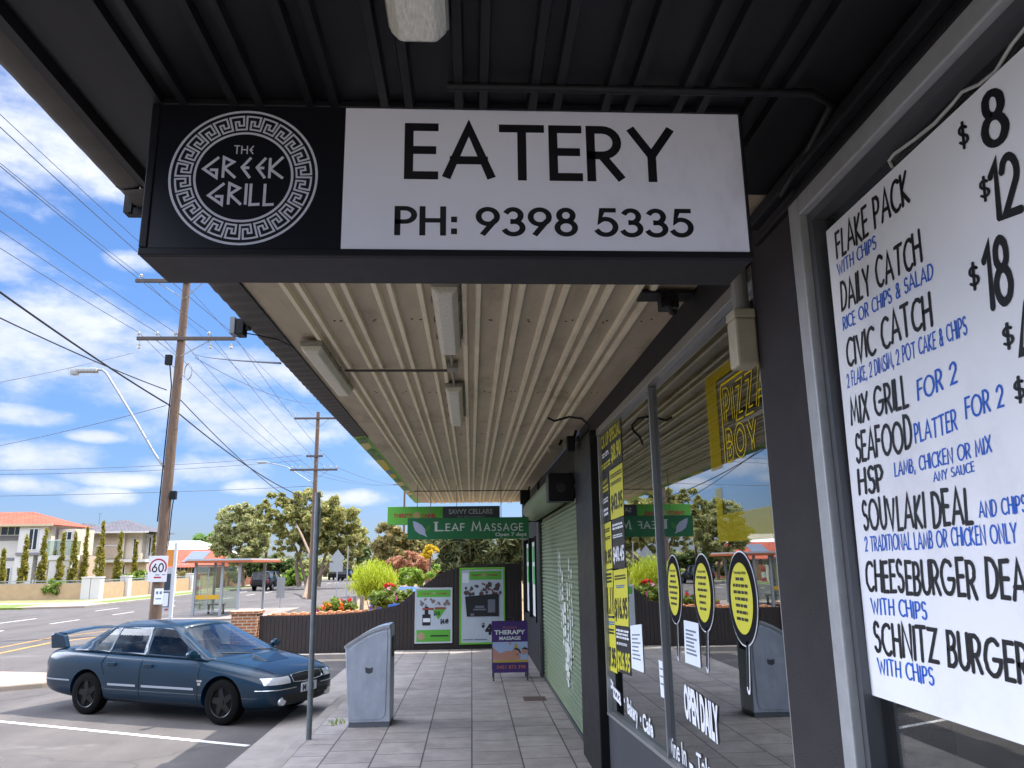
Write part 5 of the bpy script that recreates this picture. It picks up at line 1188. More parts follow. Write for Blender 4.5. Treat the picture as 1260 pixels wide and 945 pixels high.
SED = dict(stations=[(2.30, .50, .36, .56, .60), (2.24, .74, .24, .64, .69), (2.06, .86, .20, .71, .765), (1.7, .915, .185, .785, .845), (1.2, .93, .18, .855, .915), (.95, .93, .18, .885, .95), (.5, .93, .18, .91, .955), (-.5, .93, .18, .935, .97), (-1.3, .93, .19, .96, .99), (-1.85, .915, .21, .975, 1.02), (-2.25, .88, .25, .965, 1.02), (-2.47, .83, .29, .93, .985), (-2.56, .70, .36, .86, .90)],
    axles=(-1.395, 1.395), wr=.325, track=.80, cols=[(1.02, .10), (.88, .02), (-.19, -.27), (-.29, -.36), (-1.00, -.98), (-1.05, -1.02), (-1.42, -1.12), (-1.82, -1.24)], win=(1, 3, 5), belt=(.905, .985), yb=.835, yt=.60, zt=1.375, zc=1.435, bulge=(.20, .16),
    seats=(-.1, -.95), hl=((.42, .81), (.575, .675)), tl=((.42, .80), (.72, .90)), grille=((-.36, .36), (.585, .68)), intake=(.28, .42), plate=.475)
NAVY = carpaint('navy_teal_paint', '#052436', .0)
rwp = atZ(105, 879, RZ); ang = radians(-25); d = Vector((cos(ang), sin(ang), 0)); rr_ = ray(272, 890); rr_.z = 0
# where the line of near side wheels meets the sight line of the front wheel
wb = (rr_.x*rwp.y-rr_.y*rwp.x)/(rr_.y*d.x-rr_.x*d.y)
fwp = rwp+d*wb; scl = wb/2.79
nrm = Vector((-d.y, d.x, 0)); ctr = (fwp+rwp)/2+nrm*(.86*scl)
CAR = make_car('parked_sedan', 'dark teal blue sedan with black wheels and tall rear spoiler in the parking bay', 'car', (ctr.x, ctr.y, RZ), ang, scl, NAVY, SED)
SUVC = dict(stations=[(2.2, .6, .45, .8, .86), (2.1, .82, .35, .9, 1.0), (1.7, .92, .33, 1.0, 1.08), (1.0, .94, .33, 1.05, 1.12), (.4, .94, .33, 1.06, 1.12), (-1, .94, .33, 1.08, 1.13), (-2.0, .93, .36, 1.08, 1.13), (-2.3, .90, .45, 1.06, 1.12), (-2.38, .8, .52, 1.0, 1.05)],
    axles=(-1.4, 1.4), wr=.38, track=.80, cols=[(.95, .25), (.82, .17), (-.1, -.15), (-.2, -.24), (-1.05, -1.08), (-1.15, -1.18), (-2.0, -2.0), (-2.28, -2.12)], win=(1, 3, 5), belt=(1.07, 1.09), yb=.86, yt=.70, zt=1.68, zc=1.74, bulge=(.14, .05), seats=(-.1, -1.0),
    hl=((.5, .8), (.8, .92)), tl=((.66, .88), (.7, 1.02)), grille=((-.4, .4), (.74, .9)), intake=(.45, .6), plate=.62, rim=mat('silver_rim', '#8b8f94', .35, .7))
p = atZ(330, 727, RZ)
SUV = make_car('parked_wagon', 'black four wheel drive wagon parked across the main road', 'car', (-19.8, 79, RZ), radians(84), 1.06, carpaint('black_car_paint', '#14171c', .2), SUVC, detail=1)
c1 = make_car('parked_hatchback', 'dark car far up the road beneath the big tree', 'car', (-18.5, 118, RZ), radians(86), 1.0, MATS['black_car_paint'], SUVC, 'distant cars up the road', detail=0)
c2 = copy_tree(c1); c2.location = (-21.5, 128, RZ); c2['label'] = 'farther dark car beside the road below the big tree crown'
BLUE = carpaint('sky_blue_paint', '#3c63b5', .3)
make_car('parked_hatchback', 'light blue car whose roof shows over the fence by the flowers', 'car', (-2.55, 32.5, RZ+.02), radians(78), 1.0, BLUE, SED, detail=1)
# ================================================================== BUS SHELTER
GAL = mat('shelter_grey', '#9a9ea0', .5, .3); ORG_ = mat('rust_orange', '#a8562c', .6, noise=.15, scale=3)
SH0 = Vector((-13.0, 38.2, -.05))
t = thing('bus_shelter', 'bus shelter with glass panels and flat orange edged roof by the main road', 'bus shelter', tuple(SH0))
W_, D_ = 2.6, 1.5; HS = 2.42
for x, y in ((0, 0), (1.25, 0), (2.05, -.0), (0, D_*1.9), (2.2, D_*2.6)): lpart(t, 'post', B().box(x-.06, x+.06, y-.06, y+.06, 0, HS), GAL, bevel=.008)
rp = [(-.35, -.5), (2.75, -.45), (2.95, D_*2.6+.3), (-.15, D_*2.6+.3)]
rf = lpart(t, 'roof', B().prism(rp, 'Z', HS+.001, HS+.10), ORG_); lpart(rf, 'roof_sheet', B().prism([(a+.08*(1 if a < 1 else -1), b_) for a, b_ in rp], 'Z', HS+.101, HS+.18), mat('roof_zinc', '#b4b7b8', .5, .3))
PG = glass('shelter_glass', (.80, .86, .82), 3, .08)
for x0_, x1_ in ((.07, 1.18), (1.32, 1.98)): lpart(t, 'glass_panel', B().box(x0_, x1_, -.01, .01, .25, HS-.15), PG)
lpart(t, 'glass_panel', B().box(-.01, .01, .07, D_*1.9-.07, .25, HS-.15), PG)
lpart(t, 'yellow_band', B().box(.07, 1.18, -.018, -.0105, .75, .95), mat('safety_yellow', '#c79a22', .6))
lpart(t, 'rail', B().box(.07, 1.18, -.02, .02, HS-.149, HS-.1).box(.07, 1.18, -.02, .02, .2, .249).box(.6, .63, -.02, -.011, .25, HS-.15), GAL)
lpart(t, 'bench', B().box(.15, 1.0, D_*.9, D_*.9+.4, .42, .47).box(.2, .25, D_*.9+.1, D_*.9+.3, 0, .42).box(.9, .95, D_*.9+.1, D_*.9+.3, 0, .42), mat('bench_wood', '#6b4a32', .7), bevel=.01)
# small rectangular sign back
p = atY(345, 735, 44); t = thing('street_sign', 'small pale rectangular sign on a post beyond the bus shelter', 'street sign', (p.x, 44, RZ))
lpart(t, 'post', B().cyl((0, 0, 0), (0, 0, 1.75), .03, 8), GAL); lpart(t, 'plate', B().box(-.22, .22, -.035, -.03, .62, 1.72), mat('plate_grey'))
# timetable stand
p = atY(203, 700, 31.6); t = thing('timetable_stand', 'tall bus stop timetable stand with orange top behind the wooden pole', 'bus stop sign', (p.x+.0, 31.6, RZ))
zz = lambda py: atY(205, py, 31.6).z-RZ
xx = lambda px: atY(px, 700, 31.6).x-p.x
lpart(t, 'post', B().box(xx(213), xx(216.5), -.06, .06, 0, zz(668)), mat('white_steel', '#c9ccce', .4), bevel=.005)
lpart(t, 'orange_flag', B().box(xx(199), xx(212.8), -.04, .04, zz(697), zz(676)), mat('flag_orange', '#d98a34', .5)); lpart(t, 'panel', B().box(xx(198), xx(212.8), -.03, .03, zz(752), zz(698)), mat('panel_silver', '#b5bac0', .4))
pn_ = B(); 
for a, c in ((726, 706), (747, 728)): pn_.box(xx(200), xx(211.5), -.036, -.0305, zz(a), zz(c))
lpart(t, 'notice_case', pn_, mat('case_dark', '#2e3a48', .4)); lpart(t, 'timetable', B().box(xx(201), xx(210.5), -.042, -.0365, zz(746), zz(729.5)), PAPER); lpart(t, 'red_mark', B().box(xx(207), xx(211), -.036, -.0305, zz(751), zz(749)), mat('sign_red2', '#a83a2a', .5))
# ================================================================== POLES
WOOD = mat('weathered_wood', '#6f5a4a', .85, noise=.45, scale=4, streak=(6, 6, .5), bump=.7, bscale=40); WOODG = mat('grey_wood', '#59504a', .85, noise=.3, scale=4, streak=(6, 6, .6))
CER = mat('ceramic', '#b9b2a6', .3)
def power_pole(name, label, x, y, H, arms, lean=(0, 0), r=(.19, .12)):
    t = thing(name, label, 'power pole', (x, y, RZ), 'timber power poles along the main road')
    lpart(t, 'trunk', B().tube([(0, 0, -.5), (lean[0]*.5, 0, H*.5), (lean[0], lean[1], H)], [r[0], (r[0]+r[1])/2, r[1]], 14), WOOD, smooth=60)
    for z, xl, xr, brace, ins in arms:
        cx_ = lean[0]*z/H; a = lpart(t, 'crossarm', B().box(cx_+xl, cx_+xr, -.22, -.1, z-.07, z+.07), WOODG, bevel=.01)
        b = B()
        for s in (xl*.55, xr*.55): b.tube([(cx_+s, -.16, z-.07), (cx_, -.12, z-.75)], .02, 6)
        lpart(a, 'brace', b, GAL)
        b = B()
        for u, up in ins:
            px_ = cx_+u
            if up: b.cyl((px_, -.16, z+.07), (px_, -.16, z+.16), .015, 6).lathe([(.02, .14), (.06, .16), (.05, .2), (.065, .22), (.045, .28), (0, .29)], (px_, -.16, z), 10)
            else: b.cyl((px_, -.16, z-.07), (px_, -.16, z-.2), .012, 6).lathe([(0, -.42), (.06, -.4), (.07, -.34), (.04, -.3), (.06, -.26), (.02, -.2)], (px_, -.16, z), 10)
        lpart(a, 'insulator', b, CER, smooth=50)
    return t
PX, PY = -11.55, 30.0
pole1 = power_pole('power_pole', 'tall weathered timber power pole carrying the 60 speed sign', PX, PY, 13.6, [(13.5, -1.95, 1.25, 1, [(-1.75, True)]), (11.1, -1.65, 2.15, 1, [(-1.6, True), (-.9, True), (-.2, True), (1.1, True), (2.0, True), (-1.55, False), (1.2, False), (2.0, False)])], (.12, 0), (.22, .14))
lpart(pole1, 'switch_box', B().box(-.34, -.1, -.36, -.16, 10.0, 10.4), BLK2, bevel=.02)
lpart(pole1, 'cable_riser', B().tube([(-.17, -.1, 4), (-.13, -.1, 7), (-.09, -.1, 9.2), (-.18, -.2, 10)], .025, 6), BLK2)
bb = B(); 
for k in range(3): bb.tube([(.55+.14*cos(2*pi*i/16), -.2-.03*k, 9.75+.32*sin(2*pi*i/16)) for i in range(17)], .012, 5, cap=False)
lpart(pole1, 'cable_coil', bb, mat('cable_grey', '#9a9c9e', .6))
P2X, P2Y = -11.35, 57.0
power_pole('power_pole', 'second timber power pole rising behind the steel sign pole', P2X, P2Y, 13.4, [(12.9, -1.7, 1.5, 1, [(-1.65, True)]), (9.1, -1.8, 1.6, 1, [(-1.7, True), (-1.1, True), (-.5, True), (.6, True), (1.1, True), (1.5, True)]), (10.1, -.7, .5, 1, [(-.6, True), (.45, True)])], (0, 0), (.2, .13))
power_pole('power_pole', 'third timber power pole half hidden by gum foliage above the bus shelter', -23.0, 90, 8.0, [], (0, 0), (.17, .12))
p3 = atY(502, 560, 110); power_pole('power_pole', 'distant timber power pole peeping above the bottle shop sign', -9.4, 110, 13.8, [(13.2, -1.6, 1.4, 1, [(-1.5, True), (1.3, True)])], (0, 0), (.2, .13))
# street lamp on the pole
t = thing('street_lamp', 'street lamp on a long angled bracket fixed to the timber power pole', 'street lamp', (PX, PY, RZ))
lp = [atY(x, y, 30) for x, y in ((203, 577), (190, 558), (164, 513), (140, 474), (131, 459), (126, 455), (118, 455))]
part(t, 'bracket_arm', B().tube(lp, .045, 10), GAL, smooth=60)
q = atY(96, 456, 30); part(t, 'lamp_housing', B().box(q.x-.05, q.x+.75, 29.85, 30.15, q.z-.08, q.z+.09), mat('lamp_grey', '#a5a8a6', .5), bevel=.05)
part(t, 'lamp_glass', B().lathe([(0, -.2), (.14, -.17), (.2, -.05), (.2, 0)], (q.x-.12, 30, q.z-.0), 16).box(q.x-.32, q.x+.0, 29.87, 30.13, q.z+.001, q.z+.10), mat('lamp_lens', '#b9bdbf', .25), smooth=40)
p = atY(214, 609, 30); t = thing('pole_camera', 'small black box fixed to the side of the timber pole', 'box', tuple(p)); lpart(t, 'housing', B().box(-.10, .13, -.2, 0, -.18, .14), BLK2, bevel=.02); lpart(t, 'bracket', B().box(-.16, -.101, -.12, -.06, -.1, .0), BLK2)
bb = B().tube([(0, 0, -.18), (-.03, 0, -.6), (-.05, .0, -2)], .02, 6); lpart(t, 'cable', bb, BLK2)
# speed sign
p = atY(194.5, 700, 29.7); H2 = atY(194, 684, 29.7).z-atY(194, 717, 29.7).z
t = thing('speed_sign', 'white speed limit sign with red ring reading 60 on the timber pole', 'road sign', (p.x, 29.68, p.z))
hw = (atY(207, 700, 29.68).x-atY(183.5, 700, 29.68).x)/2; hh = (atY(194, 684.5, 29.68).z-atY(194, 716.5, 29.68).z)/2
lpart(t, 'plate', B().prism([(-hw, -hh), (hw, -hh), (hw, hh), (-hw, hh)], 'Y', 0, .012), mat('sign_face', '#d3d3d8', .5), bevel=.01)
OZ = Vector((0, -.002, 0))
lpart(t, 'red_ring', B().flat(ribbon([(hw*.86*cos(2*pi*k/48), hh*.10+hw*.86*sin(2*pi*k/48)) for k in range(-4, 29)], hw*.16), OZ, U, V), mat('ring_red', '#a02530', .5), fix=False)
b = B(); put(b, stroke_text('60', .17, .25), OZ, U, V, 0, -hh*.22, hh*.62, hw*1.12, .001, center=True); lpart(t, 'lettering', b, mat('sign_ink', '#15151a', .5), fix=False)
b = B().rect(OZ, U, V, -hw*.35, -hh*.72, hw*.4, -hh*.6); lpart(t, 'red_mark', b, MATS['ring_red'], fix=False); b = B().rect(OZ, U, V, -hw*.2, -hh*.5, hw*.2, -hh*.42).rect(OZ, U, V, hw*.5, -hh*.48, hw*.85, -hh*.42); lpart(t, 'small_print', b, INK, fix=False)
p = atY(194.5, 734, 29.7); t = thing('pole_notice', 'small white notice pinned on the timber pole below the 60 sign', 'notice', (p.x, 29.74, p.z)); lpart(t, 'plate', B().box(-.16, .16, 0, .01, -.28, .28), PAPER, bevel=.004); lpart(t, 'print', B().rect((0, -.002, 0), U, V, -.1, .08, -.02, .18).rect((0, -.002, 0), U, V, .03, .08, .11, .18).rect((0, -.002, 0), U, V, -.1, -.1, .1, -.06), INK, fix=False)
# diamond sign (back) and other far road furniture
t = thing('road_sign', 'grey diamond sign back over a square plate on the road edge', 'road sign', (-9.6, 52, RZ)); p = atY(415.5, 688, 52)
lpart(t, 'post', B().cyl((p.x+9.6, 0, -.0), (p.x+9.6, 0, 2.95), .035, 8), GAL); xo = p.x+9.6
hz = atY(415, 687, 52).z-RZ; s_ = .46
lpart(t, 'diamond_plate', B().prism([(xo, hz-s_*1.25), (xo+s_, hz), (xo, hz+s_*1.25), (xo-s_, hz)], 'Y', -.05, -.04), mat('plate_grey')); hz2 = atY(413, 698, 52).z-RZ
lpart(t, 'lower_plate', B().box(xo-s_*1.1, xo+s_*.75, -.038, -.03, hz2-.28, hz2+.3), mat('plate_grey'))
for px_, Yd, zt_, lab in ((427.5, 56, 673, 'slim grey pole standing behind the diamond sign'), ): 
    p = atY(px_, 700, Yd); single('slim_pole', B().cyl((p.x, Yd, RZ), (p.x, Yd, atY(px_, zt_, Yd).z), .04, 8).cyl((p.x, Yd, atY(px_, zt_, Yd).z), (p.x, Yd, atY(px_, zt_, Yd).z+.06), .055, 8), GAL, lab, 'pole', (p.x, Yd, RZ))
p = atY(244, 712, 78); t = thing('fire_hydrant', 'red and white hydrant post on the far grass verge', 'hydrant', (p.x, 78, -.03)); lpart(t, 'post', B().lathe([(.2, 0), (.2, .95), (.17, 1.0)], n=14), mat('hydrant_white', '#cfcfcf', .5)); lpart(t, 'top', B().lathe([(.24, 1.001), (.26, 1.3), (.2, 1.5), (0, 1.6)], n=14), mat('hydrant_red', '#a82c30', .5)); lpart(t, 'base', B().lathe([(.26, 0), (.26, .35), (.21, .4)], n=14), MATS['hydrant_red'])
p = atY(324, 570, 70); t = thing('street_lamp', 'far street lamp head on the second power pole', 'street lamp', (P2X, P2Y, RZ)); q = atY(323, 569, 57); part(t, 'lamp_housing', B().box(q.x-.35, q.x+.35, 56.8, 57.1, q.z-.07, q.z+.08), MATS['lamp_grey'], bevel=.04); part(t, 'bracket_arm', B().tube([(q.x+.35, 57, q.z), (q.x+1.8, 57, q.z-.35), (P2X-.1, 57, q.z-1.6)], .035, 6), GAL)
# ================================================================== WIRES
WIRE = mat('wire_grey', '#50555f', .6); WIREB = mat('wire_black', '#17181b', .6)
def wire(p, q, sag, r, label, m=WIRE, n=24):
    p, q = Vector(p), Vector(q); pts = []
    for i in range(n+1):
        f = i/n; v = p.lerp(q, f); v.z -= sag*4*f*(1-f); pts.append(v)
    return single('overhead_wire', B().tube(pts, r, 5), m, label, 'overhead wire', tuple(p), 'overhead wires along the main road', smooth=80)
Z1 = RZ+11.1+.25; ZT = RZ+13.5+.2
nm = ['outermost', 'second', 'third', 'fourth', 'innermost']
for i, u in enumerate((-1.6, -.9, -.2, 1.1, 2.0)):
    wire((PX+.1+u, 30-.16, Z1), (PX-.1+u*1.05, 0, Z1+.1), .35, .011, f'{nm[i]} low voltage wire running from the speed sign pole crossarm towards the viewer')
    u2 = (-1.7, -1.1, -.5, .6, 1.5)[i]; wire((PX+.1+u, 29.84, Z1), (P2X+u2, P2Y-.16, RZ+9.35), .35, .011, f'{nm[i]} low voltage wire between the two nearest timber poles')
for u, l in ((-1.75, 'outer'), (-.3, 'middle'), (1.15, 'inner')):
    wire((PX+.12+u, 29.84, ZT), (PX+u, 0, ZT+.1), .3, .010, f'{l} high voltage wire from the top crossarm towards the viewer'); wire((PX+.12+u, 29.84, ZT), (P2X+u*.95, P2Y, RZ+13.15), .3, .010, f'{l} high voltage wire between the tops of the two nearest poles')
pp = lambda px, py, Y: tuple(atY(px, py, Y))
wire(pp(206, 497, 30), pp(-60, 316, 17), .1, .030, 'thick black cable sloping down to the pole from the upper left', WIREB); wire(pp(206, 497, 30), pp(388, 617, 57), .5, .028, 'thick black cable sloping from the near pole down to the second pole', WIREB)
wire(pp(205, 480, 30), pp(-60, 362, 18), .1, .020, 'grey cable below the thick black cable', WIREB); wire(pp(222, 492, 30), pp(388, 632, 57), .5, .020, 'grey cable running low from the near pole to the second pole', WIREB)
wire(pp(236, 435, 30), pp(345, 447, 5.6), .05, .008, 'service wire from the pole crossarm to the awning edge', WIREB); wire(pp(240, 440, 30), pp(395, 497, 57), .5, .013, 'pale looping service wire between the two poles')
wire(pp(165, 434, 30), pp(-40, 478, 22), .05, .010, 'service wire crossing behind the street lamp to the far left'); wire(pp(204, 499, 30), pp(-40, 556, 40), .1, .014, 'service wire dropping gently left below the street lamp')
wire(pp(-40, 579, 45), pp(372, 560, 57), .25, .016, 'upper of three level wires crossing low behind the near pole'); wire(pp(-40, 584, 45), pp(372, 566, 57), .25, .016, 'middle of three level wires crossing low behind the near pole'); wire(pp(-40, 611, 45), pp(385, 598, 57), .1, .016, 'lowest level wire crossing just above the house roofs')
for i, (a, b_) in enumerate((((-1.7), -1.5), ((-.5), -.5), ((1.5), 1.3))):
    wire((P2X+a, P2Y, RZ+9.3), (-9.4+b_, 110, RZ+13.3), .6, .014, f'{("outer", "middle", "inner")[i]} wire running from the second pole towards the distant pole')
# ================================================================== HOUSES
import numpy as np
STU = mat('white_stucco', '#cdc9c5', .85, noise=.06, scale=1); CRM = mat('cream_render', '#cdc0aa', .85, noise=.1, scale=1.2); TAN = mat('tan_brick', '#b8a48e', .85, noise=.15, scale=6)
GRY = mat('grey_band', '#7d7a7f', .8); WIN = mat('window_dark', '#20262b', .08, coat=.5); WFR = mat('window_frame', '#d0d0cd', .5)
def tiles(name, c1, c2): return grid_mat(name, c1, c2, .35, .3, .02, '#3a2c28', axes='XY', rough=.8, bump=.6, noise_s=1)
TERRA = tiles('terracotta_tile', '#c0583a', '#a84a30'); SLATE = tiles('slate_tile', '#5f5e66', '#53525a')
def hip(b, x0, x1, y0, y1, z0, zr, over=.5, rl=.35):
    x0 -= over; x1 += over; y0 -= over; y1 += over
    if x1-x0 > y1-y0: h = (y1-y0)/2; r0, r1 = (x0+h, (y0+y1)/2), (x1-h, (y0+y1)/2)
    else: h = (x1-x0)/2; r0, r1 = ((x0+x1)/2, y0+h), ((x0+x1)/2, y1-h)
    vs = [(x0, y0, z0), (x1, y0, z0), (x1, y1, z0), (x0, y1, z0), (*r0, zr), (*r1, zr)]
    if x1-x0 > y1-y0: fs = [(0, 1, 5, 4), (2, 3, 4, 5), (1, 2, 5), (3, 0, 4)]
    else: fs = [(0, 1, 4), (1, 2, 5, 4), (2, 3, 5), (3, 0, 4, 5)]
    b.add(vs, fs+[(3, 2, 1, 0)]); return b
def window(t, x0, x1, z0, z1, y, n=2, side=None):
    """window on a y-facing wall (towards -Y); side: x of an x-facing wall, with x0,x1 as its y range"""
    f = B(); p = B(); w = .07
    def bx(b, a0, a1, d0, d1, c0, c1):
        if side is None: b.box(a0, a1, y-d1, y-d0, c0, c1)
        else: b.box(side+d0, side+d1, a0, a1, c0, c1)
    bx(f, x0, x1, .004, .06, z0, z0+w); bx(f, x0, x1, .004, .06, z1-w, z1)
    for i in range(n+1):
        c = lerp(x0, x1-w, i/n); bx(f, c, c+w, .004, .055, z0+w+.001, z1-w-.001)
    bx(p, x0+.01, x1-.01, .005, .03, z0+.01, z1-.01)
    wn = part(t, 'window', f, WFR); part(wn, 'pane', p, WIN, top=t)
GZ = -.05
def X(px, Y): return atY(px, 700, Y).x
def Z(py, Y, px=100): return atY(px, py, Y).z
# house 1: orange roof, white and cream two storey
Y1 = 70; t = thing('two_storey_house', 'white two storey house with orange tiled hip roof and columns', 'house', (X(45, Y1), Y1, GZ))
xa, xb = X(-90, Y1), X(60, Y1); ze = Z(646, Y1); zm = Z(687, Y1)
part(t, 'wall', B().box(xa, xb, Y1, Y1+5, GZ, ze), STU)
part(t, 'wall', B().box(X(28, Y1), X(60, Y1), Y1-1.2, Y1-.01, zm+.5, ze-.0), STU, label='projecting white upper bay')
part(t, 'wall', B().box(X(24, Y1), X(28, Y1), Y1-.5, Y1-.005, zm-.2, ze-.01).box(X(60, Y1)+.01, X(63, Y1), Y1-.6, Y1-.005, zm+.3, ze-.01), CRM, label='cream upper wall strips')
part(t, 'band', B().box(xa, X(25, Y1), Y1-.06, Y1-.004, ze-1.25, ze-.85).box(xa, X(25, Y1), Y1-.06, Y1-.004, zm-.1, zm+.12).box(X(27, Y1), X(62, Y1), Y1-1.28, Y1-1.2001, zm+.3, zm+.52), GRY)
window(t, X(-5, Y1), X(22, Y1), ze-.84, ze-.05, Y1, 3); window(t, X(40, Y1), X(52, Y1), zm+.7, ze-.3, Y1-1.2, 2); window(t, X(8, Y1), X(14, Y1), GZ+1, GZ+2.4, Y1, 1); window(t, X(35, Y1), X(40, Y1), GZ+.3, GZ+2.5, Y1, 1); part(t, 'wall', B().box(X(63.1, Y1), X(84, Y1), Y1+.5, Y1+4, zm+.3, ze-.3), CRM, label='cream wall set back above the balcony'); window(t, X(68, Y1), X(81, Y1), ze-1.3, ze-.5, Y1+.5, 2)
for px in (30, 44, 58): part(t, 'column', B().box(X(px, Y1)-.28, X(px, Y1)+.28, Y1-1.15, Y1-.6, GZ, zm+.29), STU)
rf = part(t, 'roof', hip(B(), xa, X(61, Y1), Y1-.8, Y1+5.5, ze, Z(629, Y1+2), .6), TERRA)
part(rf, 'gutter', B().box(xa, X(61, Y1)+.6, Y1-1.52, Y1-1.405, ze-.12, ze+.05), mat('gutter_cream', '#c3b091', .6), top=t)
part(t, 'downpipe', B().cyl((X(26, Y1), Y1-.56, zm), (X(26, Y1), Y1-.56, ze), .06, 8), MATS['gutter_cream'])
# balcony wing
part(t, 'balcony', B().box(X(64, Y1), X(101, Y1), Y1-2.2, Y1-.61, zm-.15, zm+.25), STU)
bl = part(t, 'balustrade', B().box(X(64.5, Y1), X(100.5, Y1), Y1-2.15, Y1-2.12, zm+.251, zm+1.45).box(X(100.5, Y1)-.03, X(100.5, Y1), Y1-2.11, Y1-.62, zm+.251, zm+1.45), glass('balcony_glass', (.72, .82, .78), 2.2, .2))
part(bl, 'handrail', B().box(X(64, Y1), X(101, Y1), Y1-2.18, Y1-2.1, zm+1.451, zm+1.52), WFR, top=t)
for px in (80, 97): part(t, 'column', B().box(X(px, Y1)-.3, X(px, Y1)+.3, Y1-2.1, Y1-1.5, GZ, zm-.151), STU)
part(t, 'wall', B().box(xb+.01, X(101, Y1), Y1+.3, Y1+4, GZ, zm+.2), TAN, label='tan lower wing wall')
# house 2: grey roof
Y2 = 79; t = thing('two_storey_house', 'tan two storey house with dark grey hip roof and white eaves', 'house', (X(140, Y2), Y2, GZ))
ze = Z(655.5, Y2); zm = Z(692, Y2); xa, xb = X(90, Y2), X(172, Y2)
part(t, 'wall', B().box(xa, xb, Y2, Y2+5, GZ, ze), CRM); part(t, 'wall', B().box(X(118, Y2), X(152, Y2), Y2-.3, Y2-.005, zm+.3, ze-.01), TAN, label='tan brick panel')
part(t, 'wall', B().box(xb+.005, X(182, Y2), Y2+1, Y2+3, GZ, ze-.2), STU, label='white side wall')
part(t, 'string_course', B().box(X(118, Y2), X(152, Y2), Y2-.36, Y2-.301, zm+1.5, zm+1.62), STU)
part(t, 'verandah_roof', B().box(X(103, Y2), X(187, Y2), Y2-1.8, Y2-.301, zm-.05, zm+.22), mat('verandah_white', '#cbc8c3', .6))
part(t, 'garage_wall', B().box(X(100, Y2), X(186, Y2), Y2-1.2, Y2-.302, GZ, zm-.051), TAN)
window(t, X(161, Y2), X(166, Y2), zm+.6, ze-.6, Y2, 1); window(t, X(175, Y2), X(179, Y2), zm+.5, ze-.4, Y2+1, 1); window(t, X(104, Y2), X(111, Y2), zm+.5, ze-.3, Y2, 2); window(t, X(157, Y2), X(161, Y2), GZ+.9, GZ+2.6, Y2-1.2, 1); window(t, X(127, Y2), X(137, Y2), zm-1.1, zm-.5, Y2-1.2, 2)
rf = part(t, 'roof', hip(B(), xa, X(176, Y2), Y2-.5, Y2+5.5, ze, Z(640, Y2+2), .7), SLATE)
part(rf, 'gutter', B().box(xa-.7, X(176, Y2)+.7, Y2-1.32, Y2-1.205, ze-.12, ze+.06), STU, top=t)
part(rf, 'side_roof', hip(B(), X(74, Y2), X(96, Y2), Y2+1, Y2+5, ze-.2, Z(642, Y2+3)-.2, .5), SLATE, top=t)
part(t, 'downpipe', B().cyl((X(151.5, Y2), Y2-.4, zm), (X(151.5, Y2), Y2-.4, ze), .06, 8), STU)
part(rf, 'aerial', B().cyl((X(116, Y2+3), Y2+3, Z(645, Y2+3)), (X(116, Y2+3), Y2+3, Z(632, Y2+3)), .03, 6).box(X(113.5, Y2+3), X(118, Y2+3), Y2+2.98, Y2+3.02, Z(632.5, Y2+3), Z(632, Y2+3)), GRY, top=t)
part(t, 'side_fence', B().box(X(98, Y2), X(138, Y2), Y2-3.2, Y2-3.1, GZ, GZ+2.3), mat('khaki_fence', '#9a8d5f', .8))
# house 3: orange brick with solar panels; house 4: white roof
Y3 = 100; t = thing('brick_house', 'low orange brick house with solar panels on its tiled gable roof', 'house', (X(225, Y3), Y3, GZ))
xa, xb = X(205, Y3), X(258, Y3); ze = Z(698, Y3, 230); zr = Z(679, Y3, 230)
part(t, 'wall', B().box(xa, xb, Y3, Y3+10, GZ, ze), BRK)
vs = [(xa-.8, Y3-1, ze), (xb+.8, Y3-1, ze), (xb+.8, Y3+11, ze), (xa-.8, Y3+11, ze), (xa-.8, Y3+5, zr+.4), (xb+.8, Y3+5, zr+.4)]
rf = part(t, 'roof', B().add(vs, [(0, 1, 5, 4), (2, 3, 4, 5), (0, 4, 3), (1, 2, 5), (3, 2, 1, 0)]), TERRA)
f = lambda u, v, o=.06: (lerp(xa, xb, u), lerp(Y3-1, Y3+5, v)-.05, lerp(ze, zr+.4, v)+o)
part(rf, 'solar_panel', B().add([f(.3, .25), f(.75, .25), f(.75, .85), f(.3, .85)], [(0, 1, 2, 3)]), mat('solar', '#77808f', .3, .2), top=t, fix=False)
part(t, 'verandah_post', B().box(X(247, Y3)-.15, X(247, Y3)+.15, Y3-.9, Y3-.6, GZ, ze), BRK); window(t, X(217, Y3), X(232, Y3), GZ+1, GZ+2.6, Y3, 3); window(t, X(236, Y3), X(244, Y3), GZ+.2, GZ+2.5, Y3, 1)
Y4 = 125; t = thing('white_roofed_house', 'house with plain white metal roof behind the orange brick house', 'house', (X(228, Y4), Y4, GZ)); ze = Z(684, Y4, 230); zr = Z(664, Y4, 230); xa, xb = X(190, Y4), X(268, Y4)
part(t, 'wall', B().box(xa, xb, Y4, Y4+12, GZ, ze), TAN); vs = [(xa-1, Y4-1, ze), (xb+1, Y4-1, ze), (xb+1, Y4+13, ze), (xa-1, Y4+13, ze), (xa-1, Y4+6, zr), (xb-5, Y4+6, zr)]
rf = part(t, 'roof', B().add(vs, [(0, 1, 5, 4), (2, 3, 4, 5), (0, 4, 3), (1, 2, 5), (3, 2, 1, 0)]), mat('white_roof', '#d6d4d0', .6, noise=.06, scale=1)); window(t, X(238, Y4), X(250, Y4), ze-1.5, ze-.3, Y4, 2)
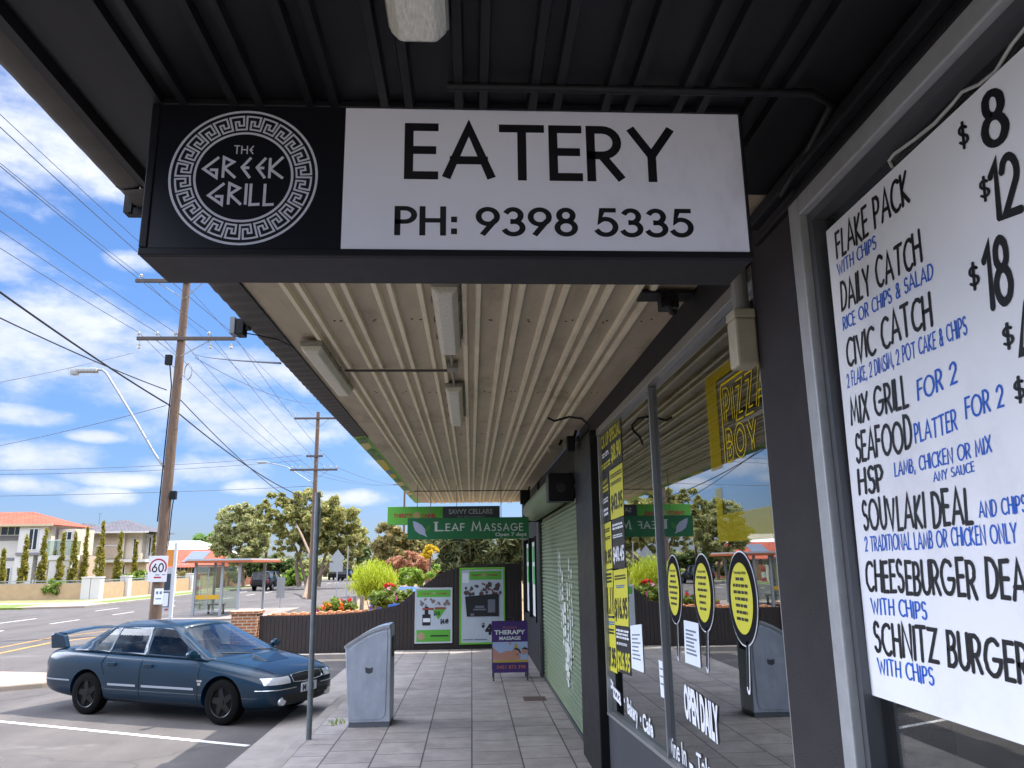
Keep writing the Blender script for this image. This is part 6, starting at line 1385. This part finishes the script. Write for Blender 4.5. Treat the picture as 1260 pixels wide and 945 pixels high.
# low front wall with pillars
def wall_run(name, label, p0, p1, n, seg_m, first=True):
    t = thing(name, label, 'front wall', (p0[0], p0[1], GZ)); p0, p1 = Vector(p0), Vector(p1); d = (p1-p0); L = d.length; d.normalize(); nn = Vector((-d.y, d.x))
    R_ = Matrix(((d.x, nn.x, 0, p0.x), (d.y, nn.y, 0, p0.y), (0, 0, 1, GZ), (0, 0, 0, 1)))
    part(t, 'panel', B().box(0, L, -.1, .1, 0, 1.15, R_), seg_m)
    part(t, 'rail', B().box(0, L, -.03, .03, 1.32, 1.38, R_).box(0, L, -.02, .02, 1.151, 1.2, R_), GAL)
    for i in range(n+1):
        if i == 0 and not first: continue
        c = L*i/n; part(t, 'pillar', B().box(c-.32, c+.32, -.34, .34, 0, 1.52, R_).box(c-.36, c+.36, -.38, .38, 1.521, 1.62, R_), STU)
c0 = atZ(118, 737, GZ); cL = Vector((c0.x, c0.y)); WPN = mat('wall_panel', '#b59a78', .85, noise=.12, scale=2)
wall_run('front_wall', 'tan and white low front wall facing the side street below the cypresses', (cL.x-.7, cL.y), (cL.x-36, cL.y), 4, WPN)
wall_run('front_wall', 'tan and white pillared low wall running along the main road verge', cL, (cL.x, cL.y+44), 9, WPN)
# ================================================================== FOLIAGE
def leaf_mesh(name, cl, n, size, m, parent, org, seed=0, elong=1.6, gauss=True, droop=0, flat=0.0):
    """cl: list of (x,y,z,rx,ry,rz, weight) sub-clusters in world space"""
    g = np.random.default_rng(seed); cl = np.array(cl, float); w = cl[:, 6]/cl[:, 6].sum(); idx = g.choice(len(cl), n, p=w)
    d = g.normal(size=(n, 3)); d /= np.linalg.norm(d, axis=1, keepdims=True); r = g.random((n, 1))**.45
    P = cl[idx, :3]+d*r*cl[idx, 3:6]
    nrm = d*.6+g.normal(size=(n, 3))*.7+np.array([0, 0, .3+flat]); nrm /= np.linalg.norm(nrm, axis=1, keepdims=True)
    a = np.cross(nrm, g.normal(size=(n, 3))); a /= np.linalg.norm(a, axis=1, keepdims=True)
    a[:, 2] -= droop; a /= np.linalg.norm(a, axis=1, keepdims=True); b = np.cross(nrm, a)
    s = size*(.4+1.3*g.random((n, 1))**1.6); h = s*elong/2; k = s/2/1.0
    V4 = np.stack([P-a*h, P+b*k*.6, P+a*h, P-b*k*.6], 1).reshape(-1, 3)-np.array(org)
    me = bpy.data.meshes.new(name); me.vertices.add(4*n); me.vertices.foreach_set('co', V4.astype(np.float32).ravel())
    me.loops.add(4*n); me.loops.foreach_set('vertex_index', np.arange(4*n, dtype=np.int32)); me.polygons.add(n)
    me.polygons.foreach_set('loop_start', np.arange(0, 4*n, 4, dtype=np.int32)); me.update(calc_edges=True); me.materials.append(m)
    o = bpy.data.objects.new(name, me); COL.objects.link(o); o.parent = parent; return o
def subclumps(blobs, n, k, seed):
    """blobs: (x,y,z,rx,ry,rz); n sub-clusters near their surfaces with radius fraction k"""
    g = random.Random(seed); out = []; vol = [b[3]*b[5] for b in blobs]
    for i in range(n):
        b = g.choices(blobs, vol)[0]; th = g.uniform(0, 2*pi); u = g.uniform(-1, 1); r = g.uniform(.45, 1.0); q = sqrt(1-u*u)
        s = k*g.uniform(.6, 1.3); R = min(b[3], b[5])
        out.append((b[0]+b[3]*r*q*cos(th), b[1]+b[4]*r*q*sin(th), b[2]+b[5]*r*u, R*s, R*s, R*s*.75, s*s))
    return out
BARK = mat('bark', '#5a4a3c', .9, noise=.4, scale=3, streak=(4, 4, .6), bump=.8, bscale=20); BARKP = mat('pale_bark', '#7d6a58', .9, noise=.35, scale=3, bump=.6, bscale=20)
def tree(name, label, base, trunk, blobs, n, size, m, nsub, k=.33, bark=BARK, seed=1, group=None, cat='tree', **kw):
    """trunk: list of limbs, each list of (x,y,z,r)"""
    t = thing(name, label, cat, base, group)
    b = B()
    for l in trunk: b.tube([p[:3] for p in l], [p[3] for p in l], 8)
    if trunk: part(t, 'trunk', b, bark, smooth=60)
    leaf_mesh('crown', subclumps(blobs, nsub, k, seed), n, size, m, t, base, seed, **kw); return t
def bl(px, py, Y, rpx, rpy, dy=None):
    p = atY(px, py, Y); s = Y/FPX; return (p.x, p.y, p.z, rpx*s, (dy if dy else rpx*s*.8), rpy*s)
def limb(pts, Y, r0, r1, dy=0):
    out = []
    for i, (px, py) in enumerate(pts):
        f = i/(len(pts)-1); p = atY(px, py, Y+dy*f); out.append((p.x, p.y, p.z, lerp(r0, r1, f)))
    return out
GUM = leafmat('gum_leaf', '#6a7440', '#a8a55f', '#c6bb80'); GUM2 = leafmat('gum_leaf_brown', '#5c6135', '#968c54', '#b39b68'); DKG = leafmat('dark_leaf', '#36472a', '#5a6b3a', '#78864c')
Yt = 82
def gbase(px, Y): p = atY(px, 700, Y); return (p.x, Y, GZ)
tree('gum_tree', 'large spreading gum tree with several bare leaning trunks over the road', gbase(385, Yt), [limb([(374, 738), (380, 715), (385, 690), (372, 660), (362, 640)], Yt-24, .18, .08, 24), limb([(384, 722), (400, 700), (415, 685), (430, 668)], Yt, .24, .08), limb([(378, 724), (372, 700), (366, 680), (352, 650)], Yt, .2, .08), limb([(368, 722), (364, 695), (376, 660), (392, 630)], Yt, .24, .08), limb([(392, 722), (398, 690), (410, 660)], Yt, .2, .07)],
     [bl(344, 625, Yt, 26, 20), bl(372, 622, Yt, 30, 20), bl(404, 638, Yt, 34, 26), bl(430, 660, Yt, 22, 24), bl(360, 650, Yt, 42, 24), bl(335, 642, Yt, 22, 16), bl(395, 668, Yt, 36, 18), bl(415, 650, Yt, 34, 26), bl(385, 640, Yt, 40, 30), bl(355, 672, Yt, 26, 14), bl(425, 678, Yt, 24, 14), bl(330, 630, Yt, 22, 14)], 34000, .27, GUM, 300, .24, BARKP, 3)
Yt = 88
tree('gum_tree', 'rounded olive gum tree behind the bus shelter roof', gbase(297, Yt), [limb([(300, 722), (298, 700), (296, 670)], Yt, .24, .1), limb([(298, 700), (285, 680), (275, 660)], Yt, .2, .08), limb([(298, 695), (312, 675), (318, 655)], Yt, .2, .08)],
     [bl(296, 642, Yt, 30, 20), bl(275, 662, Yt, 18, 22), bl(312, 662, Yt, 24, 26), bl(295, 672, Yt, 34, 22), bl(300, 632, Yt, 16, 14)], 20000, .29, leafmat('olive_leaf', '#848c56', '#b2b27a', '#cac496'), 170, .26, BARKP, 5)
Yt = 120
tree('broad_tree', 'dark leafy tree low behind the diamond road sign', gbase(432, Yt), [limb([(430, 708), (431, 690), (433, 670)], Yt, .5, .2)], [bl(438, 676, Yt, 17, 20), bl(425, 672, Yt, 12, 14), bl(447, 690, Yt, 10, 12)], 3500, .5, DKG, 45, .36, BARK, 8)
tree('broad_tree', 'light green tree far behind the white roofed house', gbase(250, 150), [limb([(250, 712), (250, 690)], 150, .4, .2)], [bl(246, 666, 150, 14, 9), bl(258, 668, 150, 14, 10)], 2500, .6, leafmat('light_leaf', '#4f7a35', '#7fa055', '#93b06a'), 34, .4, BARK, 9)
tree('broad_tree', 'dark shrubby tree between the bus shelter and the parked wagon', gbase(350, 92), [limb([(352, 722), (352, 700)], 92, .3, .15)], [bl(345, 700, 92, 26, 12), bl(322, 694, 92, 24, 14), bl(300, 706, 92, 24, 10)], 5000, .38, DKG, 60, .36, BARK, 10)
tree('broad_tree', 'olive tree row filling the gap beneath the big gum tree crown', gbase(400, 118), [limb([(400, 710), (400, 695)], 118, .3, .2)], [bl(375, 698, 118, 28, 11), bl(405, 694, 118, 30, 12), bl(350, 696, 118, 22, 12), bl(440, 700, 118, 26, 9), bl(300, 700, 118, 40, 10)], 6000, .42, MATS['olive_leaf'], 90, .34, BARK, 31)
tree('low_shrub', 'bright green shrub behind the parked wagon', gbase(362, 86), [], [bl(362, 710, 86, 16, 9), bl(352, 714, 86, 12, 6)], 1500, .32, leafmat('bright_leaf', '#5f8a2c', '#8fae45', '#a6bd58'), 24, .45, seed=11, cat='shrub')
Yt = 60
tree('paperbark_tree', 'brownish round crowned tree beyond the garden under the bottle shop sign', (atY(487, 700, Yt).x, Yt, GZ), [limb([(488, 735), (487, 705), (485, 680)], Yt, .3, .15)], [bl(482, 664, Yt, 26, 17), bl(470, 672, Yt, 16, 14), bl(498, 680, Yt, 24, 18), bl(484, 688, Yt, 28, 14)], 8000, .26, GUM2, 85, .36, BARKP, 12)
Yt = 48
tree('feathery_tree', 'tall dark feathery tree behind the posters at the fence end', (atY(600, 700, Yt).x, Yt, GZ), [limb([(600, 745), (598, 710), (590, 680)], Yt, .3, .12), limb([(620, 745), (622, 700), (625, 670)], Yt, .25, .1)], [bl(570, 682, Yt, 34, 24), bl(610, 678, Yt, 40, 26), bl(640, 690, Yt, 30, 24), bl(548, 696, Yt, 22, 16), bl(600, 700, Yt, 55, 18), bl(585, 660, Yt, 40, 18), bl(545, 672, Yt, 20, 16)], 11000, .26, leafmat('feather_leaf', '#2d3620', '#59603a', '#77784c'), 130, .32, BARK, 13, elong=3.2, droop=.6)
Yt = 62
tree('tall_gum', 'pale thin gum rising behind the green signs', (atY(530, 700, Yt).x, Yt, GZ), [limb([(528, 730), (524, 690), (534, 662), (545, 640)], Yt, .25, .08), limb([(524, 690), (516, 665), (514, 650)], Yt, .16, .06)], [bl(528, 668, Yt, 20, 12), bl(516, 660, Yt, 16, 10), bl(545, 655, Yt, 20, 12)], 2600, .26, GUM2, 40, .4, BARKP, 14)
tree('round_shrub', 'clipped round green shrub behind the blue car', (atY(504, 706, 40).x, 40, 0), [], [bl(504, 708, 40, 17, 11), bl(497, 714, 40, 12, 8), bl(512, 714, 40, 10, 8)], 3500, .11, leafmat('clip_leaf', '#5a7a22', '#86a03a', '#9db54c'), 60, .38, seed=15, cat='shrub')
tree('russet_shrub', 'sprawling russet pink shrub sloping down beside the clipped shrub', (atY(505, 690, 46).x, 46, 0), [], [bl(506, 690, 46, 22, 12), bl(520, 700, 46, 18, 12), bl(530, 709, 46, 10, 8), bl(490, 694, 46, 14, 9)], 4200, .15, leafmat('russet_leaf', '#8a5a3e', '#b5876a', '#c79a7c'), 70, .38, seed=16, cat='shrub')
tree('yellow_shrub', 'small yellow topped shrub beside the russet shrub and dark tree', (atY(530, 680, 44).x, 44, 0), [limb([(527, 728), (529, 700), (530, 680)], 44, .08, .04)], [bl(530, 677, 44, 9, 6), bl(524, 681, 44, 6, 5)], 900, .14, leafmat('yellow_leaf', '#b59a20', '#d8b82c', '#e3cc48'), 18, .5, seed=17, cat='shrub')
tree('low_shrub', 'lime green low shrub under the dark feathery tree', (atY(536, 700, 40).x, 40, 0), [], [bl(537, 700, 40, 5, 6), bl(531, 707, 40, 6, 5)], 700, .11, MATS['bright_leaf'], 14, .5, seed=18, cat='shrub')
# bright yellow-green fountain shrub
Yb = 27
def fountain(name, label, px0, px1, pytop, pybot, Y, n, m, seed, w=.014):
    base = atY((px0+px1)/2, pybot, Y); t = thing(name, label, 'shrub', tuple(base)); g = random.Random(seed); b = B(); s = Y/FPX
    for i in range(n):
        a = g.uniform(-1, 1); xx = a*(px1-px0)/2*s*.55; hh = (pybot-pytop)*s*g.uniform(.45, 1.0)*(1-.35*a*a); lean = a*(px1-px0)/2*s*.6; dy = g.uniform(-.7, .7)
        x0_, y0_ = xx*.7, dy*.5
        L = g.uniform(.10, .22)
        for k in range(5):
            f = g.uniform(.25, 1); cx_, cy_, cz_ = x0_+lean*f*f, y0_+dy*f*.6, hh*f
            dx, dyy, dz = g.uniform(-.4, .4)+lean*.3, g.uniform(-.4, .4), g.uniform(.4, 1.1); ln = sqrt(dx*dx+dyy*dyy+dz*dz); dx, dyy, dz = dx/ln*L, dyy/ln*L, dz/ln*L
            ang_ = g.uniform(0, pi); wx, wy = w*cos(ang_), w*sin(ang_)
            b.add([(cx_-wx, cy_-wy, cz_), (cx_+wx, cy_+wy, cz_), (cx_+dx*.6+wx*.7, cy_+dyy*.6+wy*.7, cz_+dz*.6), (cx_+dx, cy_+dyy, cz_+dz), (cx_+dx*.6-wx*.7, cy_+dyy*.6-wy*.7, cz_+dz*.6)], [(0, 1, 2, 3, 4)])
    lpart(t, 'leaves', b, m, fix=False)
    st = B()
    for i in range(14): a = g.uniform(-.4, .4); st.tube([(a*.3, g.uniform(-.2, .2), -.3), (a, g.uniform(-.3, .3), .7)], .012, 5)
    lpart(t, 'stems', st, BARKP)
LIMEL = leafmat('lime_leaf', '#8a9a1e', '#b3bf34', '#c9cf55')
fountain('fountain_shrub', 'bright yellow green upright shrub in the sunny garden above the fence', 431, 489, 692, 745, 27, 1500, LIMEL, 3)
# flowers
def flowerbed(name, label, px, py, rpx, rpy, Y, m, n, fm, nf, seed, size=.08):
    b_ = [bl(px, py, Y, rpx, rpy)]; p = atY(px, py+rpy, Y); t = thing(name, label, 'flowering plant', tuple(p))
    leaf_mesh('leaves', subclumps(b_, 22, .42, seed), n, size, m, t, tuple(p), seed)
    fl = leaf_mesh('flowers', subclumps(b_, 12, .3, seed+1), nf, size*1.25, fm, t, tuple((p.x, p.y+.08, p.z-.05)), seed+5, elong=1.0)
MIDL = leafmat('garden_leaf', '#55702a', '#7f9440', '#98a852')
OR_ = leafmat('orange_petal', '#c8501e', '#e08a28', '#d8a83a'); RD = leafmat('red_petal', '#b81e22', '#d02c2c'); PK_ = leafmat('pink_petal', '#c8588c', '#dc8ab0'); BLP = leafmat('blue_petal', '#4a7ac0', '#6c9cd8')
flowerbed('flowering_plant', 'orange and yellow flowering plant at the low fence corner', 409, 747, 14, 9, 23.4, MIDL, 800, OR_, 240, 21)
flowerbed('flowering_plant', 'red flowering geranium between the lime shrub and blue car', 480, 724, 7, 6, 24.2, MIDL, 300, RD, 260, 22, .07)
flowerbed('flowering_plant', 'green leafy plant with few pink flowers along the rising fence top', 486, 734, 24, 10, 23.0, MIDL, 1700, PK_, 40, 23)
flowerbed('flowering_plant', 'green leafy plant with small blue flowers beside the wooden stumps', 466, 738, 15, 10, 23.2, MIDL, 1100, BLP, 60, 24)
flowerbed('flowering_plant', 'low green plant with scattered red blooms left of the stumps', 428, 746, 9, 8, 23.6, MIDL, 400, RD, 40, 25)
flowerbed('flowering_plant', 'leafy plant with pink blooms at the paving edge', 395, 752, 8, 5, 23.8, MIDL, 300, PK_, 40, 26)
for k, (px, lean) in enumerate(((433, -.06), (438, .02), (444, .10))):
    p = atY(px, 752, 24); q = atY(px-2+lean*40, 733, 24); single('wooden_stump', B().tube([tuple(p-Vector((0, 0, .5))), tuple(q)], [.07, .06], 8), mat('grey_stump', '#8b7f78', .9, noise=.3), 'grey weathered wooden stump in the flower garden', 'stump', tuple(p), 'weathered stumps in the flower garden')
# cypress columns
def cypress(label, px, ytop, ybot, Y, wpx, seed):
    p = atY(px, ybot, Y); q = atY(px, ytop, Y); H = q.z-GZ; base = (p.x, Y, GZ); t = thing('cypress_tree', label, 'tree', base, 'columnar cypresses along the front wall'); R = wpx/2*Y/FPX; cl = []; g = random.Random(seed)
    for i in range(46):
        f = i/45; r = R*(.75+.4*sin(pi*min(1, f*1.3)))*(1-f**2.2*.85); a = g.uniform(0, 6.28); s = max(.12, r*.5)
        cl.append((p.x+r*.55*cos(a), Y+r*.55*sin(a), GZ+.25+(H-.3)*f, s, s, s*1.8, r+.15))
    leaf_mesh('foliage', cl, 2800, .125, CYPM, t, base, seed, elong=2.2); part(t, 'trunk', B().tube([base, (p.x, Y, GZ+H*.7)], [.09, .03], 6), BARK)
CYPM = leafmat('cypress_leaf', '#5c6128', '#9c9238', '#b3a648')
cl_ = [(-2, 676, 733, 60, 10, 'cypress at the house edge beside the plain white wall'), (25, 661, 730, 60, 11, 'cypress in front of the white stucco wall with grey band'), (48, 651, 730, 60, 11, 'cypress covering the white upper bay window'), (71, 656, 727, 63, 9, 'slim cypress behind its neighbour near the balcony'), (86, 656, 729, 60, 11, 'cypress in front of the balcony glass'), (100, 649, 727, 66, 9, 'cypress rising between the two houses at the balcony end'),
       (119, 642, 727, 60, 12, 'tallest cypress, in front of the tan house corner'), (143, 655, 724, 64, 11, 'cypress before the tan brick panel of the grey roofed house'), (164, 667, 712, 70, 8, 'short cypress by the narrow upper window'), (187, 659, 705, 76, 8, 'cypress beside the white side wall behind the 60 sign')]
for i, (px, a, c, Yc, w, lab) in enumerate(cl_): cypress(lab, px, a, c, Yc+4, w, 40+i)
# shrubs by the front walls
for i, (px, py, rx, ry, Yc, m, lab) in enumerate(((66, 723, 10, 8, 61.5, MIDL, 'leafy shrub behind the front wall under the balcony'), (105, 723, 6, 7, 62, DKG, 'dark shrub behind the wall near the corner pillar'), (155, 715, 10, 7, 68, MIDL, 'green shrub behind the pillared wall'), (172, 711, 12, 8, 72, MIDL, 'spiky green shrub between wall and grey roofed house'), (236, 716, 16, 7, 92, DKG, 'dark hedge in front of the orange brick house'), (215, 706, 18, 7, 96, leafmat('dry_leaf', '#7d7445', '#9a8e5c'), 'dry olive bank of ground cover before the brick house'))):
    p = atY(px, py+ry, Yc); tree('garden_shrub', lab, (p.x, Yc, GZ), [], [bl(px, py, Yc, rx, ry)], 900, .25, m, 20, .45, seed=60+i, cat='shrub')
# timber fence and far tree line
b = B(); 
x0_, x1_ = -24.6, -24.5
for i in range(60): b.box(-27.6, -27.5, 82+i*.5, 82+i*.5+.42, GZ, GZ+1.7)
single('timber_fence', b, mat('red_brown_fence', '#8a5a42', .85, noise=.2), 'red brown timber fence along the far path behind the parked wagon', 'fence', (-27.5, 90, GZ))
g = random.Random(77); cl = []
for i in range(170):
    x = -150+i*1.5+g.uniform(-1, 1); y = 210+g.uniform(-8, 8); h = g.uniform(1.5, 5.5); cl.append((x, y, h*.55, 2.4, 2.4, h*.6, h))
structure('far_treeline_base', B().box(-160, 110, 216, 217, GZ, 3.2), mat('far_green', '#4c5534', .95, noise=.4, scale=.3), kind='stuff')
o = leaf_mesh('far_treeline', cl, 16000, .9, leafmat('far_leaf', '#46522e', '#6e7444', '#8a8658'), None, (0, 0, 0), 70); o['kind'] = 'stuff'
